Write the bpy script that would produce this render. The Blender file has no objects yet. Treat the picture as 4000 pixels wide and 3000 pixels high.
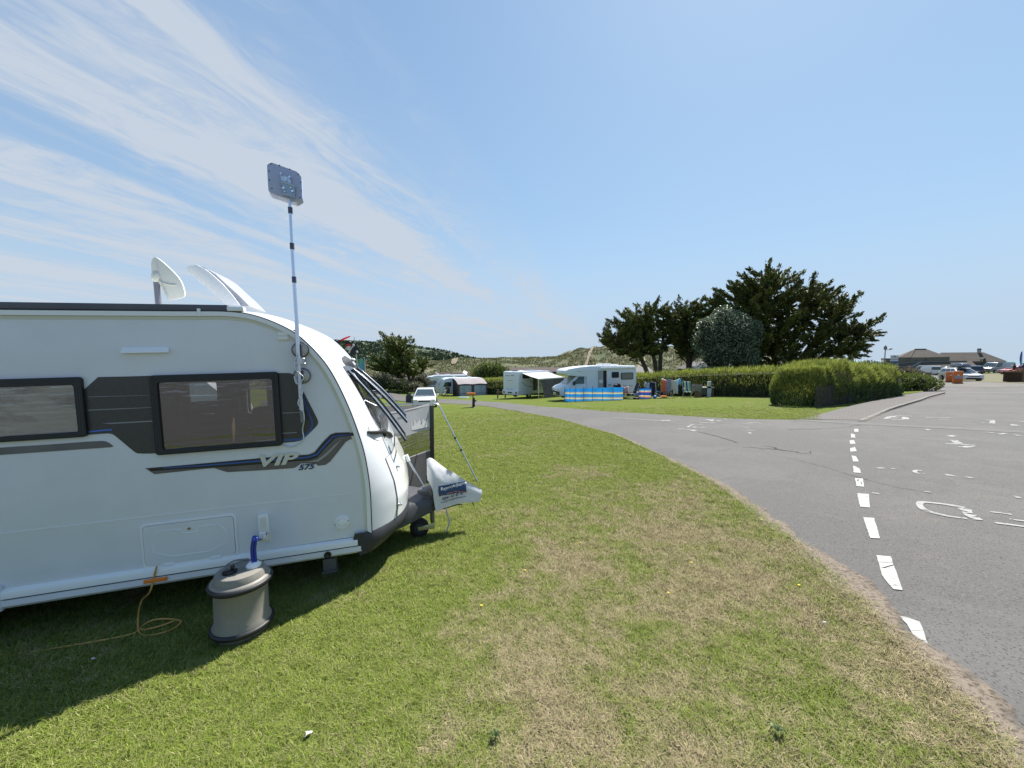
import bpy, bmesh, math, random
import numpy as np
from mathutils import Vector, Matrix, noise as mnoise
from mathutils.geometry import tessellate_polygon, delaunay_2d_cdt
R = math.radians
sc = bpy.context.scene
col = sc.collection
random.seed(7); rng = np.random.default_rng(7)

# ------------------------------------------------------------------ camera
F = 1500.0                                   # focal length in photo pixels (4000 wide)
PITCH = math.atan(94/F); CPI, SPI = math.cos(PITCH), math.sin(PITCH)
CAM = Vector((0, 0, 1.765))
cd = bpy.data.cameras.new("camera"); cam = bpy.data.objects.new("camera", cd); col.objects.link(cam)
cd.sensor_width = 36; cd.lens = 36*F/4000; cd.clip_start = .05; cd.clip_end = 20000
cam.location = CAM; cam.rotation_euler = (math.pi/2-PITCH, 0, 0); sc.camera = cam

# ------------------------------------------------------------------ light
CSEED = 1.6
SKYK = ((2.5, 1.08), (3.5, 1.22), (4.6, 1.30))
SUN_EL, SUN_AZ = R(54), R(35)                # azimuth measured from +Y towards +X
w = bpy.data.worlds.new("World"); sc.world = w; w.use_nodes = True
nt = w.node_tree; nt.nodes.clear()
N = nt.nodes.new; LK = nt.links.new
wo = N('ShaderNodeOutputWorld'); bg = N('ShaderNodeBackground'); bg.inputs['Strength'].default_value = .12
sky = N('ShaderNodeTexSky'); sky.sky_type = 'NISHITA'; sky.sun_disc = False
sky.sun_elevation = SUN_EL; sky.sun_rotation = SUN_AZ; sky.air_density = 1.0; sky.dust_density = .35; sky.ozone_density = 1.6
LK(bg.outputs[0], wo.inputs[0])
def wmath(op, a, b=None, c=None):
    n = N('ShaderNodeMath'); n.operation = op
    for i, v in enumerate((a, b, c)):
        if v is None: continue
        if isinstance(v, (int, float)): n.inputs[i].default_value = v
        else: LK(v, n.inputs[i])
    return n.outputs[0]
tc = N('ShaderNodeTexCoord'); sx = N('ShaderNodeSeparateXYZ'); LK(tc.outputs['Generated'], sx.inputs[0])
zz = wmath('MAXIMUM', sx.outputs[2], .012); zz = wmath('ADD', zz, .035)
ux = wmath('DIVIDE', sx.outputs[0], zz); uy = wmath('DIVIDE', sx.outputs[1], zz)
ca, sa = math.cos(R(17)), math.sin(R(17))
ss = wmath('ADD', wmath('MULTIPLY', ux, sa), wmath('MULTIPLY', uy, ca))     # along the streaks
tt = wmath('SUBTRACT', wmath('MULTIPLY', ux, ca), wmath('MULTIPLY', uy, sa)) # across them
def wcomb(x, y, z=0.0):
    n = N('ShaderNodeCombineXYZ')
    for i, v in enumerate((x, y, z)):
        if isinstance(v, (int, float)): n.inputs[i].default_value = v
        else: LK(v, n.inputs[i])
    return n.outputs[0]
def wnoise(vec, scale, detail, rough=.55, dist=0.0):
    n = N('ShaderNodeTexNoise'); n.inputs['Scale'].default_value = scale; n.inputs['Detail'].default_value = detail
    n.inputs['Roughness'].default_value = rough; n.inputs['Distortion'].default_value = dist; LK(vec, n.inputs['Vector']); return n.outputs['Fac']
def wramp(v, lo, hi):
    n = N('ShaderNodeMapRange'); n.interpolation_type = 'SMOOTHSTEP'; n.inputs[1].default_value = lo; n.inputs[2].default_value = hi; LK(v, n.inputs[0]); return n.outputs[0]
warp = wnoise(wcomb(wmath('MULTIPLY', ss, .30), tt), 1.1, 4, .6)
tw = wmath('ADD', tt, wmath('MULTIPLY', wmath('SUBTRACT', warp, .5), .85))
big = wnoise(wcomb(wmath('MULTIPLY', ss, .15), tw, CSEED), 1.9, 2, .45)
mid = wnoise(wcomb(wmath('MULTIPLY', ss, .20), tw, 1.7), 4.6, 5, .62, .5)
fine = wnoise(wcomb(wmath('MULTIPLY', ss, .9), wmath('MULTIPLY', tw, 1.9), .4), 3.0, 9, .68, 1.3)
dens = wmath('ADD', wmath('ADD', wmath('MULTIPLY', big, 1.25), wmath('MULTIPLY', mid, .42)), wmath('MULTIPLY', fine, .62))
leftmask = wmath('SUBTRACT', 1.0, wramp(tt, -1.15, -.62))
farfade = wmath('SUBTRACT', 1.0, wramp(ss, 8.0, 17.0))
d1 = wmath('MULTIPLY', wmath('MULTIPLY', wramp(dens, 1.0, 1.46), leftmask), farfade)
veil = wmath('MULTIPLY', wmath('MULTIPLY', leftmask, .16), farfade)
puff = wmath('MULTIPLY', wramp(wnoise(wcomb(wmath('MULTIPLY', ss, .5), tw, 7.7), 2.2, 7, .6), .60, .74), wmath('SUBTRACT', 1.0, wramp(tt, -.55, -.15)))
puff = wmath('MULTIPLY', wmath('MULTIPLY', puff, wramp(ss, 2.0, 3.5)), wmath('MULTIPLY', farfade, .45))
cl = wmath('MINIMUM', wmath('ADD', wmath('ADD', wmath('MULTIPLY', d1, .95), veil), puff), .92)
mx = N('ShaderNodeMix'); mx.data_type = 'RGBA'; LK(cl, mx.inputs[0])
# whiter, brighter air towards the sun's side of the sky and the horizon (thin haze under the cirrus)
skc = N('ShaderNodeSeparateColor'); LK(sky.outputs[0], skc.inputs[0]); skj = N('ShaderNodeCombineColor')
for i_, (k_, g_) in enumerate(SKYK):          # soft shoulder: k*(1-exp(-g*c/k))
    LK(wmath('MULTIPLY', wmath('SUBTRACT', 1.0, wmath('EXPONENT', wmath('MULTIPLY', skc.outputs[i_], -g_/k_))), k_), skj.inputs[i_])
hz = N('ShaderNodeMix'); hz.data_type = 'RGBA'; LK(skj.outputs[0], hz.inputs[6]); hz.inputs[7].default_value = (2.25, 2.75, 3.35, 1)   # pale sea haze low down
hf = wmath('SUBTRACT', 1.0, wramp(sx.outputs[2], -.02, .30)); LK(wmath('MULTIPLY', hf, .85), hz.inputs[0])
LK(hz.outputs[2], mx.inputs[6]); CLOUD = (2.6, 2.9, 3.3, 1); mx.inputs[7].default_value = CLOUD
LK(mx.outputs[2], bg.inputs['Color'])
sd = bpy.data.lights.new("sun", 'SUN'); sd.energy = 4.7; sd.angle = R(.55); sd.color = (1, .955, .88)
so = bpy.data.objects.new("sun", sd); col.objects.link(so)
sun_dir = Vector((math.sin(SUN_AZ)*math.cos(SUN_EL), math.cos(SUN_AZ)*math.cos(SUN_EL), math.sin(SUN_EL)))
so.rotation_euler = sun_dir.to_track_quat('Z', 'Y').to_euler(); so.location = (20, 30, 40)
vs = sc.view_settings; sc.display_settings.display_device = 'sRGB'
vs.view_transform = 'Standard'; vs.look = 'None'; vs.exposure = .93; vs.gamma = 1; vs.use_curve_mapping = False
sc.cycles.max_bounces = 6; sc.cycles.transparent_max_bounces = 16; sc.cycles.caustics_reflective = False; sc.cycles.caustics_refractive = False

# ------------------------------------------------------------------ geometry helpers
GA, GB = .035, -.055                          # slope of the site
def sstep(a, b, x):
    t = min(1, max(0, (x-a)/(b-a) if b != a else 0)); return t*t*(3-2*t)
def base_h(x, y):
    xe = x if x > -40 else -40 + (x+40)*.4
    if xe > 150: xe = 150
    ye = y if y < 78 else 78 + 30*(1-math.exp(-(y-78)/30))*.55
    if ye < -60: ye = -60
    return GA*xe + GB*ye + 1.1*sstep(-8, -16, x)*sstep(30, 50, y)
def ray(px, py):
    u = (px-2000)/F; v = (1500-py)/F
    return Vector((u, CPI+v*SPI, -SPI+v*CPI))
def G(px, py, dz=0.0):
    """point of the sloping site seen at that place of the photo"""
    r = ray(px, py); t = 1.765/(GA*r.x+GB*r.y-r.z); p = CAM+t*r; p.z += dz; return p
def P(px, py, Y):
    r = ray(px, py); return CAM + r*(Y/r.y)
def gz(x, y): return base_h(x, y)

class MB:
    def __init__(s): s.v = []; s.f = []; s.m = []
    def add(s, vs, fs, mi=0):
        o = len(s.v); s.v += [tuple(v) for v in vs]; s.f += [tuple(i+o for i in f) for f in fs]; s.m += [mi]*len(fs)
    def box(s, a, b, mi=0, M=None):
        x0, y0, z0 = a; x1, y1, z1 = b
        vs = [Vector(q) for q in ((x0,y0,z0),(x1,y0,z0),(x1,y1,z0),(x0,y1,z0),(x0,y0,z1),(x1,y0,z1),(x1,y1,z1),(x0,y1,z1))]
        if M: vs = [M@v for v in vs]
        s.add(vs, [(3,2,1,0),(4,5,6,7),(0,1,5,4),(1,2,6,5),(2,3,7,6),(3,0,4,7)], mi)
    def cyl(s, a, b, r0, r1=None, n=12, mi=0, cap=True):
        r1 = r0 if r1 is None else r1; a = Vector(a); b = Vector(b); d = (b-a).normalized()
        q = d.to_track_quat('Z', 'Y'); vs = []
        for c, r in ((a, r0), (b, r1)):
            for i in range(n): vs.append(c + q@Vector((r*math.cos(2*math.pi*i/n), r*math.sin(2*math.pi*i/n), 0)))
        fs = [(i, (i+1) % n, n+(i+1) % n, n+i) for i in range(n)]
        if cap: fs += [tuple(range(n-1, -1, -1)), tuple(range(n, 2*n))]
        s.add(vs, fs, mi)
    def tube(s, pts, r, n=8, mi=0, closed=False):
        pts = [Vector(p) for p in pts]; rs = [float(q) for q in r] if isinstance(r, (list, tuple)) else [float(r)]*len(pts)
        vs = []; up = Vector((0, 0, 1)); prev = None; m = len(pts)
        for i, p in enumerate(pts):
            a = pts[i-1] if (i > 0 or closed) else p; b = pts[(i+1) % m] if (i < m-1 or closed) else p
            d = (b-a).normalized()
            if prev is None:
                x = d.cross(up); x = x if x.length > .1 else d.cross(Vector((1, 0, 0)))
            else: x = prev - d*prev.dot(d)
            x.normalize(); prev = x; y = d.cross(x)
            for k in range(n):
                an = 2*math.pi*k/n; vs.append(p+rs[i]*(x*math.cos(an)+y*math.sin(an)))
        fs = []
        for i in range(m if closed else m-1):
            j = (i+1) % m
            for k in range(n): fs.append((i*n+k, i*n+(k+1) % n, j*n+(k+1) % n, j*n+k))
        if not closed: fs += [tuple(range(n-1, -1, -1)), tuple(range((m-1)*n, m*n))]
        s.add(vs, fs, mi)
    def lathe(s, prof, n=32, c=(0, 0, 0), mi=0, M=None):
        vs = []
        for r, z in prof:
            for k in range(n):
                v = Vector((c[0]+r*math.cos(2*math.pi*k/n), c[1]+r*math.sin(2*math.pi*k/n), c[2]+z)); vs.append(M@v if M else v)
        fs = []
        for i in range(len(prof)-1):
            for k in range(n): fs.append((i*n+k, i*n+(k+1) % n, (i+1)*n+(k+1) % n, (i+1)*n+k))
        s.add(vs, fs, mi)
    def grid(s, rows, mi=0, flip=False):
        m = len(rows[0]); vs = [p for r in rows for p in r]; fs = []
        for i in range(len(rows)-1):
            for k in range(m-1):
                f = (i*m+k, i*m+k+1, (i+1)*m+k+1, (i+1)*m+k); fs.append(f[::-1] if flip else f)
        s.add(vs, fs, mi)
    def prism(s, poly, y0, y1, mi=0, fn=None):
        """poly in (x,z) extruded along y; fn(x,y,z)->point may reshape it"""
        n = len(poly); vs = [Vector((x, y0, z)) for x, z in poly]+[Vector((x, y1, z)) for x, z in poly]
        if fn: vs = [Vector(fn(v.x, v.y, v.z)) for v in vs]
        fs = [(i, (i+1) % n, n+(i+1) % n, n+i) for i in range(n)]+[tuple(range(n))[::-1], tuple(range(n, 2*n))]
        s.add(vs, fs, mi)
    def flat(s, poly, fn, mi=0):
        """flat polygon, fn maps 2D to 3D"""
        k = len(poly); v2, _, f2, _, _, _ = delaunay_2d_cdt([Vector((a, b)) for a, b in poly], [(i, (i+1) % k) for i in range(k)], [], 1, 1e-7)
        s.add([fn(q.x, q.y) for q in v2], [tuple(f) for f in f2], mi)
    def ell(s, c, r, n=12, mi=0, M=None):
        vs = []; rows = n//2+1
        for i in range(rows):
            th = math.pi*i/(rows-1)
            for k in range(n):
                ph = 2*math.pi*k/n; v = Vector((r[0]*math.sin(th)*math.cos(ph), r[1]*math.sin(th)*math.sin(ph), r[2]*math.cos(th)))
                if M: v = M@v
                vs.append(Vector(c)+v)
        fs = [(i*n+k, (i+1)*n+k, (i+1)*n+(k+1) % n, i*n+(k+1) % n) for i in range(rows-1) for k in range(n)]
        s.add(vs, fs, mi)

def link(name, me, parent=None):
    o = bpy.data.objects.new(name, me); col.objects.link(o)
    if parent is not None: o.parent = parent
    return o
def obj(name, mb, m, parent=None, smooth=False, bevel=0, fix=True, seg=2, split=False):
    if split:          # every loose piece becomes a part of its own
        par = list(range(len(mb.v)))
        def find(i):
            while par[i] != i: par[i] = par[par[i]]; i = par[i]
            return i
        for f in mb.f:
            for k in f[1:]: par[find(k)] = find(f[0])
        groups = {}
        for f in mb.f: groups.setdefault(find(f[0]), []).append(f)
        for fs in groups.values():
            idx = sorted({i for f in fs for i in f}); mp_ = {i: k for k, i in enumerate(idx)}; q = MB(); q.add([mb.v[i] for i in idx], [tuple(mp_[i] for i in f) for f in fs]); o = obj(name, q, m, parent, smooth, bevel, fix, seg)
        return o
    me = bpy.data.meshes.new(name); me.from_pydata(mb.v, [], mb.f); me.update()
    ms = m if isinstance(m, (list, tuple)) else [m]
    for x in ms: me.materials.append(x)
    if len(ms) > 1: me.polygons.foreach_set('material_index', mb.m)
    if fix or bevel:
        bm = bmesh.new(); bm.from_mesh(me); bmesh.ops.remove_doubles(bm, verts=bm.verts, dist=1e-5)
        bmesh.ops.recalc_face_normals(bm, faces=bm.faces)
        if bevel:
            es = [e for e in bm.edges if len(e.link_faces) == 2 and e.calc_face_angle(0) > .5]
            bmesh.ops.bevel(bm, geom=es, offset=bevel, segments=seg, affect='EDGES', clamp_overlap=True, profile=.6)
        bm.to_mesh(me); bm.free()
    o = link(name, me, parent)
    if smooth:
        me.polygons.foreach_set('use_smooth', [True]*len(me.polygons)); me.set_sharp_from_angle(angle=R(smooth if smooth > 1 else 40))
    return o
def tag(o, label=None, cat=None, group=None, kind=None):
    if label: o['label'] = label
    if cat: o['category'] = cat
    if group: o['group'] = group
    if kind: o['kind'] = kind
    return o
def empty(name, loc, label, cat, group=None, rz=0, M=None):
    o = bpy.data.objects.new(name, None); col.objects.link(o); o.empty_display_size = .2
    if M is not None: o.matrix_world = M
    else: o.location = loc; o.rotation_euler = (0, 0, rz)
    return tag(o, label, cat, group)
def curve_plate(name, loops, depth, m, parent, M=None, bevel=0.0):
    """outline loops (x,z) with holes -> plate with thickness lying in local XZ, y from 0 (near) to depth"""
    cu = bpy.data.curves.new(name, 'CURVE'); cu.dimensions = '2D'; cu.fill_mode = 'BOTH'; cu.extrude = depth/2; cu.bevel_depth = bevel; cu.bevel_resolution = 1
    for lp in loops:
        sp = cu.splines.new('POLY'); sp.points.add(len(lp)-1); sp.use_cyclic_u = True
        for p, (x, z) in zip(sp.points, lp): p.co = (x, z, 0, 1)
    t = bpy.data.objects.new(name, cu); me = bpy.data.meshes.new_from_object(t); bpy.data.objects.remove(t)
    me.transform(Matrix.Translation((0, depth/2, 0))@Matrix.Rotation(math.pi/2, 4, 'X'))
    if M: me.transform(M)
    me.materials.clear(); me.materials.append(m); return link(name, me, parent)
def text_obj(name, body, size, m, parent, M, shear=0, extrude=.0008, offset=0, align='LEFT', sx_=1.0):
    cu = bpy.data.curves.new(name, 'FONT'); cu.body = body; cu.size = size; cu.shear = shear; cu.extrude = extrude; cu.offset = offset; cu.align_x = align
    t = bpy.data.objects.new(name, cu); me = bpy.data.meshes.new_from_object(t); bpy.data.objects.remove(t)
    me.transform(M@Matrix.Rotation(math.pi/2, 4, 'X')@Matrix.Diagonal((sx_, 1, 1, 1)))
    me.materials.clear(); me.materials.append(m); return link(name, me, parent)
def rrect(x0, z0, x1, z1, r, n=5):
    out = []
    for cx, cz, a0 in ((x1-r, z1-r, 0), (x0+r, z1-r, 90), (x0+r, z0+r, 180), (x1-r, z0+r, 270)):
        for i in range(n+1):
            a = R(a0+90*i/n); out.append((cx+r*math.cos(a), cz+r*math.sin(a)))
    return out
def smooth_poly(pts, it=2, closed=True):
    for _ in range(it):
        o = []; n = len(pts)
        for i in range(n if closed else n-1):
            a, b = pts[i], pts[(i+1) % n]
            o += [tuple(.75*p+.25*q for p, q in zip(a, b)), tuple(.25*p+.75*q for p, q in zip(a, b))]
        if not closed: o = [pts[0]]+o+[pts[-1]]
        pts = o
    return pts
def catmull(pts, n=6):
    P_ = [Vector(p) for p in pts]; P_ = [P_[0]]+P_+[P_[-1]]; out = []
    for i in range(1, len(P_)-2):
        for k in range(n):
            t = k/n; a, b, c, d = P_[i-1:i+3]
            out.append(.5*((2*b)+(c-a)*t+(2*a-5*b+4*c-d)*t*t+(3*b-a-3*c+d)*t**3))
    return out+[P_[-2]]

# ------------------------------------------------------------------ materials
def _new(name):
    m = bpy.data.materials.new(name); m.use_nodes = True; t = m.node_tree; return m, t, t.nodes['Principled BSDF']
def mat(name, c, rough=.5, metal=0, var=0, vscale=8, bump=0, bscale=60, coat=0, spec=None, trans=0, alpha=1, c2=None, sss=0, coord='Object'):
    m, t, b = _new(name); n = t.nodes.new; l = t.links.new
    b.inputs['Base Color'].default_value = (*c, 1); b.inputs['Roughness'].default_value = rough; b.inputs['Metallic'].default_value = metal
    if coat: b.inputs['Coat Weight'].default_value = coat; b.inputs['Coat Roughness'].default_value = .05
    if spec is not None: b.inputs['Specular IOR Level'].default_value = spec
    if trans: b.inputs['Transmission Weight'].default_value = trans
    if alpha < 1: b.inputs['Alpha'].default_value = alpha
    if var or bump or c2:
        tcn = n('ShaderNodeTexCoord')
        if var or c2:
            nz = n('ShaderNodeTexNoise'); nz.inputs['Scale'].default_value = vscale; nz.inputs['Detail'].default_value = 6; nz.inputs['Roughness'].default_value = .6
            l(tcn.outputs[coord], nz.inputs['Vector'])
            mr = n('ShaderNodeMapRange'); mr.inputs[1].default_value = .3; mr.inputs[2].default_value = .7; l(nz.outputs['Fac'], mr.inputs[0])
            mixn = n('ShaderNodeMix'); mixn.data_type = 'RGBA'; l(mr.outputs[0], mixn.inputs[0])
            a = c if c2 else tuple(x*(1-var) for x in c); bb = c2 if c2 else tuple(min(1, x*(1+var)) for x in c)
            mixn.inputs[6].default_value = (*a, 1); mixn.inputs[7].default_value = (*bb, 1); l(mixn.outputs[2], b.inputs['Base Color'])
        if bump:
            n2 = n('ShaderNodeTexNoise'); n2.inputs['Scale'].default_value = bscale; n2.inputs['Detail'].default_value = 4; l(tcn.outputs[coord], n2.inputs['Vector'])
            bp = n('ShaderNodeBump'); bp.inputs['Strength'].default_value = bump; bp.inputs['Distance'].default_value = .01
            l(n2.outputs['Fac'], bp.inputs['Height']); l(bp.outputs[0], b.inputs['Normal'])
    return m
def leafmat(name, c1, c2, rough=.6, nscale=.8, trans=.25, spec=.3, up=0):
    """foliage: per-leaf tint attribute mixed with a world-space noise; a little light comes through"""
    m, t, b = _new(name); n = t.nodes.new; l = t.links.new
    at = n('ShaderNodeAttribute'); at.attribute_name = 'tint'
    geo = n('ShaderNodeNewGeometry'); nz = n('ShaderNodeTexNoise'); nz.inputs['Scale'].default_value = nscale; nz.inputs['Detail'].default_value = 3; l(geo.outputs['Position'], nz.inputs['Vector'])
    ad = n('ShaderNodeMath'); ad.operation = 'MULTIPLY_ADD'; ad.inputs[1].default_value = 1.1; ad.inputs[2].default_value = -.55; l(nz.outputs['Fac'], ad.inputs[0])
    a2 = n('ShaderNodeMath'); a2.operation = 'ADD'; a2.use_clamp = True; l(ad.outputs[0], a2.inputs[0]); l(at.outputs['Fac'], a2.inputs[1])
    mixn = n('ShaderNodeMix'); mixn.data_type = 'RGBA'; l(a2.outputs[0], mixn.inputs[0]); mixn.inputs[6].default_value = (*c1, 1); mixn.inputs[7].default_value = (*c2, 1)
    l(mixn.outputs[2], b.inputs['Base Color']); b.inputs['Roughness'].default_value = rough; b.inputs['Specular IOR Level'].default_value = spec
    if up:             # bundles of fine twigs shade like a soft mass rather than as single facets
        vm = n('ShaderNodeVectorMath'); vm.operation = 'MULTIPLY_ADD'; vm.inputs[1].default_value = (1-up, 1-up, 1-up); vm.inputs[2].default_value = (0, 0, up); l(geo.outputs['Normal'], vm.inputs[0])
        vn = n('ShaderNodeVectorMath'); vn.operation = 'NORMALIZE'; l(vm.outputs[0], vn.inputs[0]); l(vn.outputs[0], b.inputs['Normal'])
    if trans:
        tr = n('ShaderNodeBsdfTranslucent'); l(mixn.outputs[2], tr.inputs['Color']); ms = n('ShaderNodeMixShader'); ms.inputs[0].default_value = trans
        out = t.nodes['Material Output']; l(b.outputs[0], ms.inputs[1]); l(tr.outputs[0], ms.inputs[2]); l(ms.outputs[0], out.inputs['Surface'])
    return m
def leaves(name, cen, dirs, length, width, m, parent=None, tint=None, seg=1):
    """many small pointed leaves: arrays of centres, directions"""
    cen = np.asarray(cen, float); n = len(cen); d = np.asarray(dirs, float); d = d/np.maximum(1e-6, np.linalg.norm(d, axis=1))[:, None]
    r = rng.normal(size=(n, 3)); s = np.cross(d, r); s /= np.maximum(1e-6, np.linalg.norm(s, axis=1))[:, None]
    Ln = (np.ones(n)*length)[:, None]*rng.uniform(.6, 1.3, (n, 1)); Wd = (np.ones(n)*width)[:, None]*rng.uniform(.7, 1.3, (n, 1))
    v = np.empty((n, 4, 3)); v[:, 0] = cen-d*Ln*.5; v[:, 1] = cen+s*Wd*.5-d*Ln*.05; v[:, 2] = cen+d*Ln*.5; v[:, 3] = cen-s*Wd*.5-d*Ln*.05
    me = bpy.data.meshes.new(name); me.vertices.add(n*4); me.vertices.foreach_set('co', v.ravel().astype(np.float32))
    me.loops.add(n*4); me.loops.foreach_set('vertex_index', np.arange(n*4, dtype=np.int32)); me.polygons.add(n)
    me.polygons.foreach_set('loop_start', np.arange(0, n*4, 4, dtype=np.int32)); me.polygons.foreach_set('loop_total', np.full(n, 4, dtype=np.int32))
    tv = rng.uniform(0, 1, n) if tint is None else np.asarray(tint)
    a = me.attributes.new('tint', 'FLOAT', 'POINT'); a.data.foreach_set('value', np.repeat(tv, 4).astype(np.float32))
    me.update(calc_edges=True); me.materials.append(m); return link(name, me, parent)
M_ = {}
M_['white'] = mat('white_gelcoat', (.68, .70, .73), .28, coat=.4, var=.05, vscale=2.2, bump=.03, bscale=14)
M_['whitegloss'] = mat('white_gloss', (.82, .83, .82), .16, coat=.6)
M_['rail'] = mat('white_rail', (.80, .81, .80), .35)
M_['grey_plastic'] = mat('grey_plastic', (.028, .030, .036), .5, var=.15, vscale=20, bump=.08, bscale=200)
M_['black'] = mat('black_rubber', (.012, .012, .013), .5)
M_['blackgloss'] = mat('black_gloss', (.012, .012, .014), .12)
M_['panel'] = mat('dark_panel', (.05, .049, .047), .3, var=.15, vscale=40)
M_['silver'] = mat('silver', (.6, .62, .64), .3, metal=.9)
M_['alu'] = mat('aluminium', (.55, .58, .62), .32, metal=1)
M_['cream'] = mat('cream_plastic', (.70, .69, .60), .45)
M_['orange'] = mat('orange_plastic', (.75, .2, .02), .45)
M_['navy'] = mat('navy', (.015, .03, .10), .45)
M_['grey'] = mat('mid_grey', (.2, .2, .21), .6)
M_['darkcloth'] = mat('dark_cloth', (.07, .065, .075), .85, var=.2, vscale=10, bump=.2, bscale=300)
M_['palecloth'] = mat('pale_cloth', (.62, .60, .60), .85, var=.08, vscale=8, bump=.15, bscale=200)
M_['tyre'] = mat('tyre', (.015, .015, .015), .8)
M_['chrome'] = mat('chrome', (.8, .8, .82), .12, metal=1)
M_['wood'] = mat('wood', (.16, .10, .06), .8, var=.3, vscale=12)
# ------------------------------------------------------------------ ground, hills, sea
def drynode(t):
    """0 = lush green, 1 = straw; a pattern of the turf itself (world position)"""
    n = t.nodes.new; l = t.links.new
    geo = n('ShaderNodeNewGeometry'); sp = n('ShaderNodeSeparateXYZ'); l(geo.outputs['Position'], sp.inputs[0])
    def mth(op, a, b=None, c=None, cl=False):
        q = n('ShaderNodeMath'); q.operation = op; q.use_clamp = cl
        for i, v in enumerate((a, b, c)):
            if v is None: continue
            if isinstance(v, (int, float)): q.inputs[i].default_value = v
            else: l(v, q.inputs[i])
        return q.outputs[0]
    def nz(s, d, r=.6, dist=0):
        q = n('ShaderNodeTexNoise'); q.inputs['Scale'].default_value = s; q.inputs['Detail'].default_value = d; q.inputs['Roughness'].default_value = r
        q.inputs['Distortion'].default_value = dist; l(geo.outputs['Position'], q.inputs['Vector']); return q.outputs['Fac']
    def mr(v, a, b):
        q = n('ShaderNodeMapRange'); q.interpolation_type = 'SMOOTHSTEP'; q.inputs[1].default_value = a; q.inputs[2].default_value = b; l(v, q.inputs[0]); return q.outputs[0]
    # worn crown of the verge: between the pitch and the road
    px = mth('SUBTRACT', sp.outputs[0], mth('MULTIPLY', sp.outputs[1], .18))
    worn = mth('MULTIPLY', mr(px, -1.6, .1), mth('SUBTRACT', 1.0, mr(sp.outputs[1], 3.2, 9.0)))
    a = mth('MULTIPLY_ADD', nz(.75, 4), 1.5, -.60)
    b = mth('MULTIPLY_ADD', nz(4.5, 5, .7), 1.1, -.55)
    s = mth('ADD', mth('ADD', a, b), mth('MULTIPLY', worn, .39))
    return mr(s, .12, .78), geo
def turf_material(name, blade):
    m, t, b = _new(name); n = t.nodes.new; l = t.links.new
    dry, geo = drynode(t)
    f = n('ShaderNodeTexNoise'); f.inputs['Scale'].default_value = 70 if not blade else 9; f.inputs['Detail'].default_value = 5; f.inputs['Roughness'].default_value = .7; l(geo.outputs['Position'], f.inputs['Vector'])
    g = n('ShaderNodeMix'); g.data_type = 'RGBA'; l(f.outputs['Fac'], g.inputs[0]); q_ = BL if blade else 1.0; g.inputs[6].default_value = (*[v*q_ for v in GREEN1[:3]], 1); g.inputs[7].default_value = (*[v*q_ for v in GREEN2[:3]], 1)
    s = n('ShaderNodeMix'); s.data_type = 'RGBA'; l(f.outputs['Fac'], s.inputs[0]); s.inputs[6].default_value = (*[v*q_ for v in DRY1[:3]], 1); s.inputs[7].default_value = (*[v*q_ for v in DRY2[:3]], 1)
    x = n('ShaderNodeMix'); x.data_type = 'RGBA'
    if blade:
        at = n('ShaderNodeAttribute'); at.attribute_name = 'tint'
        q = n('ShaderNodeMath'); q.operation = 'MULTIPLY_ADD'; q.use_clamp = False; l(at.outputs['Fac'], q.inputs[0]); q.inputs[1].default_value = 1.15; l(dry, q.inputs[2])
        q2 = n('ShaderNodeMath'); q2.operation = 'SUBTRACT'; q2.use_clamp = True; l(q.outputs[0], q2.inputs[0]); q2.inputs[1].default_value = .52; l(q2.outputs[0], x.inputs[0])
    else: l(dry, x.inputs[0])
    l(g.outputs[2], x.inputs[6]); l(s.outputs[2], x.inputs[7])
    if blade:      # every blade a little lighter or darker than its neighbours
        fa = n('ShaderNodeMath'); fa.operation = 'MULTIPLY'; fa.inputs[1].default_value = 7.37; l(at.outputs['Fac'], fa.inputs[0]); fb = n('ShaderNodeMath'); fb.operation = 'FRACT'; l(fa.outputs[0], fb.inputs[0])
        fc = n('ShaderNodeMath'); fc.operation = 'MULTIPLY_ADD'; fc.inputs[1].default_value = 1.05; fc.inputs[2].default_value = .42; l(fb.outputs[0], fc.inputs[0])
        vv = n('ShaderNodeVectorMath'); vv.operation = 'SCALE'; l(x.outputs[2], vv.inputs[0]); l(fc.outputs[0], vv.inputs['Scale']); x = vv; x_out = vv.outputs[0]
    else: x_out = x.outputs[2]
    l(x_out, b.inputs['Base Color'])
    b.inputs['Roughness'].default_value = .9; b.inputs['Specular IOR Level'].default_value = .06
    if not blade:
        bp = n('ShaderNodeBump'); bp.inputs['Strength'].default_value = .9; bp.inputs['Distance'].default_value = .03; l(f.outputs['Fac'], bp.inputs['Height']); l(bp.outputs[0], b.inputs['Normal'])
    else:
        vm = n('ShaderNodeVectorMath'); vm.operation = 'MULTIPLY_ADD'; vm.inputs[1].default_value = (.6, .6, .6); vm.inputs[2].default_value = (0, 0, .62); l(geo.outputs['Normal'], vm.inputs[0])
        vn = n('ShaderNodeVectorMath'); vn.operation = 'NORMALIZE'; l(vm.outputs[0], vn.inputs[0]); l(vn.outputs[0], b.inputs['Normal'])
        tr = n('ShaderNodeBsdfTranslucent'); l(x_out, tr.inputs['Color']); ms = n('ShaderNodeMixShader'); ms.inputs[0].default_value = .3
        l(b.outputs[0], ms.inputs[1]); l(tr.outputs[0], ms.inputs[2]); l(ms.outputs[0], t.nodes['Material Output'].inputs['Surface'])
    return m
GREEN1, GREEN2 = (.064, .098, .013, 1), (.15, .185, .034, 1)
DRY1, DRY2 = (.115, .092, .052, 1), (.30, .25, .165, 1)
BL = 2.0
M_turf = turf_material('turf', False); M_blade = turf_material('grass_blades', True)

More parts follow.
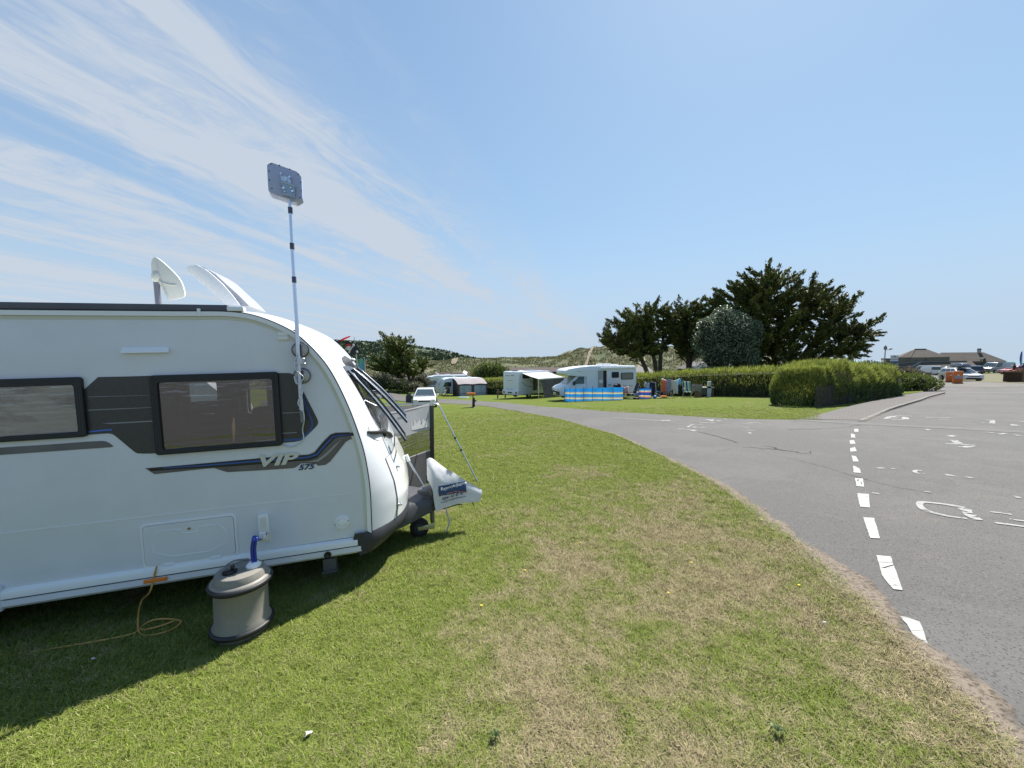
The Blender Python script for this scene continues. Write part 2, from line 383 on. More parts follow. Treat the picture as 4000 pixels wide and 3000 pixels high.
def land(x, y):
    z = base_h(x, y)
    if y > 100: z += (-7-z)*sstep(160, 300, y)*.6
    t = sstep(112, 170, y)*sstep(.45, .75, x/max(y, 1)) ; return z+(-26-z)*t
mb = MB(); rings = [0.0, .4]; r_ = .4
while r_ < 3500: r_ *= 1.075; rings.append(r_)
NA = 180; vs = [(0, 0, 0)]
for r_ in rings[1:]:
    for k in range(NA):
        a = 2*math.pi*k/NA; x, y = r_*math.sin(a), r_*math.cos(a); vs.append((x, y, land(x, y)))
fs = [(0, 1+(k+1) % NA, 1+k) for k in range(NA)]
for i in range(len(rings)-2):
    for k in range(NA):
        o = 1+i*NA; k2 = (k+1) % NA; fs.append((o+k, o+k2, o+NA+k2, o+NA+k))
mb.add(vs, fs); tag(obj('ground', mb, M_turf, fix=True), kind='structure')

# sea
msea, t, b = _new('sea'); b.inputs['Base Color'].default_value = (.05, .13, .14, 1); b.inputs['Roughness'].default_value = .35
mb = MB(); mb.add([(30, 140, -14), (30000, 140, -14), (30000, 30000, -14), (-8000, 30000, -14)], [(0, 1, 2, 3)]); tag(obj('sea', mb, msea, fix=False), kind='structure')

def lerp_table(tb, x):
    if x <= tb[0][0]: return tb[0][1]
    for (a, u), (b_, v) in zip(tb, tb[1:]):
        if x <= b_: return u+(v-u)*(x-a)/(b_-a)
    return tb[-1][1]
# dunes
SKY_D = [(-600, 1426), (1000, 1424), (1400, 1424), (1600, 1420), (1700, 1415), (1740, 1412), (1780, 1402), (1810, 1400), (1850, 1405), (1900, 1403), (1950, 1402), (2020, 1399), (2100, 1399), (2170, 1398), (2200, 1391), (2240, 1371), (2262, 1363), (2290, 1370), (2320, 1359), (2345, 1362), (2370, 1354), (2420, 1346), (2550, 1352), (2700, 1372), (2900, 1392), (3100, 1406), (3300, 1420), (3500, 1440)]
def dune_h(x, y):
    px = 2000+x/132*F; zr = P(px, lerp_table(SKY_D, px), 132).z
    g = base_h(x, 84)-.4
    f = sstep(84, 128, y)
    back = sstep(150, 190, y)
    nz = mnoise.fractal(Vector((x*.075, y*.075, 1.3)), .9, 2.2, 4)*1.1 + mnoise.noise(Vector((x*.45, y*.45, 5)))*.28
    right = sstep(90, 128, x)
    z = g+(zr-g)*(f*.75+.25*sstep(104, 134, y)) + nz*(.25+.75*f)*(1-.55*sstep(118, 132, y)) - back*9
    return z - right*8
mb = MB(); rows = []
for j in range(0, 96):
    y = 84+j*1.15; rows.append([(x, y, dune_h(x, y)) for x in np.arange(-150, 136, 1.3)])
mb.grid(rows)
mdune, t, b = _new('dune'); n = t.nodes.new; l = t.links.new
geo = n('ShaderNodeNewGeometry'); a1 = n('ShaderNodeTexNoise'); a1.inputs['Scale'].default_value = .16; a1.inputs['Detail'].default_value = 7; a1.inputs['Roughness'].default_value = .62; l(geo.outputs['Position'], a1.inputs['Vector'])
cr = n('ShaderNodeValToRGB'); l(a1.outputs['Fac'], cr.inputs[0]); e = cr.color_ramp.elements; e[0].position = .36; e[0].color = (.075, .095, .035, 1); e[1].position = .66; e[1].color = (.17, .14, .09, 1)
e2 = e.new(.5); e2.color = (.085, .092, .04, 1); e3 = e.new(.61); e3.color = (.11, .105, .05, 1); l(cr.outputs[0], b.inputs['Base Color']); b.inputs['Roughness'].default_value = .95
tag(obj('dunes', mb, mdune, smooth=60), kind='structure')
M_marram = leafmat('marram', (.12, .135, .05), (.26, .24, .12), nscale=.12, trans=.2)
pts = []
while len(pts) < 52000:
    x = rng.uniform(-110, 100); y = rng.uniform(86, 136)
    if mnoise.noise(Vector((x*.22, y*.22, 9))) < -.22: continue
    pts.append((x, y, dune_h(x, y)+.22))
pts = np.array(pts); dr = rng.normal(size=(len(pts), 3))*.5; dr[:, 2] = 1
tag(leaves('marram_grass', pts, dr, .7, .22, M_marram), kind='stuff', label='rough grass and scrub covering the sand dunes')
# bare sand paths trodden up the dunes
M_sand = mat('dry_sand', (.20, .16, .11), .95, var=.15, vscale=3, bump=.2, bscale=5)
def sand_strip(name, line, wd):
    rows = []
    for (px, y), ww in zip(line, wd):
        x = (px-2000)/F*y; rows.append([(x-ww, y, dune_h(x-ww, y)+.42), (x, y, dune_h(x, y)+.45), (x+ww, y, dune_h(x+ww, y)+.42)])
    m_ = MB(); m_.grid(rows); tag(obj(name, m_, M_sand, smooth=60), kind='structure')
sand_strip('path', [(2282, 104), (2290, 109), (2297, 114), (2303, 119), (2309, 124), (2312, 129), (2314, 133)], [.3, .45, .4, .45, .4, .5, .6])
sand_strip('path', [(2505, 98), (2500, 104), (2512, 110), (2500, 116), (2492, 122), (2505, 128)], [.4, .8, .6, 1.1, 1.0, .7])
sand_strip('path', [(1800, 124), (1806, 127), (1812, 130), (1815, 132)], [.2, .5, .8, .3])
sand_strip('path', [(1772, 117), (1775, 121), (1779, 125), (1782, 128)], [.6, 1.0, 1.0, .5])

# far hill
SKY_H = [(-800, 1330), (900, 1322), (1200, 1332), (1330, 1340), (1479, 1346), (1623, 1360), (1714, 1373), (1759, 1382), (1840, 1403), (1950, 1425), (2300, 1450)]
def hill_h(x, y):
    px = 2000+x/640*F; zr = P(px, lerp_table(SKY_H, px), 640).z
    f = sstep(330, 640, y); nz = mnoise.fractal(Vector((x*.011, y*.011, 4)), 1, 2, 3)*3.5*(1-sstep(560, 640, y))
    return -9+(zr+9)*f + nz - 30*sstep(700, 900, y)
mb = MB(); mb.grid([[(x, y, hill_h(x, y)) for x in range(-900, 120, 12)] for y in range(320, 900, 14)])
mh, t, b = _new('hill'); n = t.nodes.new; l = t.links.new
geo = n('ShaderNodeNewGeometry'); a1 = n('ShaderNodeTexNoise'); a1.inputs['Scale'].default_value = .018; a1.inputs['Detail'].default_value = 8; a1.inputs['Roughness'].default_value = .6; l(geo.outputs['Position'], a1.inputs['Vector'])
cr = n('ShaderNodeValToRGB'); l(a1.outputs['Fac'], cr.inputs[0]); e = cr.color_ramp.elements; e[0].position = .4; e[0].color = (.035, .055, .028, 1); e[1].position = .62; e[1].color = (.075, .095, .04, 1)
e2 = e.new(.52); e2.color = (.05, .08, .034, 1); l(cr.outputs[0], b.inputs['Base Color']); b.inputs['Roughness'].default_value = .95
tag(obj('hill', mb, mh, smooth=60), kind='structure')
M_wood = leafmat('far_woodland', (.035, .055, .028), (.075, .11, .05), nscale=.03, trans=.1)
pts = []
while len(pts) < 16000:
    x = rng.uniform(-420, -60); y = rng.uniform(400, 645); px = 2000+x/y*F
    th = mnoise.noise(Vector((x*.012, y*.012, 2)))
    if px > 1540 and not (y > 628 or th > .22): continue
    if px <= 1540 and th < -.28 and y < 560: continue
    pts.append((x, y, hill_h(x, y)+rng.uniform(0, 4)))
tag(leaves('woodland', np.array(pts), rng.normal(size=(len(pts), 3))+np.array([0, 0, .6]), 4.5, 3.0, M_wood), kind='stuff', label='dark wooded slope of the far hill')

# ------------------------------------------------------------------ roads
def asphalt():
    m, t, b = _new('asphalt'); n = t.nodes.new; l = t.links.new
    geo = n('ShaderNodeNewGeometry')
    def nz(s, d, r=.6, dist=0.0):
        q = n('ShaderNodeTexNoise'); q.inputs['Scale'].default_value = s; q.inputs['Detail'].default_value = d; q.inputs['Roughness'].default_value = r; q.inputs['Distortion'].default_value = dist; l(geo.outputs['Position'], q.inputs['Vector']); return q.outputs['Fac']
    def mx(f, a, bb, bt='MIX'):
        q = n('ShaderNodeMix'); q.data_type = 'RGBA'; q.blend_type = bt
        if isinstance(f, float): q.inputs[0].default_value = f
        else: l(f, q.inputs[0])
        for i, v in ((6, a), (7, bb)):
            if isinstance(v, tuple): q.inputs[i].default_value = v
            else: l(v, q.inputs[i])
        return q.outputs[2]
    def mr(v, a, bb):
        q = n('ShaderNodeMapRange'); q.interpolation_type = 'SMOOTHSTEP'; q.inputs[1].default_value = a; q.inputs[2].default_value = bb; l(v, q.inputs[0]); return q.outputs[0]
    c = mx(mr(nz(.35, 5), .35, .65), (.086, .082, .078, 1), (.108, .103, .096, 1))
    c = mx(mr(nz(.9, 3, .5, 1.2), .50, .62), c, (.088, .084, .079, 1))                 # old repairs and polished wheel tracks
    c = mx(mr(nz(14, 4, .7), .60, .75), c, (.070, .067, .064, 1))
    c = mx(mr(nz(1.5, 6, .75, .6), .55, .74), c, (.125, .110, .092, 1))           # wind-blown sand stains
    vor = n('ShaderNodeTexVoronoi'); vor.inputs['Scale'].default_value = 110; l(geo.outputs['Position'], vor.inputs['Vector'])
    spk = n('ShaderNodeSeparateColor'); l(vor.outputs['Color'], spk.inputs[0])
    c = mx(mr(spk.outputs[0], .90, .97), c, (.125, .122, .115, 1))                 # pale chippings
    c = mx(mr(spk.outputs[1], .84, .95), c, (.038, .036, .035, 1))                 # dark chippings
    cr_ = n('ShaderNodeTexVoronoi'); cr_.feature = 'DISTANCE_TO_EDGE'; cr_.inputs['Scale'].default_value = .22
    w1 = n('ShaderNodeTexNoise'); w1.inputs['Scale'].default_value = 1.6; w1.inputs['Detail'].default_value = 5; l(geo.outputs['Position'], w1.inputs['Vector'])
    wm = n('ShaderNodeMix'); wm.data_type = 'VECTOR'; wm.inputs[0].default_value = .35; l(geo.outputs['Position'], wm.inputs[4]); l(w1.outputs['Color'], wm.inputs[5]); l(wm.outputs[1], cr_.inputs['Vector'])
    crk = n('ShaderNodeMath'); crk.operation = 'LESS_THAN'; crk.inputs[1].default_value = .0007; l(cr_.outputs['Distance'], crk.inputs[0])
    gate = n('ShaderNodeMath'); gate.operation = 'MULTIPLY'; l(crk.outputs[0], gate.inputs[0]); l(mr(nz(.25, 2), .5, .58), gate.inputs[1])
    c = mx(gate.outputs[0], c, (.034, .030, .028, 1))
    l(c, b.inputs['Base Color']); b.inputs['Roughness'].default_value = .88
    bp = n('ShaderNodeBump'); bp.inputs['Strength'].default_value = .35; bp.inputs['Distance'].default_value = .008; l(vor.outputs['Distance'], bp.inputs['Height']); l(bp.outputs[0], b.inputs['Normal'])
    return m
M_asphalt = asphalt()
VERGE = [(1718,1575),(1800,1579),(1900,1587),(1981,1601),(2036,1609),(2117,1624),(2171,1634),(2225,1647),(2320,1675),(2402,1697),(2476,1729),(2517,1749),(2590,1782),(2658,1817),(2745,1858),(2820,1898),(2880,1941),(2929,1980),(3001,2036),(3059,2079),(3113,2118),(3181,2180),(3221,2212),(3280,2259),(3335,2306),(3389,2358),(3452,2412),(3497,2467),(3565,2525),(3633,2580),(3701,2645),(3769,2722),(3827,2792),(3904,2872),(3963,2945),(4040,3030),(4180,3200)]
BACK = [(1718,1559),(1800,1562),(1900,1569),(1950,1571),(2008,1577),(2117,1589),(2198,1593),(2307,1602),(2400,1610),(2500,1614),(2578,1619),(2700,1627),(2849,1635),(3000,1639),(3100,1640)]
def sheet(name, pix, dz, m, label=None, kind='structure', noise_=0, parent=None):
    pts = [G(*q) if len(q) == 2 else Vector((q[0], q[1], 0)) for q in pix]
    if noise_:
        o = []
        for a, b_ in zip(pts, pts[1:]+pts[:1]):
            L_ = (b_-a).length; k = max(1, min(30, int(L_/.12)))
            for i in range(k):
                p = a.lerp(b_, i/k); q = mnoise.noise_vector(Vector((p.x*2.1, p.y*2.1, 0)))*noise_ + mnoise.noise_vector(Vector((p.x*9, p.y*9, 0)))*noise_*.45; o.append(Vector((p.x+q.x, p.y+q.y, 0)))
        pts = o
    mb = MB(); mb.flat([(p.x, p.y) for p in pts], lambda a, b_: (a, b_, GA*a+GB*b_+dz))
    return tag(obj(name, mb, m, parent, fix=True), label, kind=kind)
left = [(-8.6,40.5,0),(-9.4,40.6,0),(-9.4,37.2,0)]
road = [q for q in VERGE] + [(5,-4,0),(90,-4,0),(90,38,0),(4000,1500),(3860,1497),(3770,1499),(3640,1503),(3560,1520),(3604,1534),(3500,1580),(3352,1640),(3200,1640)] + BACK[::-1] + left
sheet('road', road, .006, M_asphalt, noise_=.03)
mb = MB(); cl_ = catmull([(-8.9, 38.8, 0), (-11, 40.2, 0), (-15, 43.5, 0), (-21, 47, 0), (-32, 52, 0), (-55, 57, 0)], 8); rows = []
for i, p in enumerate(cl_):
    d = (cl_[min(i+1, len(cl_)-1)]-cl_[max(0, i-1)]).normalized(); nn = Vector((-d.y, d.x, 0))
    rows.append([(p.x+nn.x*f, p.y+nn.y*f, base_h(p.x+nn.x*f, p.y+nn.y*f)+.05) for f in (-1.9, -.6, .6, 1.9)])
mb.grid(rows); tag(obj('road', mb, M_asphalt, smooth=60), kind='structure')
# pale concrete apron by the car park and the concrete drain line crossing the road
M_conc = mat('worn_concrete', (.115, .11, .102), .9, var=.12, vscale=2.5, bump=.3, bscale=60)
M_conc2 = mat('sandy_concrete', (.15, .135, .11), .92, c2=(.10, .095, .088), vscale=1.2)
sheet('drain_strip', [(3130,1639),(3343,1652),(3542,1661),(3750,1671),(4000,1685),(40,8.5,0),(40,8.1,0),(4000,1693),(3750,1679),(3542,1668),(3343,1659),(3100,1642)], .011, M_conc)
sheet('drain_strip', [(3680,1533),(3800,1532),(4000,1532),(60,26,0),(60,25.4,0),(4000,1536),(3800,1536),(3680,1537)], .011, M_conc)
sheet('apron', [(3660,1512),(3760,1512),(3900,1514),(4000,1511),(60,30,0),(60,36,0),(4000,1498),(3860,1494),(3770,1489),(3700,1484),(3640,1488),(3600,1495)], .015, M_conc2, noise_=.1)
sheet('car_park', [(3480,1484),(3560,1488),(3640,1490),(3700,1485),(3700,1467),(3790,1459),(4000,1459),(130,60,0),(130,75,0),(4000,1449),(3800,1447),(3400,1452)], .012, M_asphalt)
sheet('path', [(3100,1640),(3147,1636),(3244,1609),(3244,1609),(3300,1597),(3400,1572),(3518,1548),(3525,1545)], .006, mat('soil', (.10, .085, .06), .95, var=.3, vscale=6))
# sand and leaf litter blown along the verge
def litter_mat(name, c, thr):
    m, t, b = _new(name); n = t.nodes.new; l = t.links.new; geo = n('ShaderNodeNewGeometry'); at = n('ShaderNodeAttribute'); at.attribute_name = 'edge'
    nz = n('ShaderNodeTexNoise'); nz.inputs['Scale'].default_value = 2.6; nz.inputs['Detail'].default_value = 9; nz.inputs['Roughness'].default_value = .72; l(geo.outputs['Position'], nz.inputs['Vector'])
    s = n('ShaderNodeMath'); s.operation = 'SUBTRACT'; l(at.outputs['Fac'], s.inputs[0]); l(nz.outputs['Fac'], s.inputs[1])
    r = n('ShaderNodeMapRange'); r.inputs[1].default_value = thr-.12; r.inputs[2].default_value = thr+.12; l(s.outputs[0], r.inputs[0])
    l(r.outputs[0], b.inputs['Alpha']); b.inputs['Roughness'].default_value = .95
    n2 = n('ShaderNodeTexNoise'); n2.inputs['Scale'].default_value = 38; n2.inputs['Detail'].default_value = 6; n2.inputs['Roughness'].default_value = .75; l(geo.outputs['Position'], n2.inputs['Vector'])
    cr = n('ShaderNodeValToRGB'); l(n2.outputs['Fac'], cr.inputs[0]); e = cr.color_ramp.elements; e[0].position = .40; e[0].color = (c[0]*.36, c[1]*.32, c[2]*.30, 1); e[1].position = .52; e[1].color = (*c, 1); l(cr.outputs[0], b.inputs['Base Color'])
    return m
def strip(name, line, w_in, w_out, dz, m, label=None):
    pts = [G(*q) for q in line]; pts = catmull(pts, 14); rows = []; ed = []
    for i, p in enumerate(pts):
        a = pts[max(0, i-1)]; c = pts[min(len(pts)-1, i+1)]; d = (c-a); d.z = 0; d.normalize(); nn = Vector((-d.y, d.x, 0))   # left of travel
        k = min(1.0, .45+p.length*.0+.1*max(0, 8-p.y))*(1+.9*mnoise.noise(Vector((p.x*1.7, p.y*1.7, 3)))+.5*mnoise.noise(Vector((p.x*5, p.y*5, 8))))
        row = []
        for f, e_ in ((w_in, 0.), (w_in*.35, 1.), (0, 1.05), (-w_out*.5, .85), (-w_out, 0.)):
            q = p+nn*f*(-1)*k if False else p-nn*f*k
            q = Vector((q.x, q.y, GA*q.x+GB*q.y+dz)); row.append(tuple(q)); ed.append(e_)
        rows.append(row)
    mb_ = MB(); mb_.grid(rows); o = obj(name, mb_, m, fix=False); a = o.data.attributes.new('edge', 'FLOAT', 'POINT'); a.data.foreach_set('value', ed)
    return tag(o, label, kind='structure')
strip('sand', VERGE[3:], .20, .24, .014, litter_mat('verge_sand', (.19, .155, .118), .30))
strip('sand', [(1718,1575)]+VERGE[1:5], .3, .3, .014, litter_mat('verge_soil', (.14, .11, .07), .44))
strip('sand', [(3380,1644),(3410,1628),(3462,1608),(3525,1588),(3590,1569),(3640,1553),(3690,1540)], .30, .30, .014, litter_mat('kerb_sand', (.14, .115, .088), .25))

# pavement with kerb and block paving
kl = [(3352,1642),(3404,1624),(3458,1604),(3521,1585),(3585,1566),(3616,1554),(3680,1537)]
bl = [(3125,1638),(3160,1634),(3244,1609),(3330,1590),(3420,1571),(3518,1549),(3604,1536),(3676,1534)]
K = [G(*q) for q in kl]; B_ = [G(*q) for q in bl]
def kz(p): return .075*sstep(12, 17, p.x)+.014
mpave, t, b = _new('block_paving'); n = t.nodes.new; l = t.links.new; geo = n('ShaderNodeNewGeometry'); mp = n('ShaderNodeMapping'); mp.inputs['Rotation'].default_value = (0, 0, R(42)); l(geo.outputs['Position'], mp.inputs[0])
br = n('ShaderNodeTexBrick'); br.inputs['Scale'].default_value = 1; br.inputs['Brick Width'].default_value = .21; br.inputs['Row Height'].default_value = .105; br.inputs['Mortar Size'].default_value = .006
br.inputs['Color1'].default_value = (.125, .112, .102, 1); br.inputs['Color2'].default_value = (.10, .09, .085, 1); br.inputs['Mortar'].default_value = (.05, .045, .04, 1); l(mp.outputs[0], br.inputs['Vector'])
nzz = n('ShaderNodeTexNoise'); nzz.inputs['Scale'].default_value = 1.3; nzz.inputs['Detail'].default_value = 6; l(geo.outputs['Position'], nzz.inputs['Vector']); mq = n('ShaderNodeMix'); mq.data_type = 'RGBA'; mq.blend_type = 'MULTIPLY'; mq.inputs[0].default_value = .5
l(br.outputs['Color'], mq.inputs[6]); l(nzz.outputs['Color'], mq.inputs[7]); l(br.outputs['Color'], b.inputs['Base Color']); b.inputs['Roughness'].default_value = .9
mb = MB(); poly = [(p.x, p.y) for p in B_]+[(p.x, p.y) for p in reversed(K)]
mb.flat(poly, lambda a, b_: (a, b_, GA*a+GB*b_+kz(Vector((a, b_, 0)))))
tag(obj('pavement', mb, mpave, fix=True), kind='structure')
mb = MB()
for a, c in zip(K, K[1:]):
    k_ = max(1, int((c-a).length/.9)); d = (c-a).normalized(); nn = Vector((d.y, -d.x, 0))*.13
    for i in range(k_):
        p, q = a.lerp(c, (i+.012)/k_), a.lerp(c, (i+.988)/k_)
        vs = []
        for s_ in (p, q):
            zt = kz(s_)+.004; g0 = GA*s_.x+GB*s_.y; s2 = s_+nn; g1 = GA*s2.x+GB*s2.y
            vs += [(s_.x, s_.y, g0-.05), (s_.x, s_.y, g0+zt), (s2.x-nn.x*.15, s2.y-nn.y*.15, g1+zt), (s2.x, s2.y, g1+zt-.02), (s2.x, s2.y, g1-.05)]
        mb.add(vs, [(0,1,6,5),(1,2,7,6),(2,3,8,7),(3,4,9,8),(4,3,2,1,0),(5,6,7,8,9)])
tag(obj('kerb', mb, mat('kerb_stone', (.17, .16, .145), .9, var=.2, vscale=3, bump=.3, bscale=80), fix=True), kind='structure')
sheet('grass_verge', [(3518,1547),(3518,1529),(3604,1532),(3606,1536),(3560,1542)], .10, M_turf)
sheet('grass_verge', [(3770,1489),(3860,1494),(4000,1497),(60,36.5,0),(90,58,0),(4000,1462),(3880,1459),(3800,1462),(3740,1466),(3770,1480)], .02, mat('dry_lawn', (.085, .085, .028), .9, c2=(.13, .11, .05), vscale=.5))

# painted markings (worn)
def paint_mat(w0=.30, w1=.38, val=.33):
    m, t, b = _new('road_paint'); n = t.nodes.new; l = t.links.new; geo = n('ShaderNodeNewGeometry')
    b.inputs['Base Color'].default_value = (val, val, val*.92, 1); b.inputs['Roughness'].default_value = .7
    nz = n('ShaderNodeTexNoise'); nz.inputs['Scale'].default_value = 9; nz.inputs['Detail'].default_value = 8; nz.inputs['Roughness'].default_value = .7; l(geo.outputs['Position'], nz.inputs['Vector'])
    mp = n('ShaderNodeMapping'); mp.inputs['Scale'].default_value = (1.2, 9, 1); mp.inputs['Rotation'].default_value = (0, 0, R(-12)); l(geo.outputs['Position'], mp.inputs[0])
    v = n('ShaderNodeTexVoronoi'); v.feature = 'DISTANCE_TO_EDGE'; v.inputs['Scale'].default_value = .9; l(mp.outputs[0], v.inputs['Vector'])
    c1 = n('ShaderNodeMath'); c1.operation = 'GREATER_THAN'; c1.inputs[1].default_value = .008; l(v.outputs['Distance'], c1.inputs[0])
    c2 = n('ShaderNodeMapRange'); c2.inputs[1].default_value = w0; c2.inputs[2].default_value = w1; l(nz.outputs['Fac'], c2.inputs[0])
    mu = n('ShaderNodeMath'); mu.operation = 'MULTIPLY'; l(c1.outputs[0], mu.inputs[0]); l(c2.outputs[0], mu.inputs[1]); l(mu.outputs[0], b.inputs['Alpha'])
    return m
M_paint = paint_mat()
def q2(pts, ox=3000, oy=1500, s=2.212): return [(ox+a/s, oy+b_/s) for a, b_ in pts]
mb = MB(); mb_keep = mb
def mark(pix, noise_=.006):
    pts = [G(*q) for q in pix]; o = []
    for a, b_ in zip(pts, pts[1:]+pts[:1]):
        k = max(1, min(16, int((b_-a).length/.06)))
        for i in range(k):
            p = a.lerp(b_, i/k); q = mnoise.noise_vector(Vector((p.x*14, p.y*14, 2)))*noise_; o.append((p.x+q.x, p.y+q.y))
    try: mb.flat(o, lambda a, b_: (a, b_, GA*a+GB*b_+.013))
    except Exception: pass
def stroke(pix, wd=.10):
    wd *= .8
    pts = catmull([G(*q) for q in pix], 5); L_ = []; R_ = []
    for i, p in enumerate(pts):
        d = pts[min(len(pts)-1, i+1)]-pts[max(0, i-1)]; d.z = 0; d.normalize(); nn = Vector((-d.y, d.x, 0))*(wd/2)*(1+.35*mnoise.noise(p*5)); L_.append(p+nn); R_.append(p-nn)
    mb.grid([[(a.x, a.y, GA*a.x+GB*a.y+.013), (b_.x, b_.y, GA*b_.x+GB*b_.y+.013)] for a, b_ in zip(L_, R_)])
for m_ in ([(935,1490),(1060,1500),(1115,1659),(1165,1795),(1080,1785),(1030,1730),(985,1659)], [(820,1160),(915,1165),(970,1345),(885,1340)], [(770,950),(870,958),(880,1075),(795,1070)], [(750,820),(820,822),(830,895),(765,888)],
           [(735,710),(790,735),(805,775),(740,770)], [(722,622),(760,630),(785,675),(735,675)], [(708,560),(750,548),(768,585),(712,590)], [(705,492),(742,490),(757,520),(710,522)], [(716,432),(748,440),(757,468),(718,466)], [(744,392),(778,390),(782,416),(746,416)]): mark(q2(m_))
mark(q2([(1130,470),(1190,480),(1310,520),(1370,680),(1410,795),(1320,715),(1240,620),(1200,540)], 3000, 2200))
tag(obj('road_markings', mb, M_paint, fix=False), kind='structure'); mb = MB(); M_paint2 = paint_mat(.39, .47, .26)
for s_, wd in (([(1700,1078),(1600,1058),(1500,1043),(1400,1032),(1330,1028),(1308,1045),(1330,1080),(1400,1112),(1560,1150),(1720,1172)], .085), ([(1695,1085),(1720,1115),(1760,1150),(1822,1184)], .12),
               ([(1920,1113),(2010,1122),(2105,1136)], .06), ([(2080,1175),(2212,1192),(2330,1206)], .07), ([(1962,1208),(2080,1222),(2212,1240),(2350,1256)], .07),
               ([(1538,521),(1660,525),(1792,536)], .14), ([(1640,545),(1690,550),(1750,542)], .16), ([(1605,490),(1625,505),(1650,520)], .16), ([(1570,458),(1600,450),(1618,452)], .16),
               ([(1330,755),(1280,752),(1268,765),(1300,778),(1358,783)], .06), ([(1555,788),(1570,797),(1610,800)], .09), ([(1712,808),(1770,820)], .08), ([(955,728),(990,736)], .13), ([(1062,736),(1098,738)], .06),
               ([(896,946),(960,955)], .07), ([(1350,936),(1405,942)], .05), ([(1365,292),(1440,290),(1580,297)], .13), ([(1480,308),(1556,308)], .13), ([(1880,316),(1935,316),(1937,345)], .13), ([(1842,337),(1868,338)], .13),
               ([(2125,352),(2128,362),(2178,364)], .15), ([(2172,327),(2212,326),(2260,330)], .14), ([(1880,420),(1952,425)], .12), ([(1995,438),(2058,430)], .1), ([(2130,443),(2178,450)], .14), ([(880,372),(935,374)], .1), ([(1365,392),(1400,404)], .1),
               ([(1090,277),(1245,281)], .16), ([(1090,280),(1050,290),(1020,305)], .2), ([(1070,307),(1180,310)], .2), ([(1185,308),(1185,292),(1150,288)], .2), ([(1060,288),(1120,292)], .3), ([(1815,126),(1895,127)], .10), ([(2140,975),(2170,994)], .05)): stroke(q2(s_), wd)
for s_, wd in (([(730,121),(850,128),(1000,139),(1090,143)], .11), ([(1000,138),(1060,137)], .3), ([(1105,186),(1200,194)], .12), ([(1178,196),(1208,198)], .3), ([(1160,177),(1190,161),(1250,162)], .10), ([(1190,176),(1218,177)], .25), ([(1240,176),(1252,178)], .25), ([(1230,150),(1320,152)], .15),
               ([(1265,136),(1300,133),(1290,142)], .2), ([(1325,139),(1350,141)], .2), ([(1368,130),(1385,130)], .2), ([(1475,155),(1540,160)], .08), ([(1510,150),(1592,154)], .12), ([(1472,180),(1512,181)], .1), ([(1500,193),(1548,196)], .1), ([(1515,207),(1520,214)], .1)): stroke(q2(s_, 1900, 1550, 1.475), wd)
tag(obj('road_markings', mb, M_paint2, fix=False), kind='structure')
# tarmac repair seams and cracks
M_crack = mat('crack', (.038, .034, .030), .95)
mb = MB()
def crack(pix, wd, j=.03):
    pts = catmull([G(*q) for q in pix], 10); L_ = []
    for i, p in enumerate(pts):
        q = mnoise.noise_vector(p*6)*j; p = Vector((p.x+q.x, p.y+q.y, 0)); d = pts[min(len(pts)-1, i+1)]-pts[max(0, i-1)]; d.z = 0; d.normalize(); nn = Vector((-d.y, d.x, 0))*(wd/2)*(.4+1.2*abs(mnoise.noise(p*4)))
        L_.append([(p+nn).to_tuple(), (p-nn).to_tuple()])
    mb.grid([[(a[0], a[1], GA*a[0]+GB*a[1]+.012) for a in r] for r in L_])
crack([(3080,1679),(3180,1677),(3300,1670),(3360,1661),(3400,1661)], .03); crack([(3352,1647),(3385,1647)], .1)
crack([(2900,1746),(2960,1752),(3060,1760),(3130,1772),(3180,1765)], .035, .12); crack([(3000,1745),(3050,1757),(3110,1768)], .04, .2)
crack([(3000,1775),(3120,1800),(3250,1835),(3340,1862),(3480,1900),(3640,1930)], .010, .05); crack([(2730,1688),(2800,1705),(2880,1730)], .05, .04); None
tag(obj('cracks', mb, M_crack, fix=False), kind='structure')
# ------------------------------------------------------------------ the big caravan on the left
CO = Vector((-2.07, 3.1, -.243))
CX = ray(6968, 1276).normalized(); CY = Vector((0, 0, 1)).cross(CX).normalized(); CZ = CX.cross(CY)
MC = Matrix(((CX.x, CY.x, CZ.x, CO.x), (CX.y, CY.y, CZ.y, CO.y), (CX.z, CY.z, CZ.z, CO.z), (0, 0, 0, 1)))
def S(px, py, y=0.0):
    """(x,z) on the caravan's side plane (or the plane y metres behind it)"""
    r = ray(px, py); t = ((CO-CAM).dot(CY)+y)/r.dot(CY); q = CAM+t*r-CO; return (q.dot(CX), q.dot(CZ))
def W2L(p): q = Vector(p)-CO; return Vector((q.dot(CX), q.dot(CY), q.dot(CZ)))
def S3(px, py, y=0.0): a = S(px, py, y); return (a[0], y, a[1])
def frame_at(x, y, z): m = MC.copy(); m.translation = MC@Vector((x, y, z)); return m
van = empty('caravan', CO, 'white touring caravan with dark side windows and grey swoosh graphics on the near pitch', 'caravan', M=MC)
CW = 2.25
prof = [Vector((x, z)) for x, z in [(-4.95, .40), (-4.95, 1.3), (-4.9, 2.15), (-4.72, 2.385), (-3.5, 2.39), (-2.2, 2.39), (-1.0, 2.39), (-.43, 2.391), (-.096, 2.39), (.102, 2.352), (.303, 2.255), (.425, 2.149), (.548, 1.993), (.629, 1.843), (.71, 1.638), (.774, 1.433), (.83, 1.204), (.858, .992), (.869, .807), (.868, .637), (.866, .43)]]
Bs = [.02, .03, .04, .05, .05, .05, .05, .05, .055, .058, .055, .052, .052, .06, .088, .12, .17, .235, .31, .345, .325]
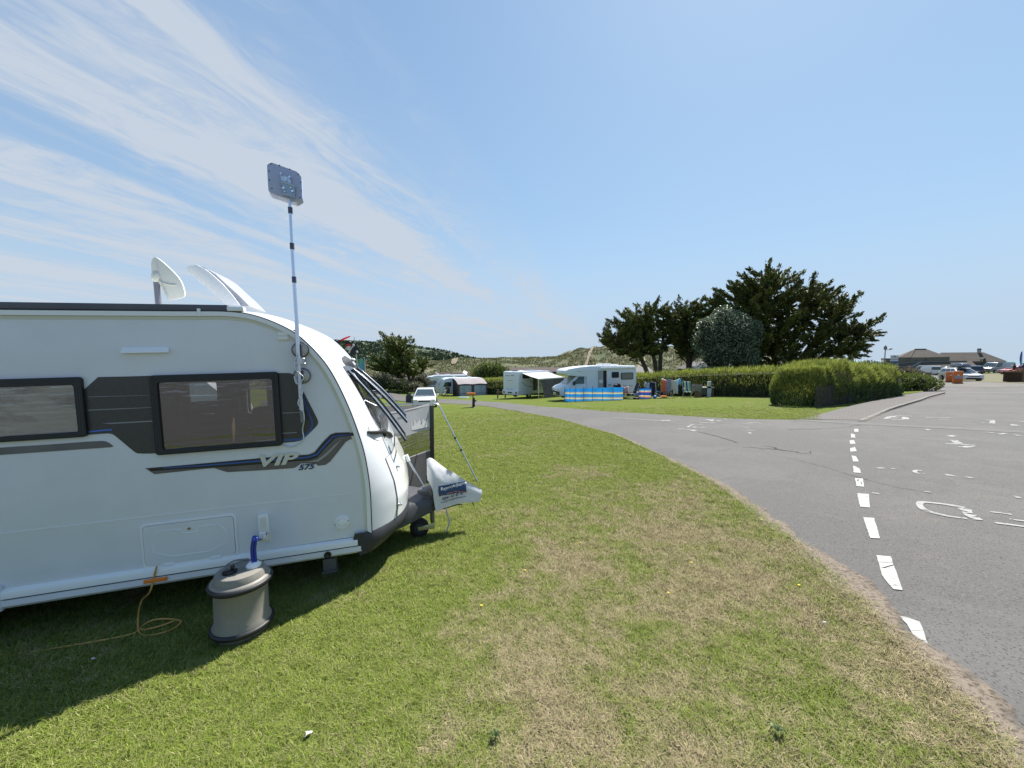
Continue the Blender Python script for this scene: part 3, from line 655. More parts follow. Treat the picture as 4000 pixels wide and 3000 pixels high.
def pr(s):
    i = int(min(max(s, 0), len(prof)-1.001)); t = s-i; g = lambda k: prof[min(max(k, 0), len(prof)-1)]
    a, b, c, d = g(i-1), g(i), g(i+1), g(i+2); B = Bs[i]+(Bs[i+1]-Bs[i])*t
    p = .5*((2*b)+(c-a)*t+(2*a-5*b+4*c-d)*t*t+(3*b-a-3*c+d)*t**3); return p, B
def shell(s, t, off=0.0):
    p, B = pr(s); p2, _ = pr(min(s+.05, len(prof)-1.002)); p1, _ = pr(max(s-.05, 0)); d = (p2-p1).normalized(); n = Vector((-d.y, d.x))
    if n.dot(p-Vector((-2, 1.2))) < 0: n = -n
    q = p+n*(B*(1-abs(2*t-1)**4)); 
    ny = -.9*max(0, 1-t*9) ; return Vector((q.x+n.x*off, CW*t+ny*off, q.y+n.y*off))
smax = len(prof)-1.002
ts = [0, .004, .012, .025, .045, .07, .1, .14, .19, .25, .32, .4, .5]; ts = ts+[1-t for t in ts[-2::-1]]
mb = MB(); mb.grid([[shell(s, t) for t in ts] for s in np.linspace(0, smax, 110)])
obj('body_shell', mb, M_['white'], van, smooth=60)
# tables for finding the place on the shell seen at a pixel
_tab = []
for s_ in np.linspace(8, smax, 140):
    for t_ in np.linspace(0, .6, 90):
        q = MC@shell(s_, t_)-CAM; f_ = q.y*CPI-q.z*SPI; v_ = q.y*SPI+q.z*CPI; _tab.append((2000+F*q.x/f_, 1500-F*v_/f_, s_, t_, q.length))
_tab = np.array(_tab)
def inv(px, py):
    d = np.hypot(_tab[:, 0]-px, _tab[:, 1]-py); k = np.argsort(d)[:4]; k = k[np.argmin(_tab[k, 4])]; return _tab[k, 2], _tab[k, 3]
def patch(s0, s1, t0, t1, off, ns=14, nt_=14): return [[shell(s, t, off) for t in np.linspace(t0, t1, nt_)] for s in np.linspace(s0, s1, ns)]

# side walls
side = [tuple(pr(s)[0]) for s in np.linspace(3, smax, 90)]
side = [(-4.95, .40), (-4.93, 2.1), (-4.85, 2.33)]+side
WM = [(-.645, 1.302), (.213, 1.302), (.213, 1.905), (-.622, 1.905)]; WL = [(-2.45, 1.478), (-1.045, 1.478), (-1.038, 1.910), (-2.45, 1.910)]
def inset(x0, z0, x1, z1, d, r=.03): return rrect(x0+d, z0+d, x1-d, z1-d, r)
hole1 = rrect(-.60, 1.345, .17, 1.865, .03); hole2 = rrect(-2.40, 1.52, -1.085, 1.87, .03)
curve_plate('side_wall', [side, hole1, hole2], .03, M_['white'], van)
fw = [(-1.40, 1.44, -1.06, 1.77), (-.74, 1.33, -.50, 1.77), (-3.6, 1.4, -2.4, 1.84)]
curve_plate('side_wall', [side]+[rrect(*q, .03) for q in fw], .03, M_['white'], van, M=Matrix.Translation((0, CW-.03, 0)))
# edge rail and its dark seal
def ribbon(path, inner, outer, y0, y1):
    rows = []
    for i, p in enumerate(path):
        a = path[max(0, i-1)]; c = path[min(len(path)-1, i+1)]; d = (c-a).normalized(); n = Vector((-d.y, d.x))
        if n.dot(p-Vector((-2, 1.2))) < 0: n = -n
        A = p+n*outer; B_ = p-n*inner; rows.append([(A.x, y1, A.y), (A.x, y0, A.y), (B_.x, y0, B_.y), (B_.x, y1, B_.y)])
    return rows
path = [pr(s)[0] for s in np.linspace(3, smax, 120)]
mb = MB(); mb.grid(ribbon(path, .038, -.004, -.016, .002)); obj('edge_rail', mb, M_['rail'], van, smooth=40)
mb = MB(); mb.grid(ribbon(path, .0045, .0035, -.0145, .004)); obj('edge_seal', mb, M_['black'], van)
mb = MB(); mb.grid(ribbon(path, .064, -.040, -.004, .001)); obj('rail_shade_strip', mb, mat('cream_shade', (.62, .62, .52), .7), van)  # cream shadow along the rail, painted on as a strip
mb = MB(); mb.box((-4.7, -.012, 2.395), (-.11, .03, 2.442)); obj('awning_channel_cover', mb, mat('channel_cover', (.09, .09, .11), .5, var=.3, vscale=1.2), van, bevel=.006, smooth=40)
mb = MB(); mb.box((-.115, -.02, 2.392), (.0, .05, 2.432)); obj('end_cap', mb, M_['whitegloss'], van, bevel=.012, smooth=40)
mb = MB(); mb.box((-.31, -.020, 2.352), (-.287, .02, 2.412)); obj('rail_joint', mb, M_['rail'], van, bevel=.004)

# window glass that is dark, glossy and a little wavy
def glassmat(name, tint_, rip=.12, refl=1.0, base_=.0):
    m, t, b = _new(name); n = t.nodes.new; l = t.links.new; t.nodes.remove(b)
    tr = n('ShaderNodeBsdfTransparent'); tr.inputs[0].default_value = (*tint_, 1); gl = n('ShaderNodeBsdfGlossy'); gl.inputs['Roughness'].default_value = .03; gl.inputs['Color'].default_value = (refl, refl, refl, 1)
    fr0_ = n('ShaderNodeFresnel'); fr0_.inputs['IOR'].default_value = 1.6; fr = n('ShaderNodeMath'); fr.operation = 'ADD'; fr.inputs[1].default_value = base_; l(fr0_.outputs[0], fr.inputs[0]); tcn = n('ShaderNodeTexCoord'); mp = n('ShaderNodeMapping'); mp.inputs['Scale'].default_value = (1.2, 1, 9); l(tcn.outputs['Object'], mp.inputs[0])
    nz = n('ShaderNodeTexNoise'); nz.inputs['Scale'].default_value = 3.0; nz.inputs['Detail'].default_value = 3; l(mp.outputs[0], nz.inputs['Vector'])
    bp = n('ShaderNodeBump'); bp.inputs['Strength'].default_value = rip; bp.inputs['Distance'].default_value = .03; l(nz.outputs['Fac'], bp.inputs['Height']); l(bp.outputs[0], gl.inputs['Normal'])
    ms = n('ShaderNodeMixShader'); l(fr.outputs[0], ms.inputs[0]); l(tr.outputs[0], ms.inputs[1]); l(gl.outputs[0], ms.inputs[2]); l(ms.outputs[0], t.nodes['Material Output'].inputs['Surface']); return m
M_['win'] = glassmat('tinted_window', (.50, .50, .50), .12, 1.0, .11); M_['winclear2'] = glassmat('window_over_blind', (.92, .93, .92), .12, 1.0, .03); M_['winclear'] = glassmat('clear_window', (.75, .78, .8), .02)
def side_window(x0, z0, x1, z1, hole, blind=False):
    w_ = curve_plate('window', [rrect(x0, z0, x1, z1, .022), rrect(x0+.04, z0+.032, x1-.04, z1-.05, .02)], .024, M_['black'], van, M=Matrix.Translation((0, -.026, 0)), bevel=.003)
    mb = MB(); 
    for d in (.012, .026): mb.tube([(a, -.0275, b_) for a, b_ in rrect(x0+d, z0+d, x1-d, z1-d, .015)], .0035, 6, closed=True)
    obj('frame_bead', mb, M_['grey_plastic'], w_, smooth=60, split=True)
    curve_plate('glass', [rrect(x0+.035, z0+.028, x1-.035, z1-.045, .015)], .004, M_['winclear2'] if blind else M_['win'], w_, M=Matrix.Translation((0, -.012, 0)))
    return w_
w1 = side_window(-.640, 1.302, .208, 1.905, hole1)
mb = MB(); mb.box((-.62, -.029, 1.300), (.19, -.0, 1.309)); obj('drip_edge', mb, M_['grey_plastic'], w1)
w2 = side_window(-2.45, 1.480, -1.042, 1.910, hole2, True)
mblind, t, b = _new('pleated_blind'); n = t.nodes.new; l = t.links.new; tcn = n('ShaderNodeTexCoord'); nz = n('ShaderNodeTexNoise'); nz.inputs['Scale'].default_value = 2.2; nz.inputs['Detail'].default_value = 5; nz.inputs['Distortion'].default_value = 1.2
mp = n('ShaderNodeMapping'); mp.inputs['Scale'].default_value = (1, 1, 2.6); l(tcn.outputs['Object'], mp.inputs[0]); l(mp.outputs[0], nz.inputs['Vector']); cr = n('ShaderNodeValToRGB'); l(nz.outputs['Fac'], cr.inputs[0]); e = cr.color_ramp.elements; e[0].position = .42; e[0].color = (.34, .34, .33, 1); e[1].position = .56; e[1].color = (.80, .78, .68, 1); l(cr.outputs[0], b.inputs['Base Color']); b.inputs['Roughness'].default_value = .8
mb = MB(); mb.grid([[(x, .012+.006*(k % 2), 1.51+k*.018) for x in (-2.42, -1.075)] for k in range(21)]); obj('blind', mb, mblind, w2)
# interior seen through the big window
curve_plate('dark_interior_sheet', [[(-4.8, .45), (.75, .45), (.62, 1.6), (.3, 2.2), (-4.8, 2.3)]]+[rrect(a-.01, b_-.01, c+.01, d+.01, .03) for a, b_, c, d in ((-1.40, 1.44, -1.06, 1.77), (-.74, 1.33, -.50, 1.77))], .01, mat('interior_dark', (.07, .05, .035), .7), van, M=Matrix.Translation((0, CW-.06, 0)))  # dark sheet added so the interior looks dim and reflections show
inter = mat('interior_wall', (.10, .085, .065), .8); mb = MB(); mb.box((-4.8, .04, .42), (.80, CW-.04, .46)); 
obj('interior_floor', mb, mat('interior_floor_mat', (.12, .08, .05), .7), van)
mb = MB(); mb.box((-1.13, .06, .47), (.55, .75, .95)); mb.box((-1.13, 1.5, .47), (.55, 2.2, .95)); mb.box((-1.38, 2.02, .95), (-.86, 2.19, 1.52)); mb.box((-.62, 1.95, .95), (.62, 2.2, 1.42)); obj('seat', mb, mat('seat_fabric', (.26, .17, .10), .9, var=.15, vscale=6), van, bevel=.03, smooth=50, split=True)
mb = MB(); mb.box((-1.13, .035, 1.99), (.35, .40, 2.25)); mb.box((-1.13, 1.8, 1.9), (.30, 2.2, 2.25)); obj('locker', mb, inter, van, split=True)
mb = MB(); mb.box((-1.02, 2.12, 1.4), (-.80, 2.18, 1.86)); mb.box((-.45, 2.12, 1.4), (-.10, 2.18, 1.86)); mb.box((.5, 1.4, 1.0), (.56, 1.9, 1.8)); obj('curtain', mb, mat('curtain_cloth', (.05, .045, .05), .9), van, split=True)
mb = MB(); mb.grid([[(x_, 1.5, 1.38+k*.0245) for x_ in (-1.17+.0025*k, -1.055-.0001*k*k)] for k in range(17)]); obj('cupboard_door', mb, M_['whitegloss'], van)
mb = MB(); mb.cyl((.33, .55, 1.31), (.33, .55, 1.48), .045, .035); mb.cyl((.25, .6, 1.31), (.25, .6, 1.62), .035, .02); mb.ell((.42, .6, 1.42), (.06, .06, .07)); obj('kitchen_bottle', mb, mat('clear_bottle', (.6, .6, .62), .1, metal=.3), van, smooth=50, split=True)
for x0, z0, x1, z1 in fw:
    curve_plate('window', [rrect(x0-.03, z0-.03, x1+.03, z1+.03, .03), rrect(x0+.02, z0+.02, x1-.02, z1-.02, .02)], .03, M_['black'], van, M=Matrix.Translation((0, CW-.005, 0)))

# side graphics
def deco(name, pix, m, y=-.0035, d=.003): return curve_plate(name, [[S(*q) for q in pix]], d, m, van, M=Matrix.Translation((0, y, 0)))
gp_ = smooth_poly([(326,1474),(560,1469),(800,1461),(1125,1455),(1150,1464),(1172,1504),(1238,1632),(1244,1652),(1236,1666),(1186,1714),(1168,1724),(1103,1730),(900,1745),(609,1771),(541,1772),(526,1765),(455,1705),(440,1695),(421,1692),(300,1702)], 1)
curve_plate('graphic_panel', [[S(*q) for q in gp_], rrect(-.61, 1.33, .18, 1.875, .03)], .003, M_['panel'], van, M=Matrix.Translation((0, -.0035, 0)))
sw = [(567,1829),(700,1818),(900,1800),(1060,1785),(1205,1775),(1228,1766),(1262,1725),(1290,1697),(1310,1690),(1379,1687),(1390,1712),(1366,1717),(1350,1727),(1318,1768),(1290,1803),(1270,1816),(1243,1819),(1232,1810),(1176,1810),(1150,1828),(1000,1838),(890,1844),(868,1838),(838,1828),(800,1831),(605,1852)]
deco('swoosh', sw, mat('swoosh_grey', (.13, .115, .115), .3, var=.25, vscale=5))
deco('swoosh_band', [(580,1829),(700,1819),(900,1801),(1060,1787),(1207,1777),(1230,1768),(1264,1727),(1292,1699),(1312,1692),(1379,1689),(1384,1702),(1330,1705),(1308,1712),(1270,1752),(1240,1786),(1210,1797),(1100,1806),(900,1822),(700,1832),(590,1840)], mat('swoosh_dark', (.022, .02, .024), .2), -.0052)
M_blue = mat('blue_line', (.03, .10, .34), .25)
deco('swoosh_line', [(640,1826),(800,1815),(1000,1798),(1200,1783),(1236,1772),(1275,1728),(1300,1703),(1330,1698),(1375,1697),(1375,1699),(1330,1702),(1304,1708),(1280,1732),(1240,1778),(1200,1789),(1000,1804),(800,1820),(640,1829)], M_blue, -.0066, .002)
deco('swoosh_line', [(1195,1805),(1240,1795),(1275,1768),(1310,1735),(1335,1716),(1312,1742),(1280,1776),(1245,1802)], mat('grey_line', (.33, .31, .30), .4), -.0066, .002)
deco('panel_line', [(1106,1716),(1165,1714),(1182,1706),(1208,1682),(1218,1660),(1216,1645),(1195,1590),(1183,1555),(1187,1555),(1200,1590),(1222,1643),(1224,1660),(1213,1686),(1184,1712),(1165,1720),(1106,1722)], M_blue, -.0052, .002)  # panel strips: graphics together with painted-in highlights of the glossy panel
deco('panel_line', [(343,1684),(400,1678),(440,1675),(438,1681),(400,1684),(345,1690)], mat('bright_blue_line', (.06, .16, .55), .3), -.0052, .002)
for pp in ([(400,1653),(600,1642),(600,1647),(430,1656)], [(345,1600),(600,1590),(600,1592),(345,1604)], [(1103,1690),(1160,1688),(1160,1691),(1103,1694)], [(1103,1612),(1190,1609),(1190,1611),(1103,1615)], [(345,1549),(600,1543),(600,1544),(345,1551)]):
    deco('panel_line', pp, mat('line_grey', (.24, .24, .26), .4), -.0052, .002)
deco('lower_stripe', smooth_poly([(-400,1778),(0,1748),(200,1736),(392,1721),(420,1725),(446,1744),(430,1747),(300,1756),(0,1777),(-400,1806)], 1), mat('stripe_grey', (.14, .135, .135), .3, var=.3, vscale=1.5))
Rz = Matrix.Rotation
ang = math.atan2(0, 1)
x, z = S(1006, 1822); text_obj('lettering', 'VIP', .128, mat('letter_cream', (.62, .60, .52), .5), van, Matrix.Translation((x-.01, -.0092, z)), shear=.28, offset=.0045, sx_=1.62)
x, z = S(1166, 1834); text_obj('lettering', '575', .062, M_['navy'], van, Matrix.Translation((x-.002, -.0054, z-.004)), shear=.32, offset=.0018, sx_=1.28)
mb = MB(); mb.box((-4.9, -.0032, .824), (.69, .001, .8285)); obj('panel_seam', mb, M_['rail'], van)

# sill: ledge, groove and skirt
sk = MB()
for x0, x1 in ((-1.60, .745),): 
    sk.prism([(0, 0)], 0, 0) if False else None
    pro = [(.0, .425), (-.030, .412), (-.034, .404), (-.034, .362), (.0, .362)]
    vs = [(x0, y, z) for y, z in pro]+[(x1-.02*(z < .37)*0, y, z) for y, z in pro]; k = len(pro); sk.add(vs, [(i, (i+1) % k, k+(i+1) % k, k+i) for i in range(k)]+[tuple(range(k)), tuple(range(2*k-1, k-1, -1))])
obj('sill', sk, M_['rail'], van, smooth=30)
sk = MB(); sk.box((-1.58, -.026, .351), (.75, .01, .364)); obj('sill_groove', sk, M_['black'], van)
sk = MB(); pro = [(.0, .352), (-.034, .352), (-.036, .310), (-.018, .289), (.0, .289)]; vs = [(-1.60, y, z) for y, z in pro]+[(.77+.03*(z < .3), y, z) for y, z in pro]; k = 5
sk.add(vs, [(i, (i+1) % k, k+(i+1) % k, k+i) for i in range(k)]+[tuple(range(k)), tuple(range(2*k-1, k-1, -1))]); obj('skirt', sk, M_['white'], van, smooth=30)
sk = MB(); sk.box((-1.78, -.045, .275), (-1.598, .0, .46)); sk.box((-4.9, -.03, .28), (-2.6, .0, .42)); obj('wheel_arch', sk, M_['white'], van, bevel=.015, smooth=40)
mb = MB(); mb.box((-4.9, .04, .36), (.80, CW-.04, .42)); obj('floor', mb, mat('underfloor', (.05, .05, .045), .9), van)
mb = MB(); mb.box((-4.6, .45, .26), (.9, .50, .37)); mb.box((-4.6, 1.75, .26), (.9, 1.80, .37)); obj('chassis', mb, M_['grey'], van, split=True)
wl = empty('wheel', (0, 0, 0), None, None); wl.parent = van
for yy in (.05, CW-.24):
    w_ = MB(); w_.lathe([(.20, -.09), (.30, -.095), (.325, -.06), (.325, .06), (.30, .095), (.20, .09)], 28, M=Matrix.Translation((-2.15, yy+.095, .32))@Matrix.Rotation(math.pi/2, 4, 'X')); o_ = obj('tyre', w_, M_['tyre'], wl, smooth=40)
    w_ = MB(); w_.lathe([(.20, .06), (.18, -.02), (.06, -.03), (.0, -.03)], 20, M=Matrix.Translation((-2.15, yy+.095, .32))@Matrix.Rotation(math.pi/2, 4, 'X')); obj('rim', w_, M_['silver'], wl, smooth=40)

# locker door
a = S(559, 2057); c = S(928, 2160); lx0, lz0, lx1, lz1 = -.779, .435, -.176, .756
curve_plate('locker_door_frame', [rrect(lx0-.012, lz0-.012, lx1+.012, lz1+.012, .035), rrect(lx0+.0, lz0+.0, lx1, lz1, .03)], .006, M_['rail'], van, M=Matrix.Translation((0, -.006, 0)), bevel=.002)
door = curve_plate('locker_door', [rrect(lx0+.006, lz0+.006, lx1-.006, lz1-.006, .028)], .006, M_['white'], van, M=Matrix.Translation((0, -.0095, 0)), bevel=.002)
ins = [(lx0+.06, lz0+.055), (lx1-.06, lz0+.055), (lx1-.06, lz1-.055), (lx1-.24, lz1-.055), (lx1-.24, lz1-.095), (lx0+.25, lz1-.095), (lx0+.25, lz1-.055), (lx0+.06, lz1-.055)]
mb = MB(); mb.tube([(x, -.0095, z) for x, z in smooth_poly(ins, 1)], .0045, 6, closed=True); obj('door_rib', mb, M_['rail'], door, smooth=60)
mb = MB(); mb.cyl((lx0+.30, -.008, lz1-.06), (lx0+.30, -.016, lz1-.06), .010); obj('lock', mb, mat('brass', (.35, .25, .12), .35, metal=.7), door)
for xx in (lx0+.15, lx1-.14):
    mb = MB(); mb.box((xx-.035, -.018, lz0-.012), (xx+.035, -.002, lz0+.008)); obj('hinge', mb, M_['whitegloss'], door, bevel=.003)
mb = MB(); mb.tube([(lx0+.0, -.0062, lz1-.03), (lx0+.0, -.0062, lz0+.03)], .002, 4); mb.tube([(lx0+.03, -.0062, lz1), (lx1-.03, -.0062, lz1)], .002, 4); mb.tube([(lx1, -.0062, lz1-.03), (lx1, -.0062, lz0+.03)], .002, 4); obj('door_gap', mb, M_['black'], door, split=True)
# water inlet with its raised flap
x0, z1 = S(1008, 2008); x1, z0 = S(1055, 2078)
mb = MB(); mb.box((x0, -.022, z0), (x1, 0, z1)); inl = obj('water_inlet', mb, M_['rail'], van, bevel=.008, smooth=40)
mb = MB(); mb.box((x0+.018, -.026, z0+.03), (x1-.018, -.019, z1-.025)); obj('flap_label', mb, M_['cream'], inl)
mb = MB(); mb.box((x0+.012, -.012, z0-.075), (x1+.008, 0, z0+.002)); obj('inlet_box', mb, M_['cream'], inl, bevel=.005); mb = MB(); mb.box((x0+.02, -.028, z0-.055), (x1-.015, -.008, z0-.008)); obj('inlet_socket', mb, M_['whitegloss'], inl, bevel=.005)
# strip light, small vent, flue cover, side marker, jack grommet
x0, z1 = S(477, 1357); x1, z0 = S(665, 1377)
mb = MB(); mb.prism([(x0, z0), (x1, z0), (x1, z1), (x0, z1)], -.03, 0, fn=lambda x, y, z: (x, y+(.022 if z > (z0+z1)/2 and y < -.01 else 0), z)); obj('strip_light', mb, M_['whitegloss'], van, bevel=.004, smooth=40)
x0, z1 = S(1080, 1294); x1, z0 = S(1130, 1331); mb = MB(); mb.box((x0, -.008, z0), (x1, 0, z1)); vt = obj('wall_vent', mb, M_['cream'], van, bevel=.003); mb = MB(); mb.box((x0+.01, -.012, (z0+z1)/2+.002), (x1-.01, -.006, z1-.012)); mb.box((x0+.01, -.012, z0+.012), (x1-.01, -.006, (z0+z1)/2-.004)); obj('vent_slat', mb, M_['rail'], vt, bevel=.002, split=True)
cx, cz = S(1337, 2039); Mf = Matrix.Translation((cx, 0, cz))@Matrix.Rotation(math.pi/2, 4, 'X')
mb = MB(); mb.lathe([(.062, 0), (.060, .012), (.050, .016), (.044, .008), (.036, .009), (.032, .02), (.024, .024), (0, .024)], 32, M=Mf); fl = obj('flue_cover', mb, M_['rail'], van, smooth=35)
mb = MB(); [mb.cyl((cx+.053*c_, -.012, cz+.02*s_), (cx+.053*c_, -.017, cz+.02*s_), .004) for c_, s_ in ((1, .5), (-1, -.5))]; obj('screw', mb, M_['black'], fl, split=True)
x0, z0 = S(575, 2262); x1, z1 = S(665, 2244); mb = MB(); mb.box((x0, -.052, .322), (x1, -.034, .350)); obj('side_marker_light', mb, M_['orange'], van, bevel=.008, smooth=40)
cx, cz = S(1283, 2159); mb = MB(); mb.lathe([(.029, 0), (.029, .008), (.02, .010), (.012, .004), (0, .004)], 24, M=Matrix.Translation((cx, -.036, cz))@Matrix.Rotation(math.pi/2, 4, 'X')); obj('jack_cover', mb, M_['blackgloss'], van, smooth=40)
# corner steady
stx = .42; mb = MB(); mb.tube([(stx-.13, .35, .37), (stx+.0, .33, .10)], .012, 6); mb.tube([(stx+.17, .35, .37), (stx+.07, .33, .10)], .012, 6); mb.box((stx-.02, .28, .02), (stx+.09, .36, .13)); mb.box((stx-.03, .26, .0), (stx+.10, .40, .022)); obj('corner_steady', mb, mat('galvanised_steel', (.22, .22, .2), .6, metal=.5, var=.3), van)

# front: locker door, windows, grab handle, marker light
s0, t0 = inv(1520, 1775); s1, t1 = inv(1530, 2030)
tA = (t0+t1)/2
mb = MB(); mb.grid(patch(s0-.0, s1+.075, tA-.0035, 1-tA+.0035, .0025, 24, 30)); obj('front_locker_gap', mb, M_['grey'], van, smooth=60)
mb = MB(); mb.grid(patch(s0+.02, s1+.05, tA, 1-tA, .007, 24, 30)); fd = obj('front_locker_door', mb, M_['whitegloss'], van, smooth=60)
for q in ((1547, 1822), (1556, 1972)):
    s_, t_ = inv(*q); p0 = shell(s_, t_, .005); p1 = shell(s_, t_, .03); mb = MB(); mb.cyl(p0, p1, .013, .011); mb.ell(p1, (.013, .013, .013)); obj('door_lock', mb, M_['chrome'], fd, smooth=50)
mb = MB()
rows = [[shell(s, t, .010+.012*math.exp(-((s-sc_)*5)**2)) for t in np.linspace(tA+.02, .5, 12)] for sc_ in (18.1,) for s in np.linspace(17.7, 18.5, 9)]
sA, tB = inv(1500, 1640)
for k, (ta, tb) in enumerate(((.20, .37), (.38, .62), (.63, .80))):
    mb = MB(); mb.grid(patch(12.6, 16.15, ta, tb, .004, 20, 12)); fwn = obj('front_window', mb, M_['blackgloss'], van, smooth=60)
    # opening pane hinged at its top edge and propped out
    hA = shell(12.9, ta+.01, .015); hB = shell(12.9, tb-.01, .015); lo = shell(15.9, (ta+tb)/2, .0)
    dn = Vector((1.19-hA.x, 0, 1.16-hA.z)) if k == 0 else Vector((1.225-hA.x, 0, 1.28-hA.z))
    q = [hA, hB, hB+dn, hA+dn]; nn = Vector((-dn.z, 0, dn.x)).normalized(); nn = nn if nn.x > 0 else -nn
    def bow(a, b_, v): return a.lerp(b_, v)+nn*.02*math.sin(math.pi*v)
    mb = MB(); mb.grid([[bow(hA.lerp(hB, u), hA.lerp(hB, u)+dn, v) for u in np.linspace(.05, .95, 6)] for v in np.linspace(.05, .95, 10)]); pane = obj('open_pane', mb, M_['winclear'], fwn, smooth=60)
    mb = MB(); 
    for u in (0, 1): mb.tube([bow(hA.lerp(hB, u), hA.lerp(hB, u)+dn, v) for v in np.linspace(0, 1, 12)], .011, 6)
    mb.tube([hA+dn, hB+dn], .011, 6); obj('pane_frame', mb, M_['blackgloss'], pane, smooth=60)
    mb = MB(); mb.tube([bow(hA, hA+dn, v)+nn*.012 for v in np.linspace(0, 1, 12)], .007, 6); mb.tube([shell(14.4, ta+.02, .0), bow(hA, hA+dn, .55)], .008, 6); mb.tube([shell(14.4, tb-.02, .0), bow(hB, hB+dn, .55)], .008, 6)
    mb.box(hA+dn*.93+Vector((-.06, .02, -.01)), hA+dn*.93+Vector((.0, .09, .012))); obj('stay', mb, M_['silver'], pane, smooth=60, split=True)
def spatch(pix, off, name, m, parent, nz=0):
    """surface patch whose outline is given as photo points on the moulding"""
    st = [inv(*q) for q in pix]; tri = tessellate_polygon([[Vector((s, t, 0)) for s, t in st]])
    cs = sum(s for s, t in st)/len(st); ct = sum(t for s, t in st)/len(st); k = len(st); mb = MB(); rows = []
    for f_ in (1, .8, .55, .3, .02): rows.append([shell(cs+(s-cs)*f_, ct+(t-ct)*f_, off+nz*(1-f_**2)) for s, t in st+st[:1]])
    mb.grid(rows); return obj(name, mb, m, parent, smooth=60)
M_['blk2'] = mat('handle_black', (.012, .013, .015), .5)
hd = spatch([(1442,1664),(1454,1654),(1485,1651),(1508,1659),(1519,1690),(1524,1706),(1510,1717),(1480,1721),(1463,1716),(1449,1697)], .004, 'grab_handle', mat('recess_shading', (.58, .59, .57), .35), van)  # no real hollow: the recess shading is put into the patch colour
hp = [inv(*q) for q in ((1439,1687),(1460,1689),(1490,1691),(1515,1697),(1530,1704))]; mb = MB(); mb.tube([shell(s, t, .03 if 0 < i < 4 else .008) for i, (s, t) in enumerate(hp)], [.012, .017, .018, .018, .012], 8); obj('handle_bar', mb, M_['blk2'], hd, smooth=60)
M_['mlt'] = mat('marker_housing', (.012, .013, .018), .6)
ml = spatch([(1335,1398),(1345,1390),(1365,1391),(1385,1400),(1398,1428),(1396,1432),(1352,1430),(1340,1412)], .004, 'marker_light', M_['mlt'], van, .03)
s_, t_ = inv(1375, 1405); mb = MB(); p = shell(s_, t_, .035); mb.ell(p, (.03, .03, .02)); obj('lens', mb, M_['whitegloss'], ml, smooth=60)
# dark bumper wrapping round the front
rows = []
for t in np.linspace(0, 1, 41):
    f_ = 1-abs(2*t-1)**4; y = CW*t; yy = y-.022*max(0, 1-t*14)+.022*max(0, 1-(1-t)*14)
    rows.append([(.855+.325*f_, y, .47), (.885+.335*f_, yy, .425), (.880+.325*f_, yy, .34), (.84+.26*f_, yy, .275), (.78+.2*f_, y, .27)])
first = [(x-dx, -.030, z) for (x, y, z), dx in zip(rows[0], (.13, .175, .15, .085, .03))]; mid_ = [(x-dx*.5, -.032, z) for (x, y, z), dx in zip(rows[0], (.1, .14, .12, .07, .02))]
last = [(x-.13, CW+.03, z) for x, y, z in rows[-1]]
mb = MB(); mb.grid([first, mid_]+rows+[last]); mb.add([first[i] for i in range(5)], [(4, 3, 2, 1, 0)]); mb.add([(first[i][0], first[i][1]+.03, first[i][2]) for i in range(5)], [(0, 1, 2, 3, 4)]); obj('bumper', mb, M_['grey_plastic'], van, smooth=60)
mb = MB(); mb.ell((1.06, .42, .40), (.03, .03, .025)); obj('bumper_light', mb, M_['whitegloss'], van, smooth=60)

# drawbar shroud, jockey wheel
yc = .95
secs = []
for x, hw, zt, zb in ((.90, .55, .44, .22), (1.12, .42, .435, .22), (1.25, .33, .43, .23), (1.38, .22, .425, .24), (1.50, .14, .42, .25), (1.62, .09, .40, .27), (1.85, .06, .36, .29)):
    secs.append([(x, yc-hw, zb), (x, yc-hw-.01, zt-.05), (x, yc-hw+.03, zt-.01), (x, yc-.05, zt+.01), (x, yc+.05, zt+.01), (x, yc+hw-.03, zt-.01), (x, yc+hw+.01, zt-.05), (x, yc+hw, zb)])
mb = MB(); mb.grid(secs); mb.add(secs[-1], [tuple(range(8))]); db = obj('drawbar_shroud', mb, mat('shroud', (.05, .052, .058), .5, var=.15, bump=.05), van, smooth=45)
mb = MB(); mb.lathe([(.13, 0), (.125, .05), (.09, .065), (0, .068)], 24, c=(1.45, yc+.02, .415)); obj('shroud_lid', mb, mat('lid', (.075, .08, .09), .35), db, smooth=40)
jw = MB(); jx, jy = S(1688, 2000, .86)[0], .86
jw.tube([(jx, jy, .50), (jx, jy, .10)], .026, 10); jw.tube([(jx, jy, .12), (jx, jy, .03)], .018, 8); jk = obj('jockey_wheel', jw, mat('jockey_tube', (.16, .16, .17), .45, metal=.5), van, smooth=60)
wx = jx-.15; wz_ = S(1640, 2060, .86)[1]; Mw = Matrix.Translation((wx, jy, wz_))@Matrix.Rotation(math.pi/2, 4, 'X')
mb = MB(); mb.lathe([(.03, -.035), (.085, -.04), (.107, -.025), (.107, .025), (.085, .04), (.03, .035)], 28, M=Mw); obj('tyre', mb, M_['tyre'], jk, smooth=40); mb = MB(); mb.lathe([(.0, .03), (.05, .025), (.06, .045), (.0, .05)], 16, M=Mw); obj('hub', mb, M_['grey_plastic'], jk)
mb = MB(); mb.add([(jx+.02, jy-.055, wz_+.06), (jx+.02, jy-.055, wz_+.01), (wx-.02, jy-.055, wz_-.02), (wx-.02, jy-.055, wz_+.02)], [(0, 1, 2, 3)]); mb.box((wx-.02, jy-.062, wz_-.012), (jx+.02, jy-.052, wz_+.03)); obj('wheel_fork', mb, M_['alu'], jk)

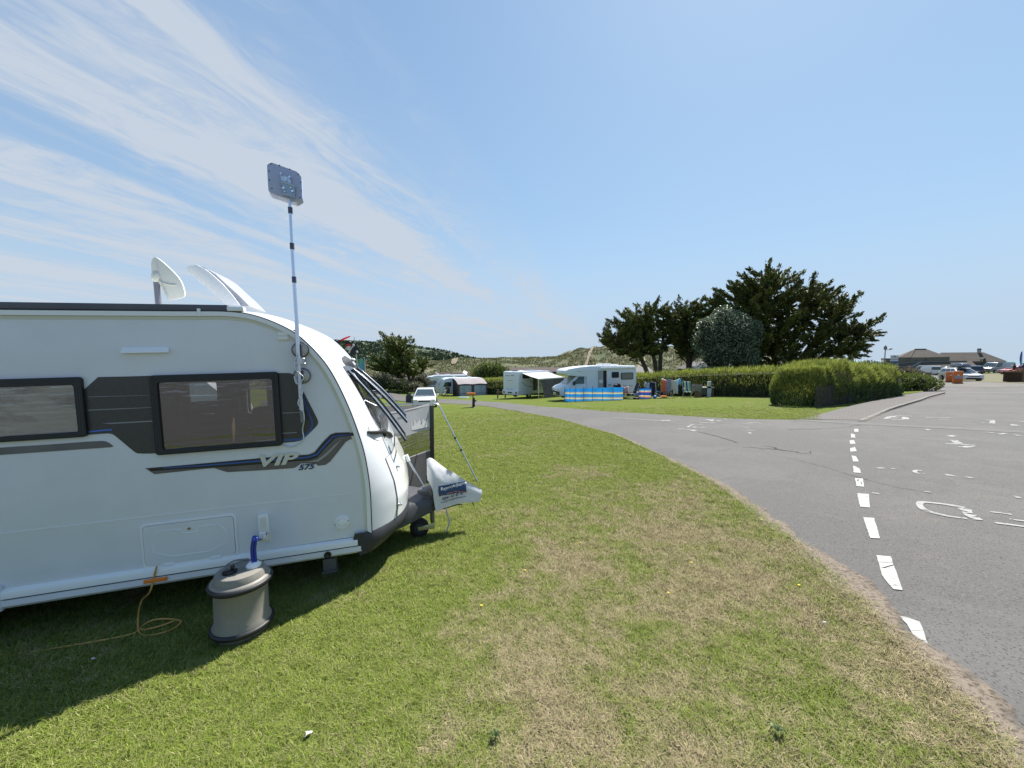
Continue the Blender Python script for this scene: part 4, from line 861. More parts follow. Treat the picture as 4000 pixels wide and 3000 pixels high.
# roof: television aerial and open roof vent
ya = .55
out = [S(a, b_, ya) for a, b_ in smooth_poly([(592,1045),(593,1018),(604,1003),(622,1010),(665,1047),(700,1083),(716,1112),(725,1148),(722,1162),(695,1169),(663,1173),(652,1165),(628,1112),(606,1092),(596,1070)], 2)]
mb = MB(); mb.prism(out, ya-.012, ya+.012); ae = obj('television_aerial', mb, mat('aerial_plastic', (.78, .77, .66), .45), van, bevel=.006, smooth=50)
cx, cz = S(603, 1080, ya-.03); mb = MB(); mb.ell((cx, ya, cz), (.035, .045, .052)); obj('aerial_boss', mb, mat('aerial_plastic2', (.74, .73, .62), .45), ae, smooth=60)
mb = MB(); pts = [S3(a, b_, ya-.016) for a, b_ in ((612,1078),(625,1098),(645,1108),(670,1113),(688,1113))]; mb.tube(catmull(pts, 4), .007, 6); pts = [S3(a, b_, ya-.014) for a, b_ in ((606,1012),(615,1050),(630,1100),(655,1155))]; mb.tube(catmull(pts, 4), .004, 6); obj('aerial_rib', mb, M_['cream'], ae, smooth=60)
mx_, mz_ = S(612, 1106, ya); mb = MB(); mb.cyl((mx_, ya, 2.38), (mx_-.0, ya, mz_+.02), .022); obj('aerial_mast', mb, mat('mast_grey', (.25, .25, .28), .4, metal=.4), ae, smooth=50)
yv = .75
lid = [(720,1047),(742,1038),(766,1033),(800,1050),(832,1075),(870,1110),(905,1150),(938,1192),(880,1192),(850,1166),(800,1118)]
mb = MB(); mb.prism([S(a, b_, yv) for a, b_ in lid], yv, yv+.03); rv = obj('roof_vent', mb, M_['rail'], van, bevel=.006, smooth=40)
lid2 = [(766,1034),(800,1045),(840,1070),(885,1112),(930,1152),(972,1195),(938,1195),(905,1152),(870,1112),(832,1077),(800,1052)]
mb = MB(); mb.prism([S(a, b_, yv+.02) for a, b_ in lid2], yv+.03, yv+.55); obj('vent_dome', mb, mat('smoked_dome', (.42, .42, .46), .25), rv, smooth=40)

# ------------------------------------------------------------------ aerial on its pole with suction cups
ax, az = S(1130, 778, -.07); bx_, bz_ = S(1176, 1600, -.07)
pm = empty('antenna_pole', MC@Vector((bx_, -.07, bz_)), 'flat panel antenna on a silver pole stuck to the caravan side with suction cups', 'antenna', M=frame_at(bx_, -.07, bz_))
def A(px, py, y=0.0): q = S(px, py, -.07+y); return (q[0]-bx_, y, q[1]-bz_)
pp = [(1176,1600),(1166,1400),(1158,1250),(1149,1100),(1141,962),(1134,822),(1130,770)]
for (a, b_), r_ in zip(zip(pp, pp[1:]), (.0150, .0150, .0140, .0125, .0115, .0105)):
    mb = MB(); mb.cyl(A(*a), A(*b_), r_, n=14); obj('pole_section', mb, mat('pole_tube', (.60, .66, .78), .22, metal=.8), pm, smooth=50)
for (x_, y_) in ((1134,822),(1141,962),(1149,1093)):
    mb = MB(); a = Vector(A(x_-.6, y_-12)); b_ = Vector(A(x_+.6, y_+12)); mb.cyl(a, b_, .0165, n=14); obj('pole_clamp', mb, mat('clamp_plastic', (.06, .07, .12), .4), pm, smooth=50)
for (x_, y_) in ((1173,1367),(1180,1468)):
    c_ = Vector(A(x_, y_, .045)); mb = MB(); mb.lathe([(.063, .014), (.060, .004), (.05, -.002), (.02, -.012), (0, -.014)], 32, M=Matrix.Translation(c_+Vector((0, .005, 0)))@Matrix.Rotation(math.pi/2, 4, 'X')@Matrix.Diagonal((1, 1, -1, 1))); cup = obj('suction_cup', mb, mat('cup_clear', (.50, .49, .46), .2), pm, smooth=50)
    mb = MB(); mb.tube([c_+Vector((.062*math.cos(k*.196), .0, .062*math.sin(k*.196))) for k in range(32)], .0032, 6, closed=True); obj('cup_ring', mb, M_['black'], cup, smooth=60)
    mb = MB(); mb.box(c_+Vector((-.012, -.05, -.045)), c_+Vector((.014, -.004, .045))); obj('cup_lever', mb, M_['blackgloss'], cup, bevel=.004)
mb = MB(); c_ = Vector(A(1172, 1412, 0)); 
for dx, dz in ((-.03, .01), (.03, .02), (.035, -.02), (-.028, -.03)): mb.ell(c_+Vector((dx, -.01, dz)), (.009, .009, .009))
mb.box(c_+Vector((-.03, .0, -.008)), c_+Vector((.03, .05, .012))); mb.box(c_+Vector((-.022, -.018, -.02)), c_+Vector((.022, .018, .03))); obj('pole_bracket', mb, M_['alu'], pm, bevel=.002)
cab = catmull([A(1166,1380,-.02), A(1150,1415,-.03), A(1158,1448,-.035), A(1186,1475,-.02), A(1160,1500,-.03), A(1150,1470,-.02), A(1165,1500,.0), A(1182,1530,-.02), A(1166,1565,-.03), A(1166,1580,-.02), A(1184,1608,-.02), A(1188,1640,-.01), A(1182,1680,.05), A(1186,1710,.05), A(1170,1732,.06), A(1140,1745,.06), A(1105,1738,.06)], 6)
mb = MB(); mb.tube(cab, .0048, 6); obj('cable', mb, mat('cable_pale', (.58, .62, .66), .5), pm, smooth=60)
mb = MB(); mb.cyl(A(1176,1560), A(1180,1605), .013, n=12); obj('pole_foot', mb, M_['cream'], pm)
mb = MB(); mb.cyl(A(1178,1605), A(1183,1650), .016, n=12); obj('pole_tie', mb, mat('tie_grey', (.2, .2, .19), .8), pm)
pan = [A(a, b_) for a, b_ in smooth_poly([(1044,650),(1046,644),(1062,637),(1066,638),(1158,671),(1163,675),(1178,692),(1179,697),(1182,772),(1181,776),(1162,788),(1156,789),(1110,773),(1062,757),(1058,755),(1050,745),(1049,738)], 1)]
mb = MB(); mb.prism([(a[0], a[2]) for a in pan], -.012, .035, fn=lambda x, y, z: (x, y, z-(.022 if y > 0 else 0))); pn = obj('antenna_panel', mb, mat('panel_sky_tint', (.42, .46, .62), .3, var=.03, vscale=4), pm, bevel=.005, smooth=40)  # blue-lilac sky reflection is put into the panel's base colour
mb = MB()
for q in ((1059,643),(1053,671),(1055,706),(1064,739),(1094,649),(1134,664),(1168,683),(1178,715),(1179,748),(1174,775)): c_ = Vector(A(*q)); mb.cyl(c_+Vector((0, -.012, 0)), c_+Vector((0, -.0165, 0)), .0042, n=8)
obj('panel_screw', mb, M_['black'], pn, split=True)
def plate(pix, y0, y1, m, name): mb = MB(); mb.prism([(A(*q)[0], A(*q)[2]) for q in pix], y0, y1); return obj(name, mb, m, pn, bevel=.001)
plate([(1096,684),(1104,688),(1138,700),(1140,726),(1136,728),(1098,712),(1100,700)], -.022, -.014, M_['alu'], 'bracket_upper')
plate([(1101,709),(1157,730),(1156,780),(1108,764),(1110,735),(1100,725)], -.034, -.024, mat('zinc', (.34, .40, .48), .4, metal=.5), 'bracket_plate')
mb = MB()
for q, r_ in (((1103,687),.007),((1136,700),.008),((1113,743),.010),((1147,755),.010),((1141,742),.006),((1118,757),.005)): c_ = Vector(A(*q)); mb.cyl(c_+Vector((0, -.045, 0)), c_+Vector((0, -.024, 0)), r_, n=8)
obj('bracket_bolt', mb, M_['chrome'], pn, smooth=40, split=True)
mb = MB(); mb.tube([A(1101,710,-.036), A(1157,730,-.036)], .003, 6); mb.box(Vector(A(1118,699,-.036))-Vector((.004, 0, .012)), Vector(A(1118,699,-.026))+Vector((.004, 0, .012))); obj('bracket_edge', mb, M_['chrome'], pn)

# ------------------------------------------------------------------ hitch cover bag
hy = .85; yc = .90
hb = empty('hitch_cover', MC@Vector((1.75, yc, .2)), 'white fabric hitch cover with a blue logo draped over the caravan drawbar', 'cover', M=frame_at(1.75, yc, .2))
def Hh(px, py, y=hy): q = S(px, py, y); return (q[0]-1.75, y-yc, q[1]-.2)
topl = [(1668,1800),(1678,1794),(1692,1797),(1715,1815),(1742,1835),(1770,1850),(1800,1869),(1830,1888),(1855,1902),(1886,1919)]
botl = [(1668,1868),(1680,1888),(1688,1910),(1692,1945),(1703,1987),(1735,1978),(1762,1974),(1800,1966),(1850,1961),(1876,1957)]
NT = 40; rows = []
tl = catmull([Hh(*q) for q in topl], 5); bl_ = catmull([Hh(*q) for q in botl], 5)
for i, (a, b_) in enumerate(zip(tl, bl_)):
    u = i/(len(tl)-1); wd = .05+.11*math.sin(math.pi*min(1, u*1.25+.12))*(1-.35*u); col_ = []
    for k in range(19):
        v = k/18 
        if k <= 8: f = 1-k/8; p = a.lerp(b_, f); yy = -wd*(.55+.45*f)*min(1, .12+ (f*3)) ; p = Vector((p.x, -.0+yy, p.z))
        elif k >= 10: f = (k-10)/8; p = a.lerp(b_, f); yy = wd*(.55+.45*f)*min(1, .12+(f*3)); p = Vector((p.x, yy, p.z))
        else: p = Vector((a.x, 0, a.z+.004))
        w1_ = mnoise.noise(Vector((p.x*9, p.z*14+p.x*9, 3)))*.010+mnoise.noise(Vector((p.x*26, p.z*30, 5)))*.004
        p.y += w1_*(-1 if k <= 8 else 1); col_.append(p)
    rows.append(col_)
mb = MB(); mb.grid(rows); obj('cover_cloth', mb, mat('cover_vinyl', (.62, .62, .62), .32, var=.08, vscale=9, bump=.25, bscale=16), hb, smooth=70)
def onbag(px, py, off=-.004):
    q = Hh(px, py); best = min(((Vector((p.x, 0, p.z))-Vector((q[0], 0, q[2]))).length, p.y) for r in rows for p in r[:9]); return Vector((q[0], best[1]+off, q[2]))
gr = []
for v in np.linspace(0, 1, 7):
    gr.append([onbag(1709+(1820-1709)*u+3*v, (1893+(1884-1893)*u)*(1-v)+(1931+(1923-1931)*u)*v, -.006) for u in np.linspace(0, 1, 14)])
mb = MB(); mb.grid(gr); obj('logo_panel', mb, mat('logo_blue', (.02, .06, .16), .4), hb, smooth=60)
gr = [[onbag(1713+(1823-1713)*u, 1931-8*u-8*math.sin(math.pi*u)+d, -.0075) for u in np.linspace(0, 1, 16)] for d in (0, 2.5)]; mb = MB(); mb.grid(gr); obj('logo_line', mb, M_['orange'], hb)
def bagtext(body, px, py, size, m, name, tilt):
    cu = bpy.data.curves.new(name, 'FONT'); cu.body = body; cu.size = size; cu.extrude = 0; cu.offset = size*.02
    t = bpy.data.objects.new(name, cu); me = bpy.data.meshes.new_from_object(t); bpy.data.objects.remove(t); q = Hh(px, py)
    for v in me.vertices:
        x_ = q[0]+v.co.x; z_ = q[2]+v.co.y+v.co.x*tilt; best = min(((p.x-x_)**2+(p.z-z_)**2, p.y) for r in rows for p in r[:9]); v.co = (x_, best[1]-.0105, z_)
    me.materials.clear(); me.materials.append(m); return link(name, me, hb)
bagtext('RaymondJames', 1719, 1911, .052, M_['whitegloss'], 'lettering', .06)
bagtext('0241 47 47 47', 1726, 1947, .044, M_['navy'], 'lettering', .05)
bagtext('www.raymondjamescaravans.co.uk', 1719, 1958, .0215, M_['navy'], 'lettering', .05)
mb = MB(); mb.tube(catmull([Hh(1742,1976), Hh(1748,2010), Hh(1756,2035), Hh(1750,2060), Hh(1745,2078)], 4), .010, 6); obj('strap', mb, M_['palecloth'], hb, smooth=60)
mb = MB(); mb.tube(catmull([Hh(1700,1990), Hh(1730,1988), Hh(1765,1978), Hh(1790,1970), Hh(1806,1972)], 4), .006, 6); mb.tube(catmull([Hh(1846,1962), Hh(1850,1975)], 2), .006, 6); obj('cord', mb, M_['black'], hb, smooth=60)

# ------------------------------------------------------------------ water barrel, hose, cable
bp_ = G(950, 2474)
wb = empty('water_barrel', bp_, 'beige water barrel with black rubber bands standing on the grass under the caravan locker', 'water barrel')
mbeige = mat('barrel_plastic', (.23, .215, .185), .5, var=.06, vscale=30, bump=.06, bscale=160)
mb = MB(); mb.lathe([(0, .0), (.145, .0), (.155, .012), (.158, .05), (.18, .075), (.183, .10), (.165, .135), (.163, .36), (.180, .385), (.184, .41), (.178, .425), (.162, .432), (.158, .455), (.148, .478), (.12, .487), (.06, .487), (0, .487)], 48); obj('barrel_body', mb, mbeige, wb, smooth=45)
for z_ in (.088, .398): mb = MB(); mb.lathe([(.180, z_-.018), (.192, z_-.016), (.199, z_), (.192, z_+.016), (.180, z_+.018)], 48); obj('rubber_band', mb, M_['black'], wb, smooth=60)
mb = MB(); mb.lathe([(.045, .487), (.045, .505), (.038, .510), (0, .510)], 20, c=(-.035, -.055, 0)); mb.lathe([(.013, .505), (.013, .535), (0, .537)], 12, c=(-.02, -.045, 0)); obj('black_cap', mb, M_['blackgloss'], wb, smooth=40)
mb = MB(); mb.tube(catmull([(-.02, -.05, .515), (.03, -.01, .505), (.06, .02, .50)], 4), .004, 6); mb.tube(catmull([(-.13, .02, .485), (-.10, .08, .50), (-.02, .12, .492)], 4), .006, 6); obj('cap_tether', mb, M_['grey'], wb)
mb = MB(); mb.lathe([(.048, .487), (.050, .500), (.036, .512), (.03, .520), (0, .522)], 12, c=(.075, .03, 0)); obj('pump_cap', mb, M_['whitegloss'], wb, smooth=40)
top = Vector((bp_.x+.075, bp_.y+.03, bp_.z+.515)); inlet = MC@Vector(S3(1030, 2086, -.03))
d_ = inlet-top; hp_ = catmull([top, top+Vector((-.004, 0, .10)), top+Vector((-.0, .02, .18)), inlet+Vector((-.03, -.05, -.03)), inlet], 6)
hose = empty('water_hose', top, 'blue water hose joining the barrel to the socket on the caravan side', 'hose')
mb = MB(); mb.tube([p-top for p in hp_], .0125, 10); mb.tube([p-top+Vector((.018, .004, 0)) for p in hp_], .0085, 8); obj('hose_pipe', mb, mat('hose_blue', (.015, .035, .28), .3), hose, smooth=60)
mb = MB(); mb.box(inlet-top+Vector((-.022, -.03, -.028)), inlet-top+Vector((.02, .0, .022))); obj('hose_plug', mb, M_['whitegloss'], hose, bevel=.005)
c0 = [MC@Vector(S3(*q, -.04)) for q in ((613,2212),(606,2235),(598,2270),(584,2315))]+[Vector(G(556,2400,.11)), Vector(G(541,2440,.045))]
c1 = [ G(548,2483,.014), G(600,2490,.02), G(670,2470,.02), G(708,2446,.03), G(690,2436,.03), G(640,2432,.03), G(590,2440,.03), G(555,2458,.02), G(560,2470,.02), G(620,2462,.03), G(680,2440,.03), G(672,2428,.02), G(620,2428,.02), G(570,2446,.02), G(530,2480,.02), G(470,2498,.02), G(380,2515,.02), G(250,2535,.015), G(120,2553,.01), G(-60,2568,.01), G(-400,2590,.01)]
mb = MB(); mb.tube(catmull(c0+c1, 7), .0065, 7); tag(obj('power_cable', mb, mat('cable_yellow', (.52, .30, .08), .5), smooth=60), 'thin orange-yellow cable hanging from the caravan locker and coiled on the grass', 'cable')
rp = G(95, 2420); lr = MB(); lr.prism([(-.28, 0), (.28, 0), (.24, .05), (.10, .075), (-.1, .10), (-.26, .06)], -.1, .1); o_ = tag(obj('levelling_ramp', lr, mat('ramp_grey', (.16, .17, .16), .8, var=.4, vscale=14, bump=.4), bevel=.01), 'grey levelling ramp lying in the shade below the caravan wheel', 'ramp'); o_.location = rp+Vector((-.1, .45, 0)); o_.rotation_euler = (0, 0, R(12))
sheet('road', [], .006, M_asphalt) if False else None
mb = MB(); mb.flat([(-40, -60), (40, -60), (40, -4.2), (4.6, -4.2), (1.5, -1.9), (-6, -1.7), (-40, -2.5)], lambda a, b_: (a, b_, GA*a+GB*b_+.007)); tag(obj('road', mb, M_asphalt), kind='structure')
# ------------------------------------------------------------------ vehicles and camping things
def at(px, Y, dz=0.0):
    x = (px-2000)/F*Y*1.0; return Vector((x, Y, base_h(x, Y)+dz))
M_['glass'] = mat('vehicle_glass', (.03, .04, .05), .06, spec=.8); M_['screen'] = mat('windscreen', (.05, .075, .09), .06, spec=.7)
M_['plate'] = mat('number_plate', (.75, .75, .7), .5); M_['lamp'] = mat('headlamp', (.7, .72, .74), .08, metal=.3); M_['rlamp'] = mat('rear_lamp', (.45, .02, .02), .2)
M_['blk'] = mat('black_trim', (.02, .02, .022), .5)
def quadp(mb, a, b_, c, d): mb.add([a, b_, c, d], [(0, 1, 2, 3)])
def wheel(parent, x, y, r=.31, w_=.2):
    o = MB(); M = Matrix.Translation((x, y, r))@Matrix.Rotation(math.pi/2, 4, 'X')
    o.lathe([(.6*r, -w_/2), (.92*r, -w_/2), (r, -w_*.3), (r, w_*.3), (.92*r, w_/2), (.6*r, w_/2)], 20, M=M); t_ = obj('wheel', o, M_['tyre'], parent, smooth=40)
    o = MB(); s_ = 1 if y > 0 else -1; M2 = Matrix.Translation((x, y+s_*w_*.42, r))@Matrix.Rotation(-s_*math.pi/2, 4, 'X')
    for k in range(5): o.box((-.04*r/.31, .1*r, -.01), (.04*r/.31, .64*r, .02), M=M2@Matrix.Rotation(k*2*math.pi/5, 4, 'Z'))
    o.lathe([(.0, .02), (.16*r, .02), (.16*r, 0)], 10, M=M2); o.lathe([(.56*r, .01), (.66*r, .025), (.66*r, 0)], 20, M=M2); obj('rim', o, M_['silver'], t_, smooth=40)
KINDS = {'hatch': dict(low=[(-1.0,.28),(-.97,.6),(-.93,.95),(.28,1.0),(.80,.80),(.96,.66),(1.0,.45),(.97,.24),(.6,.2),(-.7,.2)], cab=[(-.90,.93),(-.72,1.38),(-.5,1.46),(.05,1.47),(.17,1.42),(.52,.97)]),
         'suv': dict(low=[(-1.0,.35),(-.99,.7),(-.95,1.05),(.35,1.1),(.86,.98),(.97,.82),(1.0,.5),(.97,.28),(.6,.24),(-.7,.24)], cab=[(-.95,1.03),(-.84,1.52),(-.6,1.62),(.02,1.62),(.14,1.56),(.45,1.08)]),
         'van': dict(low=[(-1.0,.35),(-1.0,.9),(-1.0,1.12),(.62,1.12),(.88,1.02),(.98,.85),(1.0,.5),(.97,.28),(.6,.24),(-.7,.24)], cab=[(-1.0,1.1),(-.985,1.8),(-.93,1.95),(.3,1.95),(.42,1.86),(.68,1.10)])}
def car(name, label, cat, loc, head, L_, W_, H_, paint, kind='hatch', group=None, solid=False):
    r = empty(name, loc, label, cat, group, rz=head); K_ = KINDS[kind]; zt = max(z for x, z in K_['cab']); kz_ = H_/zt; hx = L_/2
    low = [(x*hx, z*kz_) for x, z in K_['low']]; cab = [(x*hx, z*kz_) for x, z in K_['cab']]; belt = min(z for x, z in cab); hw = W_/2
    def fl(x, y, z): s_ = 1-.13*abs(x/hx)**5-(.05 if z > belt*.85 else 0)-(.06 if z < .3*kz_ else 0); return (x, y*s_, z)
    mb = MB(); mb.prism(low, -hw, hw, fn=fl); obj('body', mb, paint, r, bevel=.05, smooth=50)
    tp = .22 if kind != 'van' else .12
    def yc_(z): return (hw-.07)-(z-belt)/(H_-belt)*tp
    def fc(x, y, z): return (x, (1 if y > 0 else -1)*yc_(z), z)
    mb = MB(); mb.prism(cab, -hw, hw, fn=fc); obj('roof', mb, paint, r, bevel=.03, smooth=50)
    # glazing, set just proud
    def onc(i, j, u, v, off=.012, edge=.9):
        (xa, za), (xb, zb) = cab[i], cab[j]; x = xa+(xb-xa)*u; z = za+(zb-za)*u; n = Vector((zb-za, 0, -(xb-xa))).normalized()
        if n.z < 0: n = -n
        return Vector((x, v*yc_(z)*edge, z))+n*off
    mb = MB(); mb.grid([[onc(5, 4, u, v) for v in (-1, 0, 1)] for u in (.06, .5, .95)]); obj('windscreen', mb, M_['screen'], r)
    mb = MB(); mb.grid([[onc(0, 1, u, v) for v in (-1, 0, 1)] for u in (.12, .5, .92)]); obj('rear_window', mb, M_['glass'], r)
    z0, z1 = belt+.05*kz_, H_-.12*kz_
    def xr(z, front):  # cab extents at height z
        a, b_ = (cab[5], cab[4]) if front else (cab[0], cab[1]); t_ = min(1, max(0, (z-a[1])/(b_[1]-a[1]))); return a[0]+(b_[0]-a[0])*t_
    for s_ in (-1, 1):
        splits = (.0, .36, .68, 1.0) if not solid else (.68, 1.0)
        for a, b_ in zip(splits, splits[1:]):
            mb = MB(); q = []
            for z, u in ((z0, a+.015), (z0, b_-.015), (z1, b_-.015), (z1, a+.015)):
                xa, xb = xr(z, False)+.08, xr(z, True)-.10; q.append((xa+(xb-xa)*u, s_*(yc_(z)+.012), z))
            quadp(mb, *q); obj('side_window', mb, M_['glass'], r)
        mb = MB(); mb.box((hx*.30, s_*(hw-.04), belt-.0), (hx*.37, s_*(hw+.14), belt+.13)); obj('mirror', mb, paint, r, bevel=.03, smooth=50)
        mb = MB(); mb.box((hx*.83, s_*hw*.52, .60*kz_), (hx*.985, s_*hw*.86, .76*kz_)); obj('headlight', mb, M_['lamp'], r, bevel=.03, smooth=50)
        mb = MB(); mb.box((-hx*1.0, s_*hw*.62, .68*kz_), (-hx*.93, s_*hw*.90, .86*kz_)); obj('rear_light', mb, M_['rlamp'], r, bevel=.02)
        for x in (.62, -.62): wheel(r, x*hx, s_*(hw-.12))
    mb = MB(); mb.box((hx*.95, -hw*.5, .60*kz_), (hx*1.0, hw*.5, .70*kz_)); mb.box((hx*.95, -hw*.66, .26*kz_), (hx*1.004, hw*.66, .44*kz_)); obj('grille', mb, M_['blk'], r, bevel=.01)
    mb = MB(); mb.box((hx*1.0, -.26, .46*kz_), (hx*1.012, .26, .56*kz_)); obj('number_plate', mb, M_['plate'], r)
    mb = MB(); mb.box((-hx*1.01, -.26, .52*kz_), (-hx*.99, .26, .62*kz_)); obj('number_plate', mb, M_['plate'], r)
    mb = MB(); mb.box((-hx*1.005, -hw*.8, .26*kz_), (-hx*.96, hw*.8, .42*kz_)); obj('bumper', mb, M_['blk'], r)
    return r
def paint(name, c, metal=.0): return mat(name, c, .25, metal=metal, coat=.8)
PW = paint('car_white', (.75, .76, .77)); PS = paint('car_silver', (.38, .40, .42), .5); PR = paint('car_red', (.5, .04, .02)); PB = paint('car_dark', (.03, .03, .045)); PL = paint('car_pale_blue', (.42, .60, .66)); PG = paint('van_grey', (.27, .27, .29), .3)
car('parked_car', 'white hatchback parked facing the camera beside the bend of the camp road', 'car', at(1661, 29.9), R(-80), 4.0, 1.8, 1.46, PW)
c = at(1598, 29.0)
ch = empty('folding_chair', c, 'dark folding chair standing on the grass left of the white hatchback', 'chair', rz=R(20))
mb = MB(); mb.prism([(-.27, .40), (.27, .40), (.29, .75), (.22, .98), (.05, 1.08), (-.12, 1.05), (-.25, .9)], .18, .24); obj('backrest', mb, M_['darkcloth'], ch, bevel=.02, smooth=50)
mb = MB(); mb.box((-.26, -.25, .38), (.26, .2, .43)); obj('seat', mb, M_['darkcloth'], ch, bevel=.02)
for sx_ in (-.25, .25):
    for y0 in (-.22, .22): mb = MB(); mb.tube([(sx_, y0, 0), (sx_, -y0*.8, .42)], .013, 6); obj('leg', mb, M_['silver'], ch)
tw = MB(); tw.grid([[(.12+.28*u, -.28+.02*math.sin(u*9), .42+.30*v) for u in (0, .3, .6, 1)] for v in (0, .5, 1)]); t_ = tag(obj('towel', tw, M_['palecloth']), 'small white cloth on the dark folding chair by the white hatchback', 'towel'); t_.location = c; t_.rotation_euler = (0, 0, R(20))

# right hand side car park
car('parked_car', 'white car with a black roof box standing behind the orange barriers', 'car', at(3750, 43.5), R(-112), 4.5, 1.85, 1.50, PW)
rb = empty('roof_box', at(3750, 43.5, 1.60), 'glossy dark roof box on top of the white car', 'roof box', rz=R(-112))
mb = MB(); mb.prism([(-1.0, .0), (1.0, .02), (1.05, .12), (.75, .36), (.2, .42), (-.8, .40), (-1.0, .28)], -.38, .38, fn=lambda x, y, z: (x, y*(1-.25*(z > .3)), z)); obj('box_lid', mb, paint('roof_box_blue', (.03, .04, .07)), rb, bevel=.05, smooth=50)
mb = MB(); mb.box((-.6, -.5, -.07), (-.55, .5, -.0)); obj('roof_bar', mb, M_['blk'], rb); mb = MB(); mb.box((.4, -.5, -.07), (.45, .5, -.0)); obj('roof_bar', mb, M_['blk'], rb)
car('parked_car', 'dark estate car seen from behind beside the long grey van', 'car', at(3797, 74), R(56), 4.7, 1.9, 1.66, PB, 'suv')
car('parked_van', 'long grey panel van parked side on beyond the dry lawn', 'van', at(3893, 75.5), R(185), 5.6, 2.0, 2.15, PG, 'van', solid=True)
car('parked_car', 'pale blue car half hidden behind the nose of the grey van', 'car', at(3832, 79), R(205), 4.1, 1.75, 1.45, PL)
car('parked_van', 'small white van with a black rear window parked by the flowering hedge', 'van', at(3617, 76), R(78), 4.6, 1.85, 1.95, PW, 'van', solid=True)
car('parked_car', 'red car between the small white van and a silver car', 'car', at(3667, 78), R(140), 4.1, 1.75, 1.45, PR)
car('parked_car', 'silver car behind the white car with the roof box', 'car', at(3697, 74), R(150), 4.3, 1.8, 1.6, PS, 'suv')
car('parked_car', 'red car whose roof shows above the brown planter', 'car', at(3972, 62), R(170), 4.1, 1.75, 1.42, paint('car_pinkish_red', (.6, .12, .12)))
car('parked_car', 'silver grey car at the right edge beyond the person in black', 'car', at(3975, 77), R(160), 4.3, 1.8, 1.45, PS)
# orange barriers
def barrier(px, py, h, wd, label, plate_=False):
    p = G(px, py); r = empty('orange_barrier', p, label, 'barrier', rz=R(-40)); mb = MB()
    mb.prism([(-wd/2, .0), (wd/2, 0), (wd/2, h*.3), (wd*.46, h*.5), (wd/2, h*.7), (wd*.5, h), (-wd*.5, h), (-wd*.5, h*.7), (-wd*.46, h*.5), (-wd/2, h*.3)], -.16, .16); obj('barrier_panel', mb, mat('barrier_orange', (.62, .16, .03), .5, var=.15, vscale=4), r, bevel=.03, smooth=50)
    mb = MB(); mb.box((-wd*.5, -.38, 0), (wd*.5, .38, .10)); obj('base', mb, mat('barrier_foot', (.03, .03, .03), .8), r, bevel=.02)
    mb = MB()
    for z in (.2, .35, .5): mb.box((-wd*.42, -.175, h*z), (wd*.42, -.158, h*z+.03))
    obj('rib', mb, mat('barrier_rib', (.45, .10, .02), .5), r)
    if plate_: mb = MB(); mb.box((-wd*.36, -.185, h*.42), (wd*.36, -.176, h*.60)); obj('sign_plate', mb, mat('barrier_plate', (.25, .32, .42), .4), r)
    mb = MB(); mb.box((-.08, -.18, h*.66), (.08, -.16, h*.72)); obj('sticker', mb, M_['plate'], r)
barrier(3711, 1494, 1.12, .66, 'plain orange barrier, left of the two by the white car with the roof box')
barrier(3740, 1499, 1.22, .62, 'orange barrier with a grey plate, right of the two by the white car', True)
# brown planter
pl = empty('planter', G(3977, 1492), 'dark brown timber planter box on the kerb at the right edge', 'planter', rz=R(-8)); mb = MB()
for k in range(6): mb.box((-.78, -.5, .0+k*.16), (.78, .5, .155+k*.16))
obj('planter_box', mb, mat('planter_wood', (.055, .03, .018), .85, var=.3, vscale=6), pl, bevel=.01)
cen = rng.normal(size=(260, 3))*np.array([.34, .22, .06])+np.array([0, 0, 1.02]); leaves('planting', cen, rng.normal(size=(260, 3))+np.array([0, 0, .5]), .16, .10, leafmat('planting_leaf', (.05, .10, .02), (.5, .10, .12)), pl)
mb = MB(); mb.cyl((0, 0, 0), (0, 0, 1.15), .06, n=8); mb.cyl((0, 0, 1.15), (0, 0, 1.2), .07, n=8); o_ = tag(obj('marker_post', mb, M_['wood']), 'brown wooden post between the planter and the picture edge', 'post'); o_.location = G(3996, 1494)

